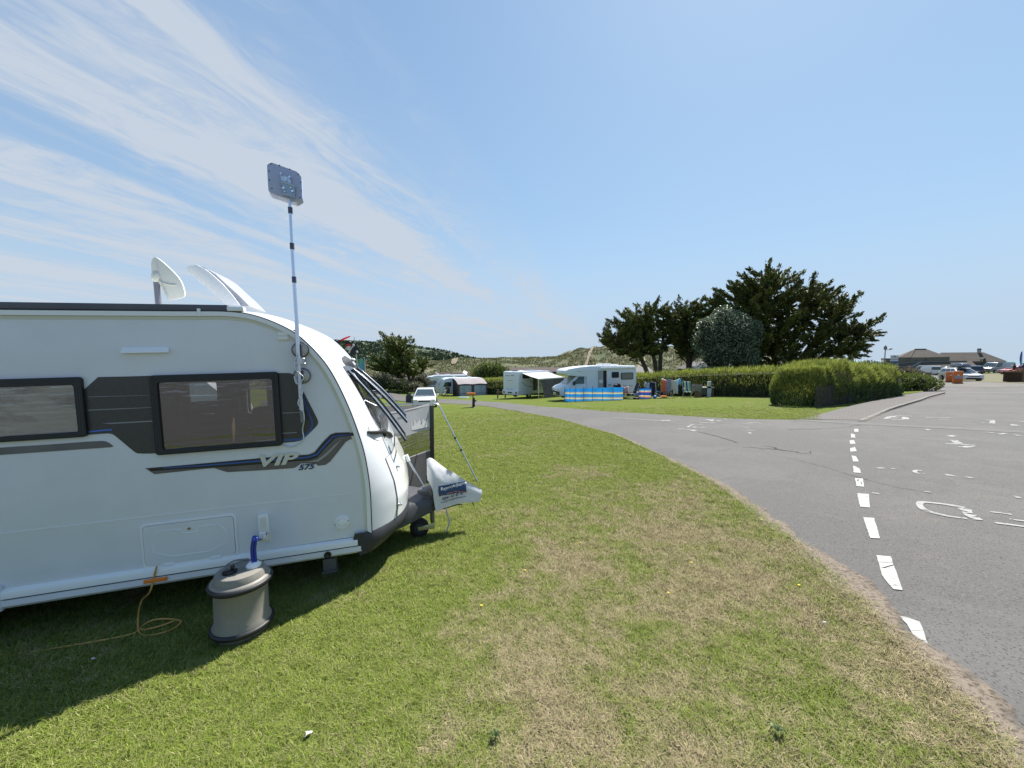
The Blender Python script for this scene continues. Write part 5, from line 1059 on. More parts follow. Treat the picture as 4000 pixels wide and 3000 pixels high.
# people at the right edge
def person(loc, head, label, skin_c, top, legs_m, pose, hscale=1.0, hair=(.03, .02, .015)):
    r = empty('person', loc, label, 'person', rz=head)
    J = pose; names = list(J); me = bpy.data.meshes.new('body'); E = [('pel','chest'),('chest','neck'),('neck','head'),('head','crown'),('chest','shL'),('shL','elL'),('elL','haL'),('haL','fiL'),('chest','shR'),('shR','elR'),('elR','haR'),('haR','fiR'),('pel','hiL'),('hiL','knL'),('knL','anL'),('anL','toL'),('pel','hiR'),('hiR','knR'),('knR','anR'),('anR','toR')]
    RAD = dict(pel=.15, chest=.16, neck=.06, head=.095, crown=.075, sh=.065, el=.048, ha=.036, fi=.028, hi=.095, kn=.062, an=.045, to=.04)
    me.from_pydata([J[n_] for n_ in names], [(names.index(a), names.index(b_)) for a, b_ in E], []); o = link('body', me, r)
    md = o.modifiers.new('skin', 'SKIN'); 
    for i, n_ in enumerate(names):
        k_ = n_ if n_ in RAD else n_[:2]; q = RAD[k_]; me.skin_vertices[0].data[i].radius = (q*(1.15 if n_ in ('pel', 'chest') else 1), q*(.8 if n_ in ('pel', 'chest') else 1)); me.skin_vertices[0].data[i].use_root = n_ == 'pel'
    o.modifiers.new('sub', 'SUBSURF').levels = 2; o.modifiers['sub'].render_levels = 2
    dg = bpy.context.evaluated_depsgraph_get(); m2 = bpy.data.meshes.new_from_object(o.evaluated_get(dg)); o.modifiers.clear(); o.data = m2; bpy.data.meshes.remove(me)
    m2.materials.clear(); [m2.materials.append(m_) for m_ in (skin_c, top, legs_m)]
    for p in m2.polygons:
        c_ = p.center; p.use_smooth = True; p.material_index = 0
        if c_.z < J['hiL'][2]+.06 and c_.z > .10 and not (abs(c_.y) > .33): p.material_index = 2
        elif J['hiL'][2] < c_.z < J['neck'][2]-.01 and (Vector(c_)-Vector(J['haL'])).length > .2 and (Vector(c_)-Vector(J['haR'])).length > .2: p.material_index = 1
    hd_ = Vector(J['head']); mb = MB(); mb.ell(hd_+Vector((-.02, 0, .07)), (.115, .10, .10)); obj('hair', mb, mat('hair_dark', hair, .8), r, smooth=60); return r
stand = dict(pel=(0,0,.95), chest=(0,0,1.33), neck=(0,0,1.52), head=(.02,0,1.62), crown=(.02,0,1.72), shL=(0,.19,1.43), elL=(.03,.30,1.18), haL=(.10,.42,1.36), fiL=(.13,.46,1.40), shR=(0,-.19,1.43), elR=(-.02,-.28,1.15), haR=(.05,-.26,.92), fiR=(.06,-.26,.83), hiL=(0,.10,.90), knL=(.03,.12,.50), anL=(-.01,.13,.08), toL=(.13,.14,.04), hiR=(0,-.10,.90), knR=(.0,-.12,.50), anR=(-.03,-.13,.08), toR=(.11,-.14,.04))
SK = mat('skin', (.45, .27, .19), .6)
person(at(3961, 58), R(90), 'person in black clothing standing beyond the brown planter with one arm raised', SK, M_['blk'], M_['blk'], stand)
person(at(3996, 56), R(120), 'person in dark navy top at the very right edge of the picture', SK, mat('navy_top', (.02, .03, .07), .8), M_['blk'], {k: (v[0], -v[1], v[2]) for k, v in stand.items()})
fp = at(3990, 80); ff = empty('feather_flag', fp, 'tall blue feather flag standing beyond the car park at the right edge', 'flag'); mb = MB(); mb.tube(catmull([(0, 0, 0), (0, 0, 2.2), (-.1, 0, 3.6), (-.2, 0, 4.3)], 4), .025, 6); obj('pole', mb, M_['silver'], ff)
mb = MB(); mb.grid([[(-.02-.2*v*v+.0*u-u*.5*math.sin(math.pi*(.15+.75*v))+.0, .04*math.sin(5*u+4*v), .9+3.2*v) for u in (0, .3, .6, 1)] for v in np.linspace(0, 1, 12)]); obj('flag_cloth', mb, mat('flag_blue', (.02, .10, .40), .7), ff, smooth=60)

# ------------------------------------------------------------------ buildings
M_slate = mat('roof_slate', (.062, .052, .044), .9, c2=(.095, .08, .065), vscale=.6); M_render = mat('stone_wall', (.15, .135, .115), .9, var=.15, vscale=1); M_brown = mat('brown_roof', (.05, .034, .029), .9, c2=(.075, .052, .045), vscale=.5); M_dkwood = mat('dark_boards', (.022, .018, .016), .85, var=.3, vscale=2)
def hip(mb, x0, x1, y0, y1, z0, z1, rx0, rx1, ov=.3):
    x0 -= ov; x1 += ov; y0 -= ov; y1 += ov; ym = (y0+y1)/2
    mb.add([(x0, y0, z0), (x1, y0, z0), (x1, y1, z0), (x0, y1, z0), (rx0, ym, z1), (rx1, ym, z1)], [(0, 1, 5, 4), (1, 2, 5), (2, 3, 4, 5), (3, 0, 4), (3, 2, 1, 0)])
B0 = at(3600, 97); bl = empty('beach_building', B0, 'low stone building with two big hipped roofs and a chimney beyond the car park', 'building')
BR = R(-35); cb_, sb_ = math.cos(BR), math.sin(BR); bl.rotation_euler = (0, 0, BR); bl.scale = (1, .5, 1)
def bx(px): u_ = (px-2000)/F; return (u_*97-B0.x)/(cb_-sb_*u_)
def bz(py, Y=97): return P(3600, py, Y).z-B0.z
mb = MB(); mb.box((bx(3500), 0, -1), (bx(3690), 12, bz(1395))); obj('wall', mb, M_render, bl)
mb = MB(); hip(mb, bx(3512), bx(3697), 0, 12, bz(1396), bz(1363), bx(3580), bx(3628)); r1 = obj('roof', mb, M_slate, bl)
mb = MB(); mb.box((bx(3581), 5.9, bz(1365)), (bx(3626), 6.1, bz(1361))); obj('ridge', mb, M_brown, r1); mb = MB(); mb.tube([(bx(3552), -.3, bz(1396)), (bx(3581), 5.9, bz(1362.5))], .14, 4); obj('hip_tiles', mb, M_render, r1)
mb = MB(); mb.box((bx(3688), 1.5, -1), (bx(3932), 13.5, bz(1412))); obj('wall', mb, M_render, bl)
mb = MB(); hip(mb, bx(3670), bx(3932), 1.5, 13.5, bz(1412), bz(1377), bx(3690), bx(3862)); r2 = obj('roof', mb, M_slate, bl)
mb = MB(); mb.box((bx(3838), 7.1, bz(1390)), (bx(3852), 8.2, bz(1366))); chm = obj('chimney', mb, mat('chimney_render', (.42, .38, .38), .9), r2, bevel=.03); mb = MB(); mb.box((bx(3837), 7.0, bz(1366.5)), (bx(3853), 8.3, bz(1364.5))); 
obj('chimney_cap', mb, mat('chimney_brick', (.14, .05, .05), .9), r2); mb = MB(); mb.cyl((bx(3845), 7.6, bz(1364.5)), (bx(3845), 7.6, bz(1362.5)), .28, n=10); obj('chimney_pot', mb, mat('pot', (.05, .03, .03), .8), r2)
mb = MB(); mb.add([(bx(3552), -.3, bz(1396.5)), (bx(3705), -.3, bz(1394)), (bx(3705), -.3, bz(1411)), (bx(3552), -.3, bz(1413))], [(3, 2, 1, 0)]); obj('gable_band', mb, M_render, bl)
mb = MB(); mb.box((bx(3608), -.38, bz(1408)), (bx(3618), -.31, bz(1403))); obj('window', mb, M_['glass'], bl); mb = MB(); mb.box((bx(3572), -.38, bz(1409)), (bx(3576), -.31, bz(1406))); obj('window', mb, M_['glass'], bl)
# long low lean-to roofs in front
mb = MB(); mb.add([(bx(3592), -1, bz(1414.5)), (bx(3790), -1, bz(1411)), (bx(3800), -5, bz(1430)), (bx(3545), -5, bz(1437))], [(3, 2, 1, 0)]); mb.add([(bx(3592), -1, bz(1414.5)), (bx(3545), -5, bz(1437)), (bx(3465), -5, bz(1433)), (bx(3480), -1, bz(1424))], [(3, 2, 1, 0)]); obj('lean_to_roof', mb, M_slate, bl)
mb = MB(); mb.tube([(bx(3592), -1, bz(1414)), (bx(3545), -5, bz(1436))], .35, 4); mb.tube([(bx(3474), -1.1, bz(1425)), (bx(3548), -1.1, bz(1416)), (bx(3592), -1, bz(1414)), (bx(3770), -1, bz(1410.5))], .14, 4); obj('flashing', mb, mat('lead_flashing', (.18, .175, .165), .7), bl)
mb = MB(); mb.box((bx(3460), -4.9, -1), (bx(3810), -1, bz(1432))); obj('lean_to_wall', mb, mat('rubble_wall', (.16, .14, .12), .95, var=.3, vscale=2), bl)
mb = MB(); mb.box((bx(3794), -1, bz(1428)), (bx(3832), 3, bz(1411))); obj('plant_store', mb, mat('store_boards', (.10, .09, .08), .9), bl); mb = MB(); mb.prism([(bx(3826), bz(1440)), (bx(3843), bz(1440)), (bx(3843), bz(1404)), (bx(3837), bz(1398)), (bx(3832), bz(1402)), (bx(3830), bz(1412)), (bx(3826), bz(1414))], -1.5, 2); obj('buttress', mb, mat('buttress', (.06, .06, .05), .9), bl)
mb = MB(); mb.box((bx(3462), 2, -1), (bx(3535), 8, bz(1404))); obj('annexe_wall', mb, mat('annexe', (.17, .155, .13), .9), bl); mb = MB(); mb.add([(bx(3442), 1.5, bz(1418)), (bx(3535), 1.5, bz(1414)), (bx(3520), 5, bz(1402)), (bx(3446), 5, bz(1402.5))], [(0, 1, 2, 3)]); obj('annexe_roof', mb, mat('annexe_roof', (.15, .135, .11), .9), bl)
mb = MB(); mb.tube([(bx(3446), 5, bz(1402.5)), (bx(3520), 5, bz(1402)), (bx(3532), 2, bz(1414))], .18, 4); obj('verge_board', mb, M_dkwood, bl)
# street lamp with a panel, and the notice board
sl = at(3453, 62); lm = empty('street_lamp', sl, 'slim street lamp with a small panel on top behind the hedge corner', 'street lamp'); def_z = lambda py, Y=62: P(3453, py, Y).z-sl.z
mb = MB(); mb.tube([(0, 0, 0), (0, 0, def_z(1349))], [.09, .06], 8); obj('pole', mb, M_['grey'], lm, smooth=50)
mb = MB(); mb.tube(catmull([(0, 0, def_z(1371)), (.25, 0, def_z(1367)), (.85, 0, def_z(1366))], 4), .035, 6); obj('lamp_arm', mb, M_['grey'], lm); mb = MB(); mb.prism([(.72, def_z(1366)), (1.12, def_z(1364)), (1.02, def_z(1361)), (.76, def_z(1361.5))], -.12, .12); obj('lamp_head', mb, M_['blk'], lm, bevel=.02)
mb = MB(); mb.box((-.26, -.05, def_z(1366)), (.24, .02, def_z(1353))); obj('panel', mb, mat('lamp_panel', (.20, .14, .16), .5), lm, bevel=.01)
sg = at(3491, 58); sn = empty('notice_board', sg, 'pale notice board with a blue foot band on posts behind the hedge', 'sign'); sz = lambda py: P(3491, py, 58).z-sg.z
mb = MB(); mb.box((-.58, 0, sz(1419)), (.58, .05, sz(1388))); obj('sign_panel', mb, mat('sign_pale', (.55, .57, .60), .6), sn); mb = MB(); mb.box((-.585, -.012, sz(1419)), (.585, -.002, sz(1411))); obj('sign_band', mb, mat('sign_blue', (.04, .09, .2), .6), sn)
mb = MB(); mb.box((-.58, -.008, sz(1404.5)), (.58, -.002, sz(1403))); obj('sign_rule', mb, M_['grey'], sn)
text_obj('lettering', 'Ta', .34, M_['blk'], sn, Matrix.Translation((-.18, -.01, sz(1394.5))), offset=.012)
for s_ in (-.45, .45): mb = MB(); mb.cyl((s_, .06, 0), (s_, .06, sz(1389)), .04, n=8); obj('post', mb, M_['grey'], sn)
# chalets among the trees
def chalet(name, label, Y, xa, xb, ye, yr, ridge, roofm, wallm=M_dkwood, depth=6, rx=None, win=()):
    o0 = at((xa+xb)/2, Y); r = empty('chalet', o0, label, 'chalet'); X = lambda px: (px-2000)/F*Y-o0.x; Zp = lambda py: P(2000, py, Y).z-o0.z
    mb = MB(); mb.box((X(xa)+.3, 0, -2), (X(xb)-.3, depth, Zp(ye))); w_ = obj('wall', mb, wallm, r)
    mb = MB(); hip(mb, X(xa), X(xb), 0, depth, Zp(ye), Zp(yr), X(ridge[0]), X(ridge[1]), .1); ro = obj('roof', mb, roofm, r)
    for a, b_, c_, d_ in win: mb = MB(); mb.box((X(a), -.04, Zp(d_)), (X(b_), .0, Zp(c_))); obj('window', mb, M_['glass'], r)
    return r, X, Zp, ro
ch1, X, Zp, ro = chalet('chalet', 'long brown roofed chalet behind the far caravan and its awning', 72, 1672, 1876, 1482, 1456, (1690, 1838), M_brown); 
mb = MB(); mb.prism([(X(1805), Zp(1461)), (X(1818), Zp(1468)), (X(1821), Zp(1467)), (X(1808), Zp(1460))], .4, 2.2, fn=lambda x, y, z: (x, y-.0, z+.02+(y)*.25)); obj('rooflight', mb, M_['palecloth'], ro)
chalet('chalet', 'dark chalet with a steep gable behind the leaning cypress', 62, 1600, 1690, 1492, 1459, (1643, 1646), M_dkwood, depth=5)
chalet('chalet', 'low brown chalet half hidden left of the leaning cypress trunk', 66, 1430, 1622, 1482, 1463, (1460, 1600), M_brown)
chalet('chalet', 'brown chalet roof showing above the hedge between the two motorhomes', 70, 1965, 2225, 1452, 1436, (1985, 2222), M_brown)
chalet('chalet', 'grey roofed chalet with small windows just right of the large motorhome', 60, 2440, 2560, 1458, 1436, (2440, 2560), mat('grey_felt_roof', (.15, .14, .135), .9, var=.1, vscale=1), win=((2486, 2488, 1463, 1469), (2502, 2508, 1463, 1469), (2515, 2521, 1463, 1469), (2537, 2543, 1462, 1469)))
chalet('chalet', 'dark shed under the big cypress trees behind the long hedge', 58, 2900, 3290, 1432, 1398, (2960, 3010), M_slate)
chalet('chalet', 'pale roofed hut glimpsed between the cypress trunks', 64, 2700, 2860, 1442, 1412, (2740, 2800), mat('pale_felt', (.13, .12, .115), .9))
# field wall by the flowering hedge
p0 = at(3480, 66); mb = MB(); mb.box((-1, 0, -.5), (7, .4, 1.0)); o_ = tag(obj('stone_wall', mb, mat('dry_stone', (.20, .15, .11), .95, var=.4, vscale=3, bump=.5, bscale=4), bevel=.05), 'low rubble stone wall beyond the flowering hedge', 'wall'); o_.location = p0

# ------------------------------------------------------------------ motorhomes and caravans on the far pitches
MW = mat('motorhome_white', (.68, .73, .79), .35, coat=.2)
def pane(parent, x0, z0, x1, z1, y, name='window', fm=None, gm=None, r=.08):
    s_ = 1 if y > 0 else -1
    f_ = curve_plate(name, [rrect(x0, z0, x1, z1, r)], .03, fm or M_['blk'], parent, M=Matrix.Translation((0, y-(0 if s_ > 0 else .03), 0)), bevel=.004)
    curve_plate('glass', [rrect(x0+.06, z0+.05, x1-.06, z1-.05, r*.6)], .01, gm or M_['glass'], f_, M=Matrix.Translation((0, y+(.031 if s_ > 0 else -.041), 0))); return f_
# large motorhome: x forward, camera sees its left side
h_ = R(180+13); rearc = at(2487, 32.4); Rm = Matrix.Rotation(h_, 3, 'Z'); loc2 = rearc - Rm@Vector((-3.35, 1.12, 0)); loc2.z = base_h(rearc.x-2.5, 32)+.02
m2 = empty('motorhome', loc2, 'large white motorhome with an overcab and an open side door behind the blue windbreak', 'motorhome', rz=h_)
m2.rotation_euler = (0, R(1.0), h_)
def prm(pts): return [(x-3.35, z) for x, z in pts]
mb = MB(); mb.prism(prm([(0, .42), (0, 2.55), (.1, 2.70), (2.2, 2.74), (4.2, 2.74), (5.2, 2.66), (6.1, 2.52), (6.32, 2.38), (6.32, 2.14), (6.1, 2.02), (5.0, 1.90), (4.5, 1.88), (4.4, .42)]), -1.12, 1.12); obj('body', mb, MW, m2, bevel=.06, smooth=45)
mb = MB(); mb.prism(prm([(4.3, .38), (4.3, 2.0), (5.2, 2.0), (6.05, 1.28), (6.55, 1.12), (6.78, .95), (6.82, .45), (6.7, .32), (5.2, .32)]), -.98, .98, fn=lambda x, y, z: (x, y*(1-.08*(x > 2.6)-.06*(z > 1.9)), z)); obj('cab', mb, MW, m2, bevel=.07, smooth=45)
mb = MB(); mb.add([Vector((5.24-3.35, -.8, 1.955)), Vector((5.24-3.35, .8, 1.955)), Vector((6.06-3.35, .86, 1.29)), Vector((6.06-3.35, -.86, 1.29))], [(0, 1, 2, 3)]); mb.v = [(x+.015, y, z+.015) for x, y, z in mb.v]; obj('windscreen', mb, mat('silver_blind_screen', (.35, .42, .46), .1, metal=.2, c2=(.12, .16, .18), vscale=6), m2)
mb = MB(); mb.prism(prm([(4.65, 1.30), (4.65, 1.88), (5.12, 1.88), (5.62, 1.40), (5.55, 1.30)]), .96, .985); obj('cab_window', mb, mat('cab_glass', (.10, .14, .17), .1), m2, bevel=.01)
mb = MB(); mb.box((5.50-3.35, .98, 1.20), (5.66-3.35, 1.20, 1.52)); obj('mirror', mb, M_['blk'], m2, bevel=.03)
mb = MB(); mb.box((6.74-3.35, -.9, .42), (6.87-3.35, .9, .72)); obj('bumper', mb, M_['blk'], m2, bevel=.03); mb = MB(); mb.box((6.86-3.35, -.28, .50), (6.89-3.35, .28, .60)); obj('number_plate', mb, M_['plate'], m2)
for s_ in (-.7, .7): mb = MB(); mb.box((6.66-3.35, s_-.16, .80), (6.83-3.35, s_+.16, .98)); obj('headlight', mb, M_['lamp'], m2, bevel=.03)
for x in (5.75, 1.55): wheel(m2, x-3.35, .95, .33); wheel(m2, x-3.35, -.95, .33)
pane(m2, 1.62-3.35, 1.72, 2.26-3.35, 2.20, 1.12); pane(m2, .30-3.35, 1.55, 1.42-3.35, 2.12, 1.12, gm=mat('curtained_glass', (.20, .20, .17), .3))
mb = MB(); mb.box((2.72-3.35, 1.10, .72), (3.03-3.35, 1.128, 2.34)); obj('doorway', mb, mat('door_opening', (.03, .014, .01), .8), m2)
dr_ = MB(); dr_.box((3.06-3.35, 1.13, .74), (3.50-3.35, 1.17, 2.36)); d_ = obj('door', dr_, mat('door_inside', (.33, .33, .33), .6), m2, bevel=.02); mb = MB(); mb.box((3.08-3.35, 1.172, 1.30), (3.42-3.35, 1.20, 1.60)); obj('door_pocket', mb, M_['palecloth'], d_, bevel=.01)
mb = MB(); mb.box((.12-3.35, 1.12, 2.48), (3.3-3.35, 1.24, 2.62)); obj('awning_cassette', mb, M_['rail'], m2, bevel=.03, smooth=50)
for a in ((2.3, 1.05, 2.6, 1.2), (2.3, .75, 2.62, .92)): mb = MB(); mb.box((a[0]-3.35, 1.12, a[1]), (a[2]-3.35, 1.135, a[3])); obj('side_vent', mb, mat('vent_grey', (.35, .34, .33), .6), m2)
mb = MB(); mb.tube([(.3-3.35, 1.125, 1.02), (2.2-3.35, 1.125, .98)], .015, 4); obj('side_line', mb, M_['grey'], m2)
mb = MB(); mb.box((1.9-3.35, -.4, 2.74), (3.0-3.35, .4, 2.88)); obj('roof_vent', mb, M_['rail'], m2, bevel=.04); mb = MB(); mb.box((1.2-3.35, -.3, 2.74), (1.7-3.35, .3, 2.82)); obj('roof_vent', mb, M_['rail'], m2, bevel=.04)
mb = MB(); mb.add([(4.9-3.35, 1.125, 2.30), (5.35-3.35, 1.125, 2.36), (5.35-3.35, 1.125, 2.34), (4.95-3.35, 1.125, 2.28)], [(0, 1, 2, 3)]); obj('decal', mb, M_['grey'], m2)
# small motorhome with awning
a1 = R(46); rc = at(2026, 38.0); Rm = Matrix.Rotation(a1, 3, 'Z'); loc1 = rc-Rm@Vector((-3.0, -1.08, 0)); loc1.z = base_h(loc1.x, loc1.y)+.05
m1 = empty('motorhome', loc1, 'white motorhome seen from the rear corner with its awning and dark privacy sheet out', 'motorhome', rz=a1); m1.rotation_euler = (0, R(-.5), a1)
mb = MB(); mb.prism([(-3.0, .55), (-3.0, 2.65), (-2.9, 2.76), (.9, 2.76), (1.9, 2.72), (2.6, 2.45), (2.75, 2.15), (2.6, 1.9), (1.7, 1.85), (1.6, .4), (-2.85, .42)], -1.08, 1.08); obj('body', mb, MW, m1, bevel=.06, smooth=45)
mb = MB(); mb.prism([(1.5, .38), (1.5, 1.95), (2.1, 1.95), (2.7, 1.2), (3.1, 1.0), (3.15, .4), (2.9, .32)], -.95, .95); obj('cab', mb, MW, m1, bevel=.06, smooth=45)
mb = MB(); mb.box((-3.12, -1.1, .42), (-2.9, 1.1, .88)); bu = obj('rear_bumper', mb, MW, m1, bevel=.06, smooth=45); 
for s_ in (-.85, .85): mb = MB(); mb.box((-3.14, s_-.10, .55), (-3.11, s_+.10, .75)); obj('rear_light', mb, M_['rlamp'], bu)
mb = MB(); mb.box((-3.145, -.28, .58), (-3.12, .28, .70)); obj('number_plate', mb, M_['blk'], bu)
for z in (1.85, .98): mb = MB(); mb.tube([(-3.03, .55, z), (-3.06, .55, z), (-3.06, -.35, z), (-3.03, -.35, z)], .014, 5); obj('grab_rail', mb, M_['grey'], m1)
mb = MB(); mb.box((-3.012, .15, 2.28), (-2.99, .75, 2.34)); obj('decal', mb, M_['grey'], m1); mb = MB(); mb.box((-3.012, -.45, 2.32), (-2.99, -.05, 2.38)); obj('decal', mb, mat('decal_red', (.25, .03, .02), .5), m1)
pane(m1, -2.4, 2.05, -1.4, 2.48, -1.08); mb = MB(); mb.tube(catmull([(-2.6, -1.09, 1.75), (-1.9, -1.09, 1.35), (-1.0, -1.09, 1.15)], 5), .025, 4); mb.tube(catmull([(-1.3, -1.09, 1.75), (-.4, -1.09, 1.35), (.8, -1.09, 1.15)], 5), .02, 4); obj('swoosh', mb, mat('m1_swoosh', (.12, .12, .14), .4), m1)
mb = MB(); mb.box((-.8, -1.1, .75), (-.2, -1.075, 2.1)); obj('door', mb, mat('m1_door', (.12, .12, .13), .4), m1)
for x in (-1.35, 2.0): wheel(m1, x, .92, .33); wheel(m1, x, -.95, .33)
mb = MB(); mb.box((-2.0, -.4, 2.76), (-1.5, .4, 2.84)); obj('roof_vent', mb, M_['rail'], m1, bevel=.03); mb = MB(); mb.box((-2.6, -.3, 2.78), (-2.2, .2, 2.86), M=Matrix.Translation((0, 0, 0))); obj('solar_panel', mb, M_['glass'], m1); mb = MB(); mb.box((-.5, -.6, 2.77), (.8, .5, 2.83)); obj('solar_panel', mb, mat('solar', (.20, .28, .34), .15), m1)
aw = MB(); aw.grid([[(x, -1.08-2.2*v, 2.62-.52*v-.04*math.sin(math.pi*v)) for x in np.linspace(-2.55, 1.6, 8)] for v in np.linspace(0, 1, 6)]); obj('awning_canopy', aw, mat('awning_canvas', (.42, .41, .43), .8), m1, smooth=60)
mb = MB(); mb.box((-2.6, -3.34, 2.03), (1.65, -3.24, 2.14)); obj('awning_bar', mb, M_['rail'], m1, bevel=.02)
for x in (-2.55, 1.6): mb = MB(); mb.tube([(x, -3.29, 2.05), (x, -3.29, -.02)], .022, 6); obj('awning_leg', mb, M_['rail'], m1)
mb = MB(); rows = []
for v in np.linspace(0, 1, 12): rows.append([(-2.2+3.7*u+.25*v*(1-u)*3*(.9-v*.2)*.8-.0+.25*v*u, -3.30-.15*v+.05*math.sin(9*u+3*v)+.03*math.sin(17*u), 2.03-1.95*v) for u in np.linspace(0, 1, 24)])
mb.grid(rows); obj('privacy_sheet', mb, mat('privacy_mesh', (.085, .078, .088), .85, var=.2, vscale=2), m1, smooth=60)

# far caravan with its porch awning
cv = at(1768, 54.0); hcv = R(205); c3 = empty('caravan', at(1790, 54.5), 'white caravan with a grey and purple porch awning on the far pitch by the hedge', 'caravan', rz=hcv)
mb = MB(); mb.prism([(-3.3, .45), (-3.3, 2.3), (-3.15, 2.5), (1.6, 2.55), (2.2, 2.42), (2.75, 2.05), (3.05, 1.5), (3.15, .9), (3.1, .45)], -1.1, 1.1, fn=lambda x, y, z: (x-(.0 if abs(y) < .5 else .0), y, z)); obj('body', mb, MW, c3, bevel=.12, smooth=50)
for k, s_ in enumerate((-.62, .02, .66)):
    mb = MB(); y0, y1 = s_-.29, s_+.29; mb.add([(2.80, y0, 2.03), (2.80, y1, 2.03), (3.10, y1, 1.38), (3.10, y0, 1.38)], [(0, 1, 2, 3)]); mb.add([(2.30, y0, 2.42), (2.30, y1, 2.42), (2.72, y1, 2.12), (2.72, y0, 2.12)], [(0, 1, 2, 3)]); mb.v = [(x+.02, y, z+.01) for x, y, z in mb.v]; obj('front_window', mb, M_['glass'], c3)
mb = MB(); mb.add([(x, 1.115, z) for x, z in ((1.35, 1.35), (2.5, 1.35), (2.2, 1.98), (1.35, 1.98))], [(0, 1, 2, 3)]); obj('side_window', mb, M_['glass'], c3)
for y in (-.95, .95): wheel(c3, -.3, y, .32)
mb = MB(); mb.tube([(3.05, 0, .45), (4.3, 0, .42)], .06, 6); mb.cyl((4.0, 0, .0), (4.0, 0, .6), .03, n=6); obj('drawbar', mb, M_['grey'], c3)
for x in (.6, -1.6): mb = MB(); mb.box((x-.25, -.3, 2.54), (x+.25, .3, 2.64)); obj('roof_vent', mb, M_['rail'], c3, bevel=.03)
ex = mat('awning_purple', (.085, .06, .08), .8, var=.15, vscale=3); et = mat('awning_top', (.26, .23, .235), .8)
aw = empty('porch_awning', c3.location, 'grey and purple inflatable porch awning with two clear windows beside the far caravan', 'awning', rz=hcv)
A0, A1, D = -3.0, 1.15, 2.5
mb = MB(); mb.grid([[(x, 1.1+D*v, 2.5-.10*v-.62*v*v+.06*math.sin(math.pi*(x-A0)/(A1-A0)*2)**2*v) for x in np.linspace(A0, A1, 13)] for v in np.linspace(0, 1, 7)]); obj('awning_roof', mb, et, aw, smooth=60)
mb = MB(); mb.box((A0, 1.1+D, .0), (A1, 1.13+D, 1.78)); fr_ = obj('front_wall', mb, ex, aw)
for a, b_ in ((A0+.22, A0+1.9), (A0+2.3, A1-.2)):
    f_ = curve_plate('window', [rrect(a, .25, b_, 1.62, .22)], .02, mat('awning_clear', (.30, .36, .48), .12, var=.2, vscale=2), fr_, M=Matrix.Translation((0, 1.132+D, 0))); mb = MB(); mb.box((a, 1.155+D, .52), (b_, 1.165+D, .58)); obj('window_bar', mb, ex, f_)
for x in (A0, A1): mb = MB(); mb.add([(x, 1.1, 0), (x, 1.13+D, 0), (x, 1.13+D, 1.8), (x, 2.2, 2.3), (x, 1.1, 2.5)], [(0, 1, 2, 3, 4)]); obj('side_wall', mb, ex, aw)
mb = MB(); mb.add([(A1+.012, 1.8, .0), (A1+.012, 2.9, .0), (A1+.012, 2.9, 1.6), (A1+.012, 2.4, 1.85), (A1+.012, 1.8, 1.6)], [(0, 1, 2, 3, 4)]); obj('door_panel', mb, mat('door_dark', (.03, .03, .03), .7), aw)
# third motorhome behind it
c4 = empty('motorhome', at(1742, 60.5), 'white overcab motorhome with blue bonnet parked behind the far caravan', 'motorhome', rz=R(198))
mb = MB(); mb.prism([(-3.3, .45), (-3.3, 2.7), (-3.1, 2.85), (1.5, 2.85), (2.8, 2.62), (3.0, 2.4), (2.9, 2.2), (1.5, 2.02), (1.4, .45)], -1.1, 1.1); obj('body', mb, MW, c4, bevel=.08, smooth=50)
mb = MB(); mb.prism([(1.3, .4), (1.3, 2.05), (1.9, 2.05), (2.8, 1.35), (3.3, 1.1), (3.5, .9), (3.5, .4)], -.98, .98); obj('cab', mb, paint('cab_blue', (.22, .27, .34), .2), c4, bevel=.07, smooth=50)
mb = MB(); mb.add([(1.95, -.8, 2.0), (1.95, .8, 2.0), (2.8, .86, 1.38), (2.8, -.86, 1.38)], [(0, 1, 2, 3)]); mb.v = [(x+.02, y, z+.02) for x, y, z in mb.v]; obj('windscreen', mb, M_['screen'], c4); mb = MB(); mb.add([(x, .99, z) for x, z in ((1.5, 1.4), (2.55, 1.4), (2.0, 1.95), (1.5, 1.95))], [(0, 1, 2, 3)]); obj('cab_window', mb, M_['screen'], c4)
mb = MB(); mb.prism([(1.2, 2.25), (2.4, 2.42), (2.75, 2.52), (2.3, 2.38), (1.3, 2.2)], 1.1, 1.115); obj('swoosh', mb, M_['grey'], c4); 
for x in (2.3, -1.9): wheel(c4, x, .93, .33); wheel(c4, x, -.93, .33)
mb = MB(); mb.box((-.6, -.3, 2.85), (.1, .3, 2.95)); obj('roof_vent', mb, M_['rail'], c4); mb = MB(); mb.prism([(.9, 2.85), (1.5, 3.3), (1.65, 3.32), (1.2, 2.85)], -.4, .4); obj('open_roof_vent', mb, M_['rail'], c4); mb = MB(); mb.tube([(-.9, 0, 2.85), (-.9, 0, 3.35)], .02, 5); obj('aerial', mb, M_['blk'], c4)
# caravans peeping over the hedge under the trees
for px, Y, wd, lab, hd_ in ((2752, 47, 2.3, 'white caravan roof over the hedge, left of two under the silver shrub', 80), (2835, 47, 2.9, 'white caravan roof over the hedge, right of two under the silver shrub', 8), (3395, 46, .1, '', 0)):
    if not lab: continue
    r = empty('caravan', at(px, Y), lab, 'caravan', rz=R(hd_)); mb = MB(); mb.prism([(-2.2, .5), (-2.2, 2.5), (-1.9, 2.75), (1.4, 2.75), (1.9, 2.5), (2.2, 1.6), (2.2, .5)], -wd/2, wd/2); obj('body', mb, MW, r, bevel=.12, smooth=50); pane(r, -1.2, 1.9, .1, 2.35, -wd/2)
    wheel(r, 0, -.9); wheel(r, 0, .9)
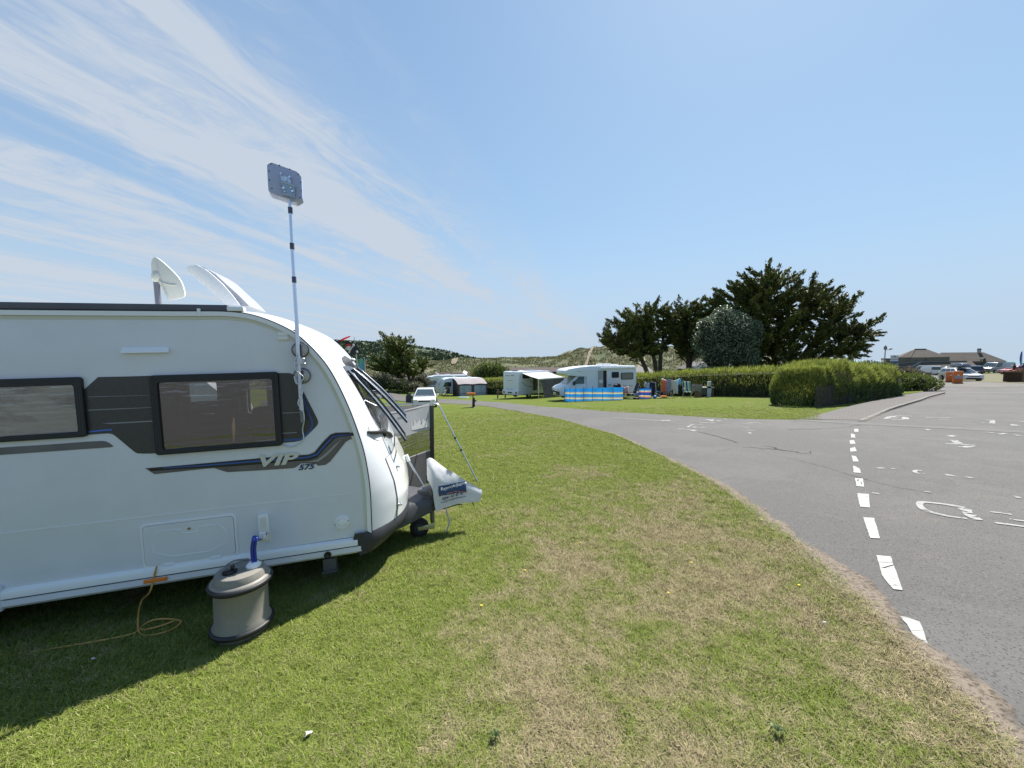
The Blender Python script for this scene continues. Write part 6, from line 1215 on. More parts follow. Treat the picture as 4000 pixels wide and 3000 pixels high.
# bikes and clutter in front of the far caravan
def bike(loc, hd_, label, c_):
    r = empty('bicycle', loc, label, 'bicycle', rz=hd_)
    for x in (-.5, .5): mb = MB(); mb.tube([(x+.33*math.cos(k*.393), 0, .34+.33*math.sin(k*.393)) for k in range(16)], .022, 5, closed=True); mb.cyl((x, -.03, .34), (x, .03, .34), .04, n=8); obj('wheel', mb, M_['tyre'], r)
    mb = MB(); mb.tube([(-.5, 0, .34), (-.15, 0, .78), (.32, 0, .82), (0, 0, .36), (-.5, 0, .34)], .022, 5); mb.tube([(0, 0, .36), (-.18, 0, .88)], .02, 5); mb.tube([(.5, 0, .34), (.33, 0, .9)], .02, 5); obj('frame', mb, c_, r); mb = MB(); mb.box((-.3, -.06, .88), (-.08, .06, .93)); obj('saddle', mb, M_['blk'], r, bevel=.02); mb = MB(); mb.tube([(.38, -.26, .95), (.33, 0, .93), (.38, .26, .95)], .015, 5); obj('handlebar', mb, M_['silver'], r)
bike(at(1722, 48.5), R(30), 'silver bicycle, nearer of the two by the far caravan drawbar', M_['silver']); bike(at(1737, 50), R(70), 'white bicycle, farther of the two by the far caravan drawbar', M_['whitegloss'])
ch = empty('camp_chair', at(1749, 50.5), 'tall black camp chair in front of the far caravan', 'chair', rz=R(15)); mb = MB(); mb.box((-.28, .1, .4), (.28, .16, 1.25)); obj('backrest', mb, M_['blk'], ch, bevel=.02); mb = MB(); mb.box((-.28, -.35, .38), (.28, .12, .43)); obj('seat', mb, M_['blk'], ch)
for a, b_ in ((-.26, -.33), (.26, -.33), (-.26, .12), (.26, .12)): mb = MB(); mb.cyl((a, b_, 0), (a, b_, .4), .015, n=6); obj('leg', mb, M_['silver'], ch)

# ------------------------------------------------------------------ around the large motorhome
def striped(name, bands, scale=1.0, axis=2, wob=.06):
    m, t, b = _new(name); n = t.nodes.new; l = t.links.new; tcn = n('ShaderNodeTexCoord'); nz = n('ShaderNodeTexNoise'); nz.inputs['Scale'].default_value = 1.7; l(tcn.outputs['Object'], nz.inputs['Vector'])
    sp = n('ShaderNodeSeparateXYZ'); l(tcn.outputs['Object'], sp.inputs[0]); ma = n('ShaderNodeMath'); ma.operation = 'MULTIPLY_ADD'; ma.inputs[1].default_value = wob; l(nz.outputs['Fac'], ma.inputs[0]); l(sp.outputs[axis], ma.inputs[2])
    d = n('ShaderNodeMath'); d.operation = 'DIVIDE'; d.inputs[1].default_value = scale; l(ma.outputs[0], d.inputs[0]); fr = n('ShaderNodeMath'); fr.operation = 'FRACT'; l(d.outputs[0], fr.inputs[0]); cr = n('ShaderNodeValToRGB'); cr.color_ramp.interpolation = 'CONSTANT'; l(fr.outputs[0], cr.inputs[0])
    e = cr.color_ramp.elements; e[0].position = 0; e[0].color = (*bands[0][1], 1); e[1].position = bands[1][0]; e[1].color = (*bands[1][1], 1)
    for p_, c_ in bands[2:]: q = e.new(p_); q.color = (*c_, 1)
    l(cr.outputs[0], b.inputs['Base Color']); b.inputs['Roughness'].default_value = .8
    tr = n('ShaderNodeBsdfTranslucent'); l(cr.outputs[0], tr.inputs['Color']); ms = n('ShaderNodeMixShader'); ms.inputs[0].default_value = .5; l(b.outputs[0], ms.inputs[1]); l(tr.outputs[0], ms.inputs[2]); l(ms.outputs[0], t.nodes['Material Output'].inputs['Surface']); return m
BLU, CRM, GRY, ORG, DBL = (.02, .26, .66), (.66, .62, .38), (.30, .28, .30), (.75, .34, .12), (.015, .07, .36)
def windbreak(name, label, pxs, Y, h, m, slack=.05):
    p0 = at(pxs[0], Y); r = empty(name, p0, label, 'windbreak'); X = [(px-2000)/F*Y-p0.x for px in pxs]; Zg = [base_h(p0.x+x, Y)-p0.z for x in X]
    rows = []
    for v in np.linspace(0, 1, 7):
        row = []
        for i in range(len(X)-1):
            for k in range(6):
                u = k/6; x = X[i]+(X[i+1]-X[i])*u; z = Zg[i]+(Zg[i+1]-Zg[i])*u; s_ = math.sin(math.pi*u); row.append((x, .10*s_*math.sin(2+i*1.7), z+.02+(h-slack*s_)*v))
        row.append((X[-1], 0, Zg[-1]+.02+h*v)); rows.append(row)
    mb = MB(); mb.grid(rows); obj('windbreak_cloth', mb, m, r, smooth=60)
    for x, z in zip(X, Zg): mb = MB(); mb.cyl((x, -.015, z-.05), (x, -.015, z+h+.14), .017, n=6); obj('pole', mb, M_['wood'], r)
    return r
windbreak('windbreak', 'long blue and cream striped windbreak in front of the large motorhome', (2206, 2227, 2250, 2281, 2315, 2355, 2396, 2436), 29.6, 1.02, striped('stripes_blue_cream', [(0, BLU), (.24, CRM), (.34, GRY), (.40, BLU), (.62, CRM), (.72, GRY), (.77, BLU)], 1.05))
windbreak('windbreak', 'small multicoloured striped windbreak right of the reclining chair', (2496, 2518, 2546), 29.8, .86, striped('stripes_multi', [(0, DBL), (.2, ORG), (.3, CRM), (.38, DBL), (.62, (.6, .2, .25)), (.70, CRM), (.78, BLU), (.9, DBL)], .9))
# recliner
def recliner(loc, rz, label, cloth, s_=1.0, group=None):
    r = empty('reclining_chair', loc, label, 'chair', group, rz=rz)
    mb = MB(); mb.grid([[(x, .20+.32*v, .45+.80*v) for x in (-.26, .26)] for v in (0, 1)]); mb.grid([[(x, .215+.32*v, .44+.80*v) for x in (-.26, .26)] for v in (0, 1)]); obj('backrest', mb, cloth, r)
    mb = MB(); mb.box((-.26, -.28, .42), (.26, .22, .46)); obj('seat', mb, cloth, r)
    for x in (-.28, .28):
        mb = MB(); mb.tube([(x, .52, 1.27), (x, .2, .45), (x, -.30, .44)], .016, 6); mb.tube([(x, .06, .72), (x, -.32, .68)], .02, 6); obj('side_frame', mb, M_['silver'], r)
        mb = MB(); mb.tube([(x, .35, .62), (x, -.30, 0)], .014, 6); obj('leg', mb, M_['silver'], r); mb = MB(); mb.tube([(x, -.22, .62), (x, .42, 0)], .014, 6); obj('leg', mb, M_['silver'], r)
    return r
recliner(at(2470, 30.2), R(-78), 'black reclining chair with silver frame at the end of the blue windbreak', M_['blk'])
recliner(at(2441, 31.0), R(100), 'camp chair piled with red cloth behind the end of the blue windbreak', mat('red_cloth', (.35, .05, .05), .8))
def drape(name, label, cat, loc, pts, m, group=None, thick=.0):
    mb = MB(); mb.grid(pts); o = tag(obj(name, mb, m, smooth=60), label, cat, group); o.location = loc
    sm = o.modifiers.new('s', 'SOLIDIFY'); sm.thickness = .02; return o
l0 = at(2441, 30.9); drape('blanket', 'red and white blanket heaped on the camp chair behind the windbreak', 'blanket', l0, [[(-.3+.6*u, -.1-.25*v+.05*math.sin(7*u), .98-.5*v+.07*math.sin(9*u+3*v)) for u in np.linspace(0, 1, 9)] for v in np.linspace(0, 1, 7)], mat('blanket_red', (.40, .08, .07), .9, c2=(.55, .5, .45), vscale=5))
bk = empty('basket', at(2408, 30.9, .92), 'dark basket standing on a small table behind the windbreak', 'basket'); mb = MB(); mb.lathe([(0, 0), (.20, 0), (.24, .22), (.22, .22), (.18, .03)], 16); obj('basket_body', mb, mat('wicker', (.05, .025, .015), .9), bk); mb = MB(); mb.tube([(-.22, 0, .2), (-.1, 0, .34), (.1, 0, .34), (.22, 0, .2)], .015, 5); obj('basket_handle', mb, mat('wicker2', (.06, .03, .02), .9), bk)
tb = empty('camp_table', at(2408, 30.9), 'small camp table hidden behind the blue windbreak', 'table'); mb = MB(); mb.box((-.4, -.3, .88), (.4, .3, .92)); obj('table_top', mb, M_['grey'], tb)
for a in (-.36, .36):
    for b_ in (-.26, .26): mb = MB(); mb.cyl((a, b_, 0), (a, b_, .88), .015, n=6); obj('leg', mb, M_['silver'], tb)
# dark and blue washing behind the small windbreak
rk = empty('drying_rack', at(2543, 30.9), 'low drying rack behind the small striped windbreak', 'drying rack')
for z in (.95, 1.28): mb = MB(); mb.tube([(-.55, 0, z), (.42, 0, z)], .012, 5); obj('rail', mb, M_['silver'], rk)
for x in (-.52, .40): mb = MB(); mb.tube([(x, -.2, 0), (x, 0, 1.30)], .014, 5); obj('leg', mb, M_['silver'], rk); mb = MB(); mb.tube([(x, .2, 0), (x, 0, 1.28)], .014, 5); obj('leg', mb, M_['silver'], rk)
def hang(px, Y, z1, wd, ln, m, label, name='towel', group=None, lean=.0, cat='towel'):
    p = at(px, Y); pts = [[(-wd/2+wd*u+lean*v, -.03+.035*math.sin(11*u+px)*(.3+v), z1-ln*v-.03*math.sin(6*u+px)) for u in np.linspace(0, 1, 9)] for v in np.linspace(0, 1, 6)]; return drape(name, label, cat, p, pts, m, group)
hang(2548, 30.8, 1.26, .55, .85, mat('navy_cloth', (.01, .015, .045), .9), 'navy garment hung on the low rack behind the small windbreak', 'garment', cat='garment'); hang(2530, 30.7, 1.22, .35, .45, mat('blue_white_towel', (.02, .2, .5), .9, c2=(.6, .6, .65), vscale=4), 'blue and white towel on the low rack behind the small windbreak')
hang(2521, 30.75, 1.2, .2, .2, mat('yellow_cloth', (.6, .5, .2), .9), 'small yellow cloth at the left end of the low rack', 'cloth', cat='cloth')
sc_ = empty('scooter', at(2572, 31.0), 'blue toy scooter lying behind the small windbreak', 'scooter', rz=R(20)); mb = MB(); mb.tube([(.25*math.cos(k*.393), 0, .30+.22*math.sin(k*.393)) for k in range(16)], .035, 6, closed=True); obj('wheel', mb, mat('toy_blue', (.02, .14, .4), .4), sc_); mb = MB(); mb.tube([(-.45, 0, .52), (0, 0, .3), (.2, 0, .2)], .03, 6); obj('frame', mb, M_['silver'], sc_)
mb = MB(); mb.ell((0, 0, .13), (.15, .15, .13), 14); o_ = tag(obj('ball', mb, mat('ball_blue', (.01, .14, .5), .4), smooth=60), 'bright blue ball on the grass at the foot of the small windbreak', 'ball'); o_.location = at(2560, 29.7)
mb = MB(); mb.box((-.22, -.15, 0), (.22, .15, .14)); o_ = tag(obj('tray', mb, M_['blk'], bevel=.03), 'low black box on the grass between recliner and small windbreak', 'box'); o_.location = at(2487, 29.9)
mb = MB(); mb.ell((0, 0, .3), (.34, .22, .26), 12); o_ = tag(obj('bag', mb, mat('bag_blue', (.25, .33, .5), .8), smooth=60), 'pale blue bag between the reclining chair and the small windbreak', 'bag'); o_.location = at(2492, 31.2)
mb = MB(); mb.box((-.6, -.35, 0), (.75, .3, .03)); o_ = tag(obj('mat', mb, mat('yellow_mat', (.28, .22, .06), .85, var=.1)), 'yellow mat on the grass below the clothes airer', 'mat'); o_.location = at(2590, 30.3); o_.rotation_euler = (R(-3), 0, 0)
mb = MB(); mb.ell((0, 0, .08), (.32, .2, .08), 10); o_ = tag(obj('cloth_heap', mb, mat('orange_cloth', (.55, .2, .04), .9), smooth=60), 'heap of orange cloth lying behind the yellow mat', 'cloth'); o_.location = at(2594, 31.0)
# rotary airer with towels
ar = at(2619, 30.8); rr = empty('clothes_airer', ar, 'rotary clothes airer hung with towels on the grass by the hedge', 'clothes airer')
mb = MB(); mb.tube([(0, 0, .5), (0, 0, 1.25)], .02, 6); obj('mast', mb, M_['silver'], rr)
for k in range(3): a = 2*math.pi*k/3+.4; mb = MB(); mb.tube([(0, 0, .62), (.38*math.cos(a), .38*math.sin(a), 0)], .016, 6); obj('leg', mb, M_['silver'], rr)
for k in range(4): a = math.pi*k/2+.35; mb = MB(); mb.tube([(0, 0, 1.18), (.95*math.cos(a), .95*math.sin(a), 1.50)], .022, 6); obj('arm', mb, M_['rail'], rr)
G_ = 'towels hung on the clothes airer'
for px, Y, z1, wd, ln, c_, c2_, lab in ((2588, 30.5, 1.42, .30, .95, (.55, .05, .12), (.5, .35, .1), 'red and yellow towel at the left end of the clothes airer'), (2598, 30.4, 1.40, .30, .90, (.62, .04, .18), (.65, .25, .03), 'pink and orange towel, second from the left on the airer'), (2613, 30.3, 1.46, .36, 1.1, (.20, .19, .30), (.30, .30, .42), 'grey lilac towel in the middle of the clothes airer'), (2604, 30.7, 1.0, .5, .75, (.08, .20, .28), (.35, .12, .2), 'dark patterned towel hanging low in the middle of the airer'), (2628, 30.35, 1.38, .34, .80, (.55, .58, .66), (.6, .45, .3), 'white towel with a faded print right of the airer mast'), (2640, 30.4, 1.36, .36, 1.05, (.60, .62, .68), (.5, .55, .65), 'plain white towel, the longest on the clothes airer'), (2652, 30.8, 1.45, .35, .45, (.05, .35, .62), (.2, .5, .65), 'bright blue towel at the right end of the clothes airer')):
    hang(px, Y, z1, wd, ln, mat('towel_cloth', c_, .9, c2=c2_, vscale=3.5), lab, group=G_)
r_ = recliner(at(2688, 29.9), R(-12), 'camp chair with blue, green and white stripes by the hedge', striped('chair_stripes', [(0, (.03, .08, .2)), (.3, (.75, .8, .75)), (.45, (.35, .6, .12)), (.7, (.75, .8, .75)), (.82, (.03, .14, .35))], .25, axis=0, wob=.0))
# tap post, table and cloth by the hedge
o0 = at(2722, 29.7); tp = empty('wooden_post', o0, 'weathered wooden post under a grey cloth by the hedge', 'post'); mb = MB(); mb.box((-.09, -.09, 0), (.09, .09, .95)); obj('post_timber', mb, M_['wood'], tp, bevel=.015); mb = MB(); mb.tube([(0, 0, .9), (.45, 0, .5)], .03, 6); mb.tube([(0, 0, .9), (-.38, 0, .1)], .03, 6); obj('brace', mb, M_['wood'], tp)
drape('grey_cloth', 'crumpled grey towel thrown over the wooden post by the hedge', 'towel', o0, [[(-.42+.84*u, -.12, 1.0-.55*(2*u-1)**2*v-.5*v*(.5+.5*math.sin(3*u))-.02*math.sin(20*u)) for u in np.linspace(0, 1, 11)] for v in np.linspace(0, 1, 6)], mat('cloth_grey', (.16, .14, .12), .9, c2=(.3, .28, .25), vscale=6))
o1 = at(2754, 29.9); t3 = empty('picnic_table', o1, 'grey picnic table against the hedge beside the white service post', 'table'); mb = MB(); mb.box((-.45, -.35, .72), (.62, .35, .78)); obj('table_top', mb, mat('table_grey', (.42, .40, .36), .8), t3); mb = MB(); mb.box((-.4, -.33, .2), (.5, -.30, .7)); obj('side_panel', mb, mat('panel_grey', (.09, .085, .08), .85), t3)
for x in (-.38, .5): mb = MB(); mb.box((x, -.3, 0), (x+.07, .3, .72)); obj('leg', mb, M_['wood'], t3)
o2 = at(2771, 29.6); sp_ = empty('service_post', o2, 'white electric service post with a black meter band beside the long hedge', 'service post'); mb = MB(); mb.box((-.12, -.1, .0), (.14, .1, .32)); mb.box((-.14, -.1, .28), (.16, .1, .68)); mb.box((-.10, -.1, .82), (.12, .1, 1.20)); obj('post_body', mb, mat('post_white', (.50, .54, .56), .5), sp_, bevel=.02); mb = MB(); mb.box((-.13, -.09, .68), (.14, .09, .82)); obj('meter_band', mb, M_['blk'], sp_)
# low wooden bench near the small motorhome
o3 = at(1957, 40.5); be = empty('wooden_fence_rail', o3, 'short rustic wooden rail against the hedge left of the small motorhome', 'rail'); mb = MB(); mb.box((-.5, -.05, .55), (.6, .05, .68)); obj('rail', mb, M_['wood'], be)
for x in (-.35, .45): mb = MB(); mb.box((x-.07, -.07, 0), (x+.07, .07, .9)); obj('post', mb, M_['wood'], be)
# dark post with its orange arm on the near lawn
q = G(1850, 1592); bp2 = empty('barrier_post', q, 'black iron post with an orange arm on the lawn beside the camp road', 'post'); mb = MB(); mb.cyl((0, 0, 0), (0, 0, .58), .10, .09, n=10); mb.cyl((0, 0, .0), (0, 0, .06), .2, .12, n=10); mb.box((.05, -.05, .42), (.2, .05, .52)); mb.box((-.02, -.06, .55), (.09, .06, .70)); obj('post_body', mb, mat('iron_black', (.02, .012, .014), .7, var=.3, vscale=9), bp2, smooth=40)
mb = MB(); mb.cyl((-.04, 0, .5), (-.04, 0, .95), .035, n=8); obj('stem', mb, M_['blk'], bp2); mb = MB(); mb.box((-.48, -.09, .90), (.12, .09, 1.04)); obj('arm', mb, M_['orange'], bp2, bevel=.03, smooth=50)
cx_ = MB(); cx_.tube(catmull([(-.1, 0, .03), (-.5, -.1, .02), (-.75, -.35, .0)], 4), .02, 5); obj('chain', cx_, M_['blk'], bp2)
mb = MB(); mb.prism([(-.62, .0), (.62, .03), (.55, .10), (-.45, .11), (-.62, .06)], -.22, .22); o_ = tag(obj('bodyboard', mb, mat('board_blue', (.45, .62, .72), .4), bevel=.02), 'pale blue board lying on the grass beyond the camp road', 'board'); o_.location = at(1809, 44.5)
mb = MB(); mb.cyl((0, 0, .35), (.9, 0, .35), .12, n=10)

# windbreak panels beyond the caravan's nose
wc = G(1690, 1884); wk = empty('windbreak', wc, 'grey panelled windbreak with clear windows tied off behind the caravan nose', 'windbreak')
h1 = 1.43; near = Vector((-1.93, 5.35, 0))-Vector((wc.x, wc.y, 0)); far_ = Vector((-4.6, 7.0, 0))-Vector((wc.x, wc.y, 0)); farm = far_
def gzl(v): return base_h(wc.x+v.x, wc.y+v.y)-wc.z
m_clear = glassmat('clear_vinyl', (.60, .60, .55), .3, .5)
def wpanel(a, b_, name, parts):
    for nm, z0, z1, m_ in parts:
        mb = MB(); rows = []
        for v in np.linspace(0, 1, 5): 
            row = []
            for u in np.linspace(0, 1, 12):
                p = a.lerp(b_, u); z = gzl(p)+z0+(z1-z0)*v+({'near': -.055, 'far': .14}[name])*u*(1 if z1 > .7 else 0)*(v if z0 < .9 else 1); row.append((p.x, p.y+.02*math.sin(9*u), z-.03*math.sin(math.pi*u)*v*(z1 > 1.3)))
            rows.append(row)
        mb.grid(rows); obj(nm, mb, m_, wk, smooth=60)
M_pg = mat('panel_pale_grey', (.40, .40, .42), .85, var=.05); M_dg = mat('panel_dark_grey', (.085, .078, .085), .85, var=.1, vscale=4)
near0 = near*.06
wpanel(near*.045, near, 'near', [('top_band', 1.385, 1.43, M_['palecloth']), ('upper_cloth', .98, 1.385, M_pg), ('clear_window', .60, .98, m_clear), ('window_hem', .585, .60, M_['palecloth']), ('lower_cloth', .03, .585, M_dg)])
wpanel(Vector((0, 0, 0)), farm, 'far', [('top_band', 1.385, 1.43, M_['palecloth']), ('upper_cloth', .98, 1.385, mat('panel_beige', (.52, .46, .43), .85)), ('clear_window', .60, .98, m_clear), ('lower_cloth', .03, .60, M_dg)])
mb = MB(); rows = []
for k in range(12): rows.append([(near*(.05+.36*k/11)).to_tuple()[:2]+(gzl(near*(.05+.36*k/11))+1.02,), (near*(.05+.36*k/11)).to_tuple()[:2]+(gzl(near*(.05+.36*k/11))+1.06+.13*abs(math.sin(k*1.9)),)])
mb.grid([[(x, y-.012, z) for x, y, z in r] for r in rows]); obj('grass_print', mb, M_['palecloth'], wk)
for f_ in (0.0, .995): p = near*f_; mb = MB(); mb.box((p.x-.035, p.y-.03, gzl(p)), (p.x+.035, p.y+.02, gzl(p)+1.38)); obj('post_sleeve', mb, M_['blk'], wk)
mb = MB(); p = near*.62; mb.tube([(p.x, p.y-.015, gzl(p)+.58), (p.x+.02, p.y-.015, gzl(p)+.05)], .012, 5); obj('seam', mb, M_['blk'], wk)
mb = MB(); mb.cyl((0, 0, 1.30), (0, 0, 1.47), .022, n=8); obj('post_top', mb, M_['silver'], wk)
ft = G(1862, 1882)-wc; mb = MB(); mb.tube([(0, 0, 1.42), (.10, 0, 1.41), (.14, 0, 1.37), ft+Vector((0, 0, .03)), ft+Vector((.04, 0, .0))], .0135, 8); br_ = obj('brace_pole', mb, M_['alu'], wk, smooth=50); 
for f_ in (.42, .58): p = Vector((.14, 0, 1.37)).lerp(ft, f_); mb = MB(); mb.ell(p, (.022, .022, .03)); obj('pole_clamp', mb, M_['blk'], br_)
bp_top = MC@Vector(S3(1590, 1786, 1.35)); bq = MC@Vector(S3(1661, 1912, 1.35)); sp2 = empty('support_pole', bp_top, 'short silver pole leaning from the windbreak to the drawbar', 'pole'); mb = MB(); mb.tube([(0, 0, 0), bq-bp_top], .014, 8); obj('pole_tube', mb, M_['alu'], sp2, smooth=50); mb = MB(); mb.cyl((-.01, 0, .03), (.02, 0, -.05), .024, n=8); obj('pole_grip', mb, M_['rail'], sp2)

# flags behind the caravan
def flag(name, label, base, top, quad, m, extra=None):
    b0 = Vector(base); r = empty(name, b0, label, 'flag'); mb = MB(); mid_ = (b0+Vector(top))/2; mb.tube(catmull([(0, 0, 0), (mid_-b0)+Vector((-.03, 0, 0)), Vector(top)-b0], 6), [.016]*12+[.006], 6); obj('flagpole', mb, mat('flagpole', (.35, .35, .35), .4), r)
    A_, B2, C2, D2 = [Vector(q)-b0 for q in quad]; mb = MB(); mb.grid([[A_.lerp(B2, u).lerp(D2.lerp(C2, u), v)+Vector((0, .05*math.sin(6*u+2*v), .0)) for u in np.linspace(0, 1, 12)] for v in np.linspace(0, 1, 8)]); f_ = obj('flag_cloth', mb, m, r, smooth=60)
    return r, (lambda u, v, o=-.012: A_.lerp(B2, u).lerp(D2.lerp(C2, u), v)+Vector((0, .05*math.sin(6*u+2*v)+o, 0))), f_
FY = 12.0
r, fn, f_ = flag('pirate_flag', 'black pirate flag with crossed bones above the caravan nose', at(1432, FY), P(1383, 1315, FY), [P(1350, 1333, FY), P(1391, 1341, FY), P(1410, 1382, FY), P(1352, 1390, FY)], mat('flag_black', (.03, .03, .035), .8))
mb = MB()
for a, b_ in (((.25, .75), (.75, .22)), ((.2, .5), (.8, .80))):
    mb.tube([fn(*a), fn(*b_)], .022, 6)
    for q in (a, b_): mb.ell(fn(q[0], q[1]+.03), (.032, .02, .032)); mb.ell(fn(q[0], q[1]-.04), (.032, .02, .032))
obj('crossed_bones', mb, M_['palecloth'], f_, smooth=50)
mb = MB(); mb.ell(fn(.28, .45), (.10, .02, .085)); obj('skull', mb, M_['palecloth'], f_, smooth=50); mb = MB(); mb.prism([(-.11, 0), (.11, 0), (.07, .09), (-.07, .09)], -.02, .0); q = obj('red_bandana', mb, mat('bandana', (.55, .03, .02), .8), f_); q.location = fn(.28, .36)
flag('pennant', 'thin red and navy pennant flying above the caravan nose', at(1310, FY+.5), P(1300, 1335, FY+.5), [P(1300, 1337, FY+.5), P(1367, 1312, FY+.5), P(1367, 1315, FY+.5), P(1300, 1352, FY+.5)], striped('pennant_cloth', [(0, (.4, .02, .03)), (.55, (.02, .02, .08))], .3))
flag('garden_flag', 'bright green and blue patterned flag beside the cypress behind the caravan', at(1437, FY+.3), P(1424, 1396, FY+.3), [P(1396, 1404, FY+.3), P(1416, 1398, FY+.3), P(1427, 1446, FY+.3), P(1398, 1450, FY+.3)], mat('flag_green_blue', (.18, .42, .05), .7, c2=(.06, .30, .62), vscale=3.2))

nbv = empty('caravan', Vector((-13.5, 14.5, base_h(-13.5, 14.5))), 'white neighbouring caravan glimpsed only through the near caravan window', 'caravan', rz=R(12)); mb = MB(); mb.prism([(-2.8, .4), (-2.8, 2.3), (-2.5, 2.5), (2.0, 2.5), (2.6, 1.9), (2.9, .9), (2.85, .4)], -1.1, 1.1); obj('body', mb, MW, nbv, bevel=.1, smooth=50); pane(nbv, -1.6, 1.3, -.2, 1.9, -1.1); pane(nbv, .3, 1.3, 1.5, 1.9, -1.1)
for y in (-.95, .95): wheel(nbv, -.2, y, .32)
# ------------------------------------------------------------------ trees, hedges, bushes
M_bark = mat('bark', (.075, .06, .05), .95, var=.35, vscale=5, bump=.5, bscale=12)
def inpoly(x, y, poly):
    c = False
    for i in range(len(poly)):
        x1, y1 = poly[i]; x2, y2 = poly[i-1]
        if (y1 > y) != (y2 > y) and x < (x2-x1)*(y-y1)/(y2-y1)+x1: c = not c
    return c
def cypress(name, label, base, stems, Y, tips, fillpoly, nfill, depth, m, group=None, leaf=(.36, .10), per=42, twig=.8, seed=1):
    rs = random.Random(seed); r = empty(name, base, label, 'tree', group); B = Vector(base)
    lines = []
    cxp = sum(t[0] for t in tips)/len(tips)
    for (px, py) in tips:
        e = abs(px-cxp)/max(1, max(abs(t[0]-cxp) for t in tips)); lines.append(P(px, py, Y+rs.uniform(-1, 1)*depth*(1-e)*.8))
    xs = [q[0] for q in fillpoly]; ys = [q[1] for q in fillpoly]; k = 0
    while k < nfill:
        px, py = rs.uniform(min(xs), max(xs)), rs.uniform(min(ys), max(ys))
        if not inpoly(px, py, fillpoly): continue
        e = min(1, abs(px-cxp)/((max(xs)-min(xs))/2)); lines.append(P(px, py, Y+rs.uniform(-1, 1)*depth*math.sqrt(max(0, 1-e*e)))); k += 1
    # stems
    tr = MB(); stem_pts = []
    for pts in stems:
        q = [P(px, py, Y+dy) if i else Vector((P(px, py, Y+dy).x, Y+dy, base_h(P(px, py, Y+dy).x, Y+dy)-.2)) for i, (px, py, dy) in enumerate(pts)]
        c_ = catmull([v-B for v in q], 6); n_ = len(c_); w0 = .32 if len(stems) > 2 else .36
        tr.tube(c_, [w0*(1-.72*i/(n_-1)) for i in range(n_)], 8); stem_pts += [(v+B) for v in c_[3:]]
    cen = []; dr = []; tn = []
    for i, t_ in enumerate(lines):
        c0 = min(stem_pts, key=lambda s: (s-t_).length+abs(s.z-(t_.z-.45*(t_-s).length))*1.2)
        d = t_-c0; L_ = d.length; mid_ = c0+d*.5+Vector((0, 0, -.13*L_)); cv_ = [ (1-u)**2*c0+2*u*(1-u)*mid_+u*u*t_ for u in [k_/8 for k_ in range(9)]]
        if L_ > 1.2: tr.tube([v-B for v in cv_], [max(.018, .11*min(1, L_/6)*(1-u)+.015) for u in np.linspace(0, 1, 9)], 5)
        nt_ = max(5, int(L_*2.4)); u0 = .35 if L_ > 2.5 else .1
        for j in range(nt_):
            u = u0+(1-u0)*(j+.5)/nt_; ii = min(7, int(u*8)); p = cv_[ii].lerp(cv_[ii+1], u*8-ii); tg = (cv_[ii+1]-cv_[ii]).normalized()
            sd_ = Vector((rs.gauss(0, 1), rs.gauss(0, 1), rs.gauss(0, .35)+.10)).normalized(); td = (tg*.95+sd_*(1.15-.75*u)).normalized(); tl = twig*(1.25-.55*u)*rs.uniform(.6, 1.2); base_t = rs.random()*.5
            for l_ in range(per):
                f = rs.random(); s_ = (1-f)*.30+.04; q = p+td*(tl*f)+Vector((rs.gauss(0, s_), rs.gauss(0, s_), rs.gauss(0, s_*.38)))*.6
                cen.append(q-B); dr.append(td+Vector((rs.gauss(0, .35), rs.gauss(0, .35), rs.gauss(0, .22)+.12))); tn.append(base_t+rs.random()*.5)
    obj('trunk', tr, M_bark, r, smooth=60)
    leaves('crown', np.array([tuple(v) for v in cen]), np.array([tuple(v) for v in dr]), leaf[0], leaf[1], m, r, tint=tn); return r
LC = leafmat('cypress_lit', (.022, .040, .010), (.17, .20, .028), nscale=.5, trans=.15, up=.35)
BC = leafmat('cypress_dark', (.022, .034, .012), (.15, .17, .03), nscale=.35, trans=.12, up=.3)
tY = 50.0; tb_ = P(1612, 1524, tY); tb_.z = base_h(tb_.x, tY)
cypress('cypress_tree', 'lone leaning cypress with yellow-green shelves of foliage left of the white hatchback', tb_, [[(1612,1524,0),(1604,1495,0),(1592,1455,0),(1580,1410,0),(1560,1350,0)], [(1606,1500,0),(1575,1480,.3),(1540,1450,.5)], [(1600,1480,0),(1620,1455,-.3),(1640,1430,-.4)]], tY,
        [(1487,1296),(1479,1331),(1500,1325),(1530,1312),(1558,1316),(1606,1318),(1616,1329),(1619,1348),(1444,1380),(1430,1413),(1436,1434),(1672,1386),(1685,1429),(1665,1415),(1495,1451),(1653,1451),(1460,1395),(1632,1372),(1585,1330),(1470,1440),(1676,1405)],
        [(1490,1305),(1560,1325),(1610,1335),(1625,1380),(1660,1400),(1675,1430),(1650,1450),(1590,1455),(1530,1468),(1480,1450),(1440,1420),(1470,1390),(1500,1370)], 110, 2.6, LC, leaf=(.34, .09), per=40, twig=.75, seed=3)
G5 = 'cypress trees behind the long hedge'
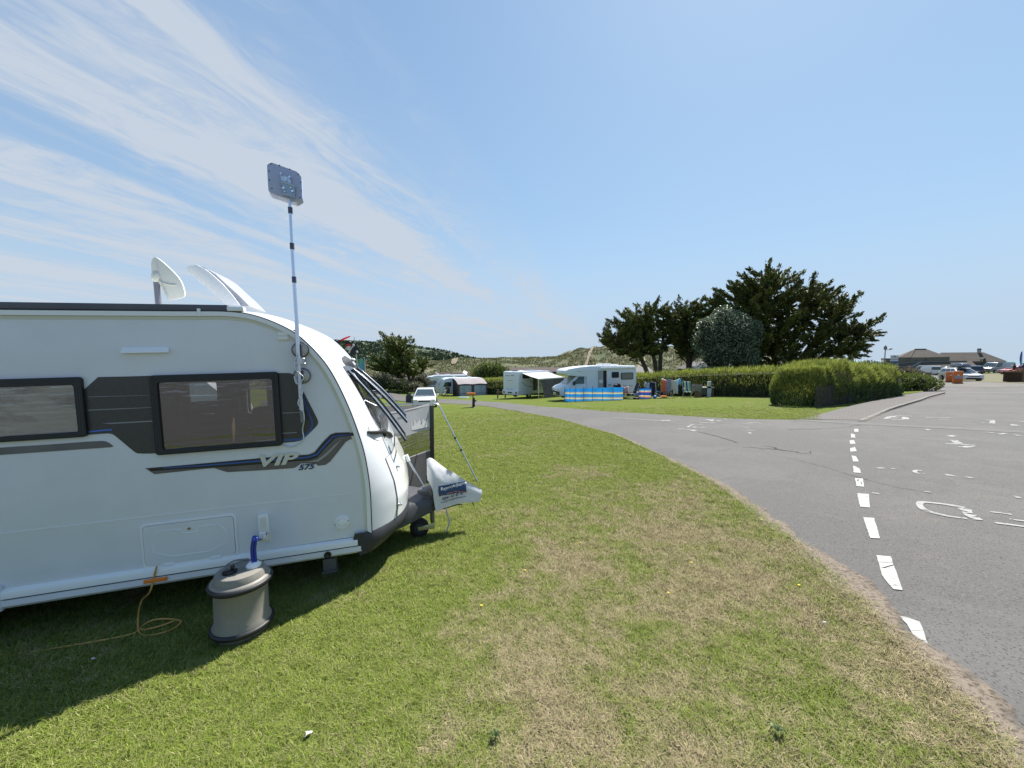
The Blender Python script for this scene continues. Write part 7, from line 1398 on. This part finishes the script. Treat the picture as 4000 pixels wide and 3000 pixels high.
b1 = at(2562, 47); cypress('cypress_tree', 'leftmost cypress of the group behind the long hedge, spreading over the large motorhome', b1, [[(2562,1470,0),(2560,1430,0),(2550,1380,0),(2535,1300,0),(2540,1220,0)], [(2580,1470,.2),(2580,1400,.3),(2590,1320,.4),(2590,1230,.4)], [(2556,1440,0),(2500,1395,-.3),(2440,1380,-.4),(2400,1350,-.5)]], 47,
        [(2335,1304),(2368,1260),(2381,1250),(2414,1217),(2479,1190),(2528,1190),(2577,1165),(2600,1190),(2350,1330),(2375,1345),(2400,1372),(2450,1205),(2560,1185),(2420,1385),(2620,1200),(2360,1285)],
        [(2345,1310),(2400,1235),(2480,1205),(2560,1190),(2620,1200),(2640,1260),(2640,1340),(2600,1370),(2500,1385),(2400,1368),(2350,1330)], 185, 3.8, BC, G5, leaf=(.36, .10), per=40, seed=5)
b2 = at(2690, 48.5); cypress('cypress_tree', 'narrower cypress just left of the silver leaved shrub', b2, [[(2690,1470,0),(2688,1420,0),(2680,1340,0),(2670,1230,0)], [(2675,1470,.2),(2700,1400,.3),(2720,1300,.4)]], 48.5,
        [(2655,1163),(2680,1178),(2718,1174),(2750,1163),(2740,1190),(2700,1195),(2640,1190),(2780,1180),(2610,1230),(2620,1300),(2775,1210)],
        [(2600,1230),(2650,1185),(2720,1190),(2790,1200),(2790,1300),(2760,1370),(2700,1385),(2640,1370),(2610,1320)], 170, 3.4, BC, G5, leaf=(.36, .10), per=40, seed=8)
b3 = at(3030, 47); cypress('cypress_tree', 'largest cypress of the group, its long limbs reaching out to the right', b3, [[(3030,1470,0),(3025,1420,0),(3010,1330,0),(2990,1200,0),(3000,1090,0)], [(3075,1470,.5),(3085,1400,.5),(3110,1300,.5),(3140,1180,.4)], [(3110,1470,0),(3120,1420,0),(3180,1330,0),(3270,1250,0)], [(3000,1470,.3),(2950,1380,.4),(2880,1260,.5)], [(3130,1470,0),(3200,1400,0),(3300,1340,0),(3380,1290,0)]], 47,
        [(3005,1016),(3049,1041),(3080,1048),(2924,1052),(2950,1062),(3141,1060),(3184,1070),(3244,1098),(3293,1117),(3358,1142),(3340,1160),(2853,1106),(2880,1100),(2791,1129),(2760,1165),(2715,1179),(3330,1195),(3353,1266),(3448,1233),(3448,1298),(3430,1310),(3400,1250),(3388,1372),(3380,1391),(3395,1345),(3410,1330),(3310,1215),(3360,1225),(3340,1398),(3300,1150),(3000,1045),(2890,1075),(3100,1072),(3220,1110),(2820,1135)],
        [(2780,1150),(2900,1085),(3000,1045),(3100,1075),(3200,1105),(3290,1140),(3320,1200),(3360,1255),(3400,1290),(3385,1350),(3360,1395),(3200,1425),(3000,1430),(2880,1420),(2780,1350),(2740,1230)], 520, 5.6, BC, G5, leaf=(.40, .11), per=42, twig=.9, seed=11)
# silver leaved shrub
def lobes_pts(lobes, n, shellf=.55):
    w_ = np.array([a[3]*a[4]*a[5] for a in lobes])**.66; idx = rng.choice(len(lobes), n, p=w_/w_.sum()); L_ = np.array(lobes)[idx]; d = rng.normal(size=(n, 3)); d /= np.linalg.norm(d, axis=1)[:, None]
    rr_ = rng.uniform(shellf**3, 1, n)**(1/3); c = L_[:, :3]+d*L_[:, 3:6]*rr_[:, None]; return c, d
def bush(name, label, loc, lobes, n, m, leaf, cat='shrub', up=.3, group=None, core=True, flowers=None, twigm=None):
    r = empty(name, loc, label, cat, group); c, d = lobes_pts(lobes, n); cl_ = rng.normal(size=(max(6, n//45), 3))
    k = rng.integers(0, len(lobes), n); nzv = np.array([mnoise.noise(Vector(tuple(v*2.2))) for v in c]); keep = nzv > -.32; c, d = c[keep], d[keep]
    dd = d*.7+rng.normal(size=c.shape)*.5; dd[:, 2] += up; leaves('foliage', c, dd, leaf[0], leaf[1], m, r)
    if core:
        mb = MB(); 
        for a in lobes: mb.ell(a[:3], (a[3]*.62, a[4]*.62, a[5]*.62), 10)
        obj('dark_core', mb, mat('inner_dark', (.016, .018, .008), .95), r, smooth=60)  # solid core; the shade inside the bush is put into its dark colour
    mb = MB(); 
    for i in range(5): a = lobes[i % len(lobes)]; mb.tube([(a[0]*.2+.1*i-.2, 0, -.1), (a[0]*.7, a[1]*.7, a[2])], [.06, .02], 5)
    obj('stem', mb, M_bark, r)
    if flowers:
        fc, fd = lobes_pts(lobes, flowers[0], .95); fc = fc*1.0; keep = fc[:, 2] > 0; leaves('flowers', fc[keep], rng.normal(size=fc[keep].shape), flowers[1], flowers[1]*.8, flowers[2], r)
    return r
sl_ = at(2838, 43.5); zz_ = lambda py: P(2838, py, 43.5).z-sl_.z; xx_ = lambda px: (px-2838)/F*43.5
bush('silver_shrub', 'tall rounded shrub with silvery grey-green leaves in front of the big cypress', sl_, [(xx_(2835), 0, zz_(1300), 3.0, 2.4, 2.7), (xx_(2770), .2, zz_(1330), 2.0, 1.8, 2.2), (xx_(2905), .1, zz_(1310), 1.9, 1.8, 2.4), (xx_(2820), 0, zz_(1235), 1.3, 1.2, 1.3), (xx_(2880), .3, zz_(1250), 1.1, 1.1, 1.1), (xx_(2745), -.2, zz_(1275), 1.0, 1.0, 1.1), (xx_(2940), 0, zz_(1290), 1.0, 1.0, 1.2), (xx_(2800), 0, zz_(1400), 2.6, 2.0, 1.8), (xx_(2890), 0, zz_(1400), 2.2, 2.0, 1.8)], 15000, leafmat('silver_leaf', (.06, .085, .04), (.30, .36, .23), nscale=.8, trans=.2, rough=.45, up=.35), (.22, .09), 'shrub', .2)

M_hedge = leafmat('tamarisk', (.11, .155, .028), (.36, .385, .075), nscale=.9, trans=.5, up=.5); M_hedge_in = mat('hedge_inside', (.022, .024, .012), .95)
M_hlow = leafmat('hedge_low_shade', (.035, .055, .02), (.13, .18, .05), nscale=1.5, trans=.2, up=.3)  # darker leaf colours paint the shade low in the hedge
def hedge(name, label, path, hts, width, dens, leaf=(.30, .035), plume=.22):
    B = Vector(path[0]); r = empty(name, B, label, 'hedge'); up_c = []; up_d = []; lo_c = []; lo_d = []; core = []
    pts = [Vector(p) for p in path]; segs = list(zip(pts, pts[1:], hts, hts[1:]))
    for a, b_, ha, hb_ in segs:
        L_ = (b_-a).length; d = (b_-a).normalized(); n = Vector((-d.y, d.x, 0)); k = int(L_*dens)
        for _ in range(k):
            u = rng.random(); p = a.lerp(b_, u); h = ha+(hb_-ha)*u; h *= 1+.10*mnoise.noise(Vector((p.x*.9, p.y*.9, 0)))+.05*mnoise.noise(Vector((p.x*2.6, p.y*2.6, 3)))
            face = rng.random(); v = rng.random()
            if face < .36: off = rng.uniform(-.5, .5)*width; z = h*(1-.22*(2*off/width)**4)+rng.uniform(-.15, .05); od = Vector((rng.normal()*.25, rng.normal()*.25, 1))
            else:
                s_ = -1 if face < .68 else 1; z = h*v**.8; bulge = 1+.14*math.sin(3.1*z/h)-.22*(z/h)**4+.20*mnoise.noise(Vector((p.x*1.1, p.y*1.1, z*1.2)))+.08*mnoise.noise(Vector((p.x*3, p.y*3, z*3))); off = s_*width*.5*bulge+rng.uniform(-.12, .05)*1; od = n*s_*.55+Vector((rng.normal()*.3, rng.normal()*.3, .9))
            q = p+n*off; q.z = base_h(q.x, q.y)+z
            if mnoise.noise(q*2.3) < -.20-.25*(z/h): continue
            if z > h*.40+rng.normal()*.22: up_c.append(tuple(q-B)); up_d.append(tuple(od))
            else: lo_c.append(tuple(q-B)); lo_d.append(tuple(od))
    for pe, pd, h in ((pts[0], (pts[0]-pts[1]).normalized(), hts[0]), (pts[-1], (pts[-1]-pts[-2]).normalized(), hts[-1])):      # rounded, leafy ends
        for _ in range(int(dens*width*.75)):
            a = rng.uniform(-1.57, 1.57); n = Vector((-pd.y, pd.x, 0)); o_ = pd*math.cos(a)+n*math.sin(a); v = rng.random(); z = h*v**.8; rr_ = width*.5*(1+.12*math.sin(3.1*z/h)-.25*v*v)+rng.uniform(-.15, .05); q = pe+o_*rr_; q.z = base_h(q.x, q.y)+z; od = o_*.5+Vector((rng.normal()*.3, rng.normal()*.3, .9))
            if z > h*.36+rng.normal()*.22: up_c.append(tuple(q-B)); up_d.append(tuple(od))
            else: lo_c.append(tuple(q-B)); lo_d.append(tuple(od))
    for a, b_, ha, hb_ in segs:
        for _ in range(int((b_-a).length*dens*.10)):
            u = rng.random(); p = a.lerp(b_, u); h = ha+(hb_-ha)*u; d = (b_-a).normalized(); q = p+Vector((-d.y, d.x, 0))*rng.uniform(-.52, .52)*width; q.z = base_h(q.x, q.y)+h*.97+rng.uniform(-.1, .22)*plume/.22
            up_c.append(tuple(q-B)); up_d.append((rng.normal()*.28+.12, rng.normal()*.28, 1.2))
    K_ = []; rows = []
    for i, p in enumerate(pts):
        d = (pts[min(i+1, len(pts)-1)]-pts[max(i-1, 0)]).normalized(); n = Vector((-d.y, d.x, 0)); h = hts[i]; row = []
        for off, z in ((-.36, 0), (-.38, .55), (-.28, .78), (0, .84), (.28, .78), (.38, .55), (.36, 0)): q = p+n*off*width; row.append((q.x-B.x, q.y-B.y, base_h(q.x, q.y)+z*h-B.z))
        rows.append(row)
    mb = MB(); mb.grid(rows); mb.add(rows[0], [tuple(range(7))]); mb.add(rows[-1], [tuple(range(7))]); obj('dark_core', mb, M_hedge_in, r)  # solid filler; its dark colour stands for the shade within the hedge
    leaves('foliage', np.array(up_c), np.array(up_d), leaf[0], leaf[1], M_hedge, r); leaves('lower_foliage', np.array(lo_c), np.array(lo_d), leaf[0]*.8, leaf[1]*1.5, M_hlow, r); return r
def gg(px, py): p = G(px, py); return Vector((p.x, p.y, base_h(p.x, p.y)))
def subdiv(ps, hs, k=4):
    P_, H_ = [], []
    for (a, b_, x, y) in zip(ps, ps[1:], hs, hs[1:]):
        for i in range(k): P_.append(a.lerp(b_, i/k)); H_.append(x+(y-x)*i/k)
    return P_+[ps[-1]], H_+[hs[-1]]
off_ = Vector((.5, 1.7, 0))
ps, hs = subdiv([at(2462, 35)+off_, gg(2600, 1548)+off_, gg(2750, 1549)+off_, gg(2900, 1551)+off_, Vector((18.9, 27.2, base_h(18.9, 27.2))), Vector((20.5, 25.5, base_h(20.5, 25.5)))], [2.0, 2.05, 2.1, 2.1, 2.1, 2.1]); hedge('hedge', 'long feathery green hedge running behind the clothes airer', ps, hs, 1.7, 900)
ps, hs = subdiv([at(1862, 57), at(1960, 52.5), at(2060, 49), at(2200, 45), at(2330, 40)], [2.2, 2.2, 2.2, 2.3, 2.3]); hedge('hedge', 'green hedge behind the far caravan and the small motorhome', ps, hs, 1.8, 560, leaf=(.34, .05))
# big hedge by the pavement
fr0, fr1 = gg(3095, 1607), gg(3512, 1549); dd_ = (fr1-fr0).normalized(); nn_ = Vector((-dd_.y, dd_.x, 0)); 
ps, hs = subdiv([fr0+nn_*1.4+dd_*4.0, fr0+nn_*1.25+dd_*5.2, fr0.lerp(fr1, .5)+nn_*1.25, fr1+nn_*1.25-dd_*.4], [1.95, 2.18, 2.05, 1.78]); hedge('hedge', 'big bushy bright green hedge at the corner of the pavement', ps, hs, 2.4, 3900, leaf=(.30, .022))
fe = empty('paling_fence', fr0, 'old dark paling fence buried in the lower face of the big corner hedge', 'fence')
M_pale = mat('old_pale', (.055, .047, .038), .95, var=.35, vscale=7)
mb = MB(); L_ = (fr1-fr0).length; a_ = math.atan2(dd_.y, dd_.x); Mz = Matrix.Rotation(a_, 4, 'Z'); k_ = 0; s_ = 2.0
while s_ < L_-.1:
    p = fr0+dd_*s_-fr0; zb = base_h(fr0.x+p.x, fr0.y+p.y)-fr0.z; hh = .95+.10*rng.random(); mb.box((s_, -.06+.02*rng.random(), -.1), (s_+.05, -.03, hh), M=Mz@Matrix.Translation((0, .05, 0))@Matrix.Shear('XZ', 4, (0, 0)) if False else Matrix.Translation((0, 0, zb))@Mz@Matrix.Rotation(rng.normal()*.02, 4, 'Y')); s_ += .135
obj('palings', mb, M_pale, fe)
mb = MB(); q = dd_*(L_); zb = base_h(fr1.x, fr1.y)-fr0.z; mb.box((q.x-.07, q.y-.07, zb-.1), (q.x+.07, q.y+.07, zb+1.55)); obj('end_post', mb, mat('post_dark', (.04, .04, .03), .9, var=.3), fe, bevel=.01)
nb = fr0+dd_*(L_*.955)-nn_*.12; o_ = MB(); o_.prism(rrect(-.17, .62, .17, 1.12, .12), -.01, .01); nt_ = tag(obj('notice', o_, mat('notice_white', (.40, .39, .38), .7, c2=(.16, .15, .15), vscale=9)), 'small weathered white notice fixed near the far end of the corner hedge', 'notice'); nt_.location = Vector((nb.x, nb.y, base_h(nb.x, nb.y))); nt_.rotation_euler = (0, 0, a_)
# flowering bank beyond the hedge
fb = gg(3604, 1532); M_flo = mat('flower_white', (.45, .44, .36), .7)
bush('flowering_bushes', 'low bank of green bushes with small white flowers beyond the big hedge', fb+Vector((-.6, .4, 0)), [(-2.0, 1.0, .75, 1.6, 1.1, .95), (-.6, .7, .7, 1.5, 1.1, .85), (.9, .6, .65, 1.3, 1.0, .72), (2.1, .9, .5, 1.1, .9, .60), (-3.2, 1.8, .8, 1.5, 1.1, .9), (.6, 2.6, .8, 2.0, 1.2, .75)], 15000, leafmat('bank_leaf', (.05, .09, .015), (.24, .27, .06), nscale=2.0, trans=.25), (.16, .07), 'bushes', .4, flowers=(360, .09, M_flo))
bw = at(3545, 60); bush('thorn_bush', 'brownish bush against the stone wall behind the flowering bank', bw, [(0, 0, .8, 1.5, 1.0, 1.0), (1.6, 0, .6, 1.0, .8, .8)], 1600, leafmat('thorn_leaf', (.07, .045, .03), (.25, .20, .13), nscale=1), (.25, .10))
bush('shrub', 'dark shrub showing above the right end of the big hedge', at(3395, 40), [(0, 0, 1.9, 1.3, 1, .75), (1.3, 0, 1.9, 1.2, 1, .65), (-1.2, 0, 1.7, 1.2, 1, .7)], 2200, leafmat('shrub_dark', (.03, .05, .02), (.16, .17, .08), nscale=1), (.22, .08))
# bushes on the left
bush('dark_bush', 'dark rounded bush under the left side of the lone cypress', at(1490, 46), [(0, 0, 1.2, 2.0, 1.2, 1.3), (-2.0, 0, 1.0, 1.8, 1.2, 1.1), (1.8, .3, .8, 1.4, 1.1, .9)], 4200, leafmat('bush_dark', (.02, .035, .012), (.11, .14, .05), nscale=1), (.26, .08))
bush('pale_bush', 'scrubby bush with pale dry stems at the foot of the lone cypress', at(1575, 47), [(0, 0, .8, 1.2, .9, 1.0), (1.4, .3, .7, 1.1, .9, .8)], 1800, leafmat('pale_stems', (.06, .07, .03), (.42, .38, .27), nscale=2), (.35, .05), up=.9)
bush('dark_bush', 'dark bush between the lone cypress trunk and the blue motorhome cab', at(1640, 52), [(0, 0, 1.3, 1.6, 1, 1.5), (-1.0, 0, .8, 1.2, 1, .9)], 2600, leafmat('bush_dark2', (.02, .028, .012), (.10, .11, .05), nscale=1), (.26, .07), up=.8)
bush('tall_bush', 'tall leafy green bush left of the small motorhome behind the hedge', at(1925, 60), [(0, 0, 3.0, 2.2, 1.6, 2.0), (1.6, 0, 2.6, 1.7, 1.4, 1.6), (-1.6, 0, 2.9, 1.6, 1.4, 1.6)], 6000, leafmat('tall_bush_leaf', (.035, .055, .015), (.20, .25, .05), nscale=.8), (.30, .13))
bush('gorse_bush', 'bush with yellow flowers beside the brown chalet roof', at(1868, 63), [(0, 0, 2.6, 1.6, 1.2, 2.0), (1.3, 0, 3.4, 1.4, 1.2, 1.7)], 3600, leafmat('gorse_leaf', (.07, .09, .02), (.26, .30, .05), nscale=.8), (.28, .10), flowers=(150, .2, mat('gorse_yellow', (.62, .48, .03), .7)))
for px, Y, lab, s_ in ((2105, 92, 'bright green shrub on the dune above the small motorhome, left of two', 1.0), (2128, 93, 'bright green shrub on the dune above the small motorhome, right of two', .8), (2455, 92, 'bright green shrub on the dune under the left cypress limb', 1.1), (1850, 96, 'bright green shrub on the dune above the far caravan', 1.2)):
    x_ = (px-2000)/F*Y; bush('shrub', lab, Vector((x_, Y, dune_h(x_, Y))), [(0, 0, .9*s_, 1.7*s_, 1, 1.0*s_), (1.5*s_, 0, .6*s_, 1.2*s_, 1, .7*s_), (-.9*s_, 0, 1.5*s_, 1.0*s_, .8, .7*s_)], 1100, leafmat('shrub_bright', (.06, .12, .02), (.24, .34, .05), nscale=.8), (.4, .2))

# ------------------------------------------------------------------ grass
road_w = [(G(*q).x, G(*q).y) if len(q) == 2 else (q[0], q[1]) for q in road]
def clump(name, k, rad, hmin, hmax, lean, seed):
    rs = random.Random(seed); vs, fs, tt_ = [], [], []
    for i in range(k):
        a, q = rs.uniform(0, 6.283), rad*math.sqrt(rs.random()); x, y = q*math.cos(a), q*math.sin(a); h = rs.uniform(hmin, hmax); b_ = rs.uniform(0, 6.283); w_ = rs.uniform(.0011, .0021); ln = rs.uniform(.2, lean)*h; c_, s_ = math.cos(b_), math.sin(b_); o = len(vs)
        vs += [(x-s_*w_, y+c_*w_, 0), (x+s_*w_, y-c_*w_, 0), (x+c_*ln*.4+s_*w_*.8, y+s_*ln*.4-c_*w_*.8, h*.6), (x+c_*ln*.4-s_*w_*.8, y+s_*ln*.4+c_*w_*.8, h*.6), (x+c_*ln, y+s_*ln, h)]
        fs += [(o, o+1, o+2, o+3), (o+3, o+2, o+4)]; tt_ += [rs.random()]*5
    me = bpy.data.meshes.new(name); me.from_pydata(vs, [], fs); a_ = me.attributes.new('tint', 'FLOAT', 'POINT'); a_.data.foreach_set('value', tt_); me.materials.append(M_blade); return bpy.data.objects.new(name, me)
gc = bpy.data.collections.new('grass_clumps')
for i in range(5): gc.objects.link(clump('grass_clump', 30, .055, .010, .026, 2.0, i))
gc.objects.link(clump('grass_clump', 12, .05, .025, .045, 2.6, 9))
gp = []; gs_ = []
Rw = [(x, y) for x, y in road_w]
bx0 = min(x for x, y in Rw)
while len(gp) < 120000:
    m_ = 60000; d_ = rng.uniform(.9, 24, m_)**1.0; th_ = rng.uniform(-1.02, 1.0, m_); x_ = d_*np.sin(th_); y_ = d_*np.cos(th_)
    acc = rng.random(m_) < np.minimum(1, (2.6/d_)**.9)*np.minimum(1, d_/2.2)*(1-(d_/24)**3)
    x_, y_, d_ = x_[acc], y_[acc], d_[acc]; inside = np.zeros(len(x_), bool)
    for i in range(len(Rw)):
        x1, y1 = Rw[i]; x2, y2 = Rw[i-1]
        if y1 == y2: continue
        c_ = ((y1 > y_) != (y2 > y_)) & (x_ < (x2-x1)*(y_-y1)/(y2-y1)+x1); inside ^= c_
    ok = ~inside & ~((y_ < 0)) & ~((x_ > 11) & (y_ < 30) & (y_ < x_*1.24))
    for a_, b_, c_ in zip(x_[ok], y_[ok], d_[ok]): gp.append((a_, b_, GA*a_+GB*b_)); gs_.append(rng.uniform(.7, 1.25)*(1+.05*max(0, c_-3)))
gm = bpy.data.meshes.new('grass'); gm.from_pydata(gp, [], []); a_ = gm.attributes.new('gscale', 'FLOAT', 'POINT'); a_.data.foreach_set('value', gs_); go = link('grass', gm)
tag(go, 'short mown camp site grass, green and straw coloured in patches', 'grass', kind='stuff')
ng = bpy.data.node_groups.new('grass_nodes', 'GeometryNodeTree'); ng.interface.new_socket('Geometry', in_out='INPUT', socket_type='NodeSocketGeometry'); ng.interface.new_socket('Geometry', in_out='OUTPUT', socket_type='NodeSocketGeometry')
gn = ng.nodes.new; gi = gn('NodeGroupInput'); gout = gn('NodeGroupOutput'); ip = gn('GeometryNodeInstanceOnPoints'); ci = gn('GeometryNodeCollectionInfo'); ci.inputs['Collection'].default_value = gc; ci.inputs['Separate Children'].default_value = True; ci.inputs['Reset Children'].default_value = True
mtp = gn('GeometryNodeMeshToPoints'); rv = gn('FunctionNodeRandomValue'); rv.data_type = 'FLOAT_VECTOR'; rv.inputs[0].default_value = (-.12, -.12, 0); rv.inputs[1].default_value = (.12, .12, 6.283); na = gn('GeometryNodeInputNamedAttribute'); na.data_type = 'FLOAT'; na.inputs['Name'].default_value = 'gscale'
ip.inputs['Pick Instance'].default_value = True; gl_ = ng.links.new; gl_(gi.outputs[0], mtp.inputs['Mesh']); gl_(mtp.outputs[0], ip.inputs['Points']); gl_(ci.outputs[0], ip.inputs['Instance']); gl_(rv.outputs[0], ip.inputs['Rotation']); gl_(na.outputs[0], ip.inputs['Scale']); gl_(ip.outputs[0], gout.inputs[0])
go.modifiers.new('grass_nodes', 'NODES').node_group = ng
# straw lying on the turf, broad leaved weeds, litter
pts = []; 
while len(pts) < 1500:
    x, y = rng.uniform(-1.5, 3.2), rng.uniform(1.0, 5)
    if inpoly(x, y, Rw): continue
    pts.append((x, y, GA*x+GB*y+.028))
dr = rng.normal(size=(len(pts), 3)); dr[:, 2] *= .12; tag(leaves('straw', np.array(pts), dr, .05, .0035, mat('straw', (.26, .21, .12), .8)), 'loose dry straw clippings on the near turf', 'straw', kind='stuff')
def weed(px, py, s_, label):
    p = G(px, py, .02); r = MB()
    for k in range(7):
        a = k*.9+rng.random()*.4; L_ = s_*rng.uniform(.7, 1.15); c_, q = math.cos(a), math.sin(a); rows = []
        for u in np.linspace(0, 1, 6): w_ = .24*L_*math.sin(math.pi*min(1, u*.92+.06)); x, y = c_*L_*u, q*L_*u; z = .020*math.sin(2.6*u)+.010; rows.append([(x-q*w_, y+c_*w_, z+.006), (x, y, z), (x+q*w_, y-c_*w_, z+.006)])
        r.grid(rows)
    o = tag(obj('weed', r, mat('weed_leaf', (.12, .16, .05), .6, var=.2, vscale=20), smooth=60), label, 'weed'); o.location = p
weed(1935, 2905, .036, 'pale broad-leaved weed flattened in the dry turf at the bottom of the picture'); weed(3035, 2885, .042, 'fresh green broad-leaved weed in the turf near the bottom right')
mb = MB(); mb.grid([[(-.02+.03*u+.012*math.sin(v*3), -.012+.028*v, .008*math.sin(3*u+2*v)) for u in np.linspace(0, 1, 5)] for v in np.linspace(0, 1, 5)]); o_ = tag(obj('paper_scrap', mb, M_['palecloth'], smooth=60), 'small scrap of white paper on the grass at the bottom left of centre', 'litter'); o_.location = G(1205, 2890, .036); o_.rotation_euler = (0, 0, .8)
for px, py, lab in ((3220, 2448, 'tiny white scrap on the turf beside the road bend'), (365, 2590, 'tiny white scrap in the caravan shade')): mb = MB(); mb.ell((0, 0, 0), (.013, .007, .005), 8); o_ = tag(obj('paper_scrap', mb, M_['palecloth'], smooth=60), lab, 'litter'); o_.location = G(px, py, .032)
# clover flowers on the far lawn
pts = []
for cx_, cy_, n_, sx_, sy_ in ((2620, 1566, 160, 60, 5), (3010, 1578, 220, 35, 9), (2250, 1568, 120, 60, 5), (2900, 1600, 120, 200, 14), (1850, 1650, 160, 200, 40), (1700, 1800, 60, 100, 60)):
    for _ in range(n_):
        px, py = rng.normal(cx_, sx_), rng.normal(cy_, sy_)
        if py < 1560: continue
        p = G(px, py, .03)
        if not inpoly(p.x, p.y, Rw): pts.append(tuple(p))
tag(leaves('clover_flowers', np.array(pts), rng.normal(size=(len(pts), 3)), .03, .025, M_flo), 'scattered white clover flowers in the lawns', 'flowers', kind='stuff')

M_dan = mat('dandelion_yellow', (.55, .42, .02), .7)
for px, py in ((2976, 2040), (2268, 2130), (2700, 2210), (2460, 2020), (3120, 2300), (1880, 2380), (2050, 2240), (2610, 2330)):
    mb = MB(); mb.lathe([(0, .036), (.010, .034), (.012, .030), (.004, .026)], 8); mb.cyl((0, 0, 0), (0, 0, .03), .0012, n=5); o_ = tag(obj('dandelion', mb, M_dan), 'small yellow dandelion flower in the turf of the verge', 'flower', 'dandelions in the verge'); o_.location = G(px, py)
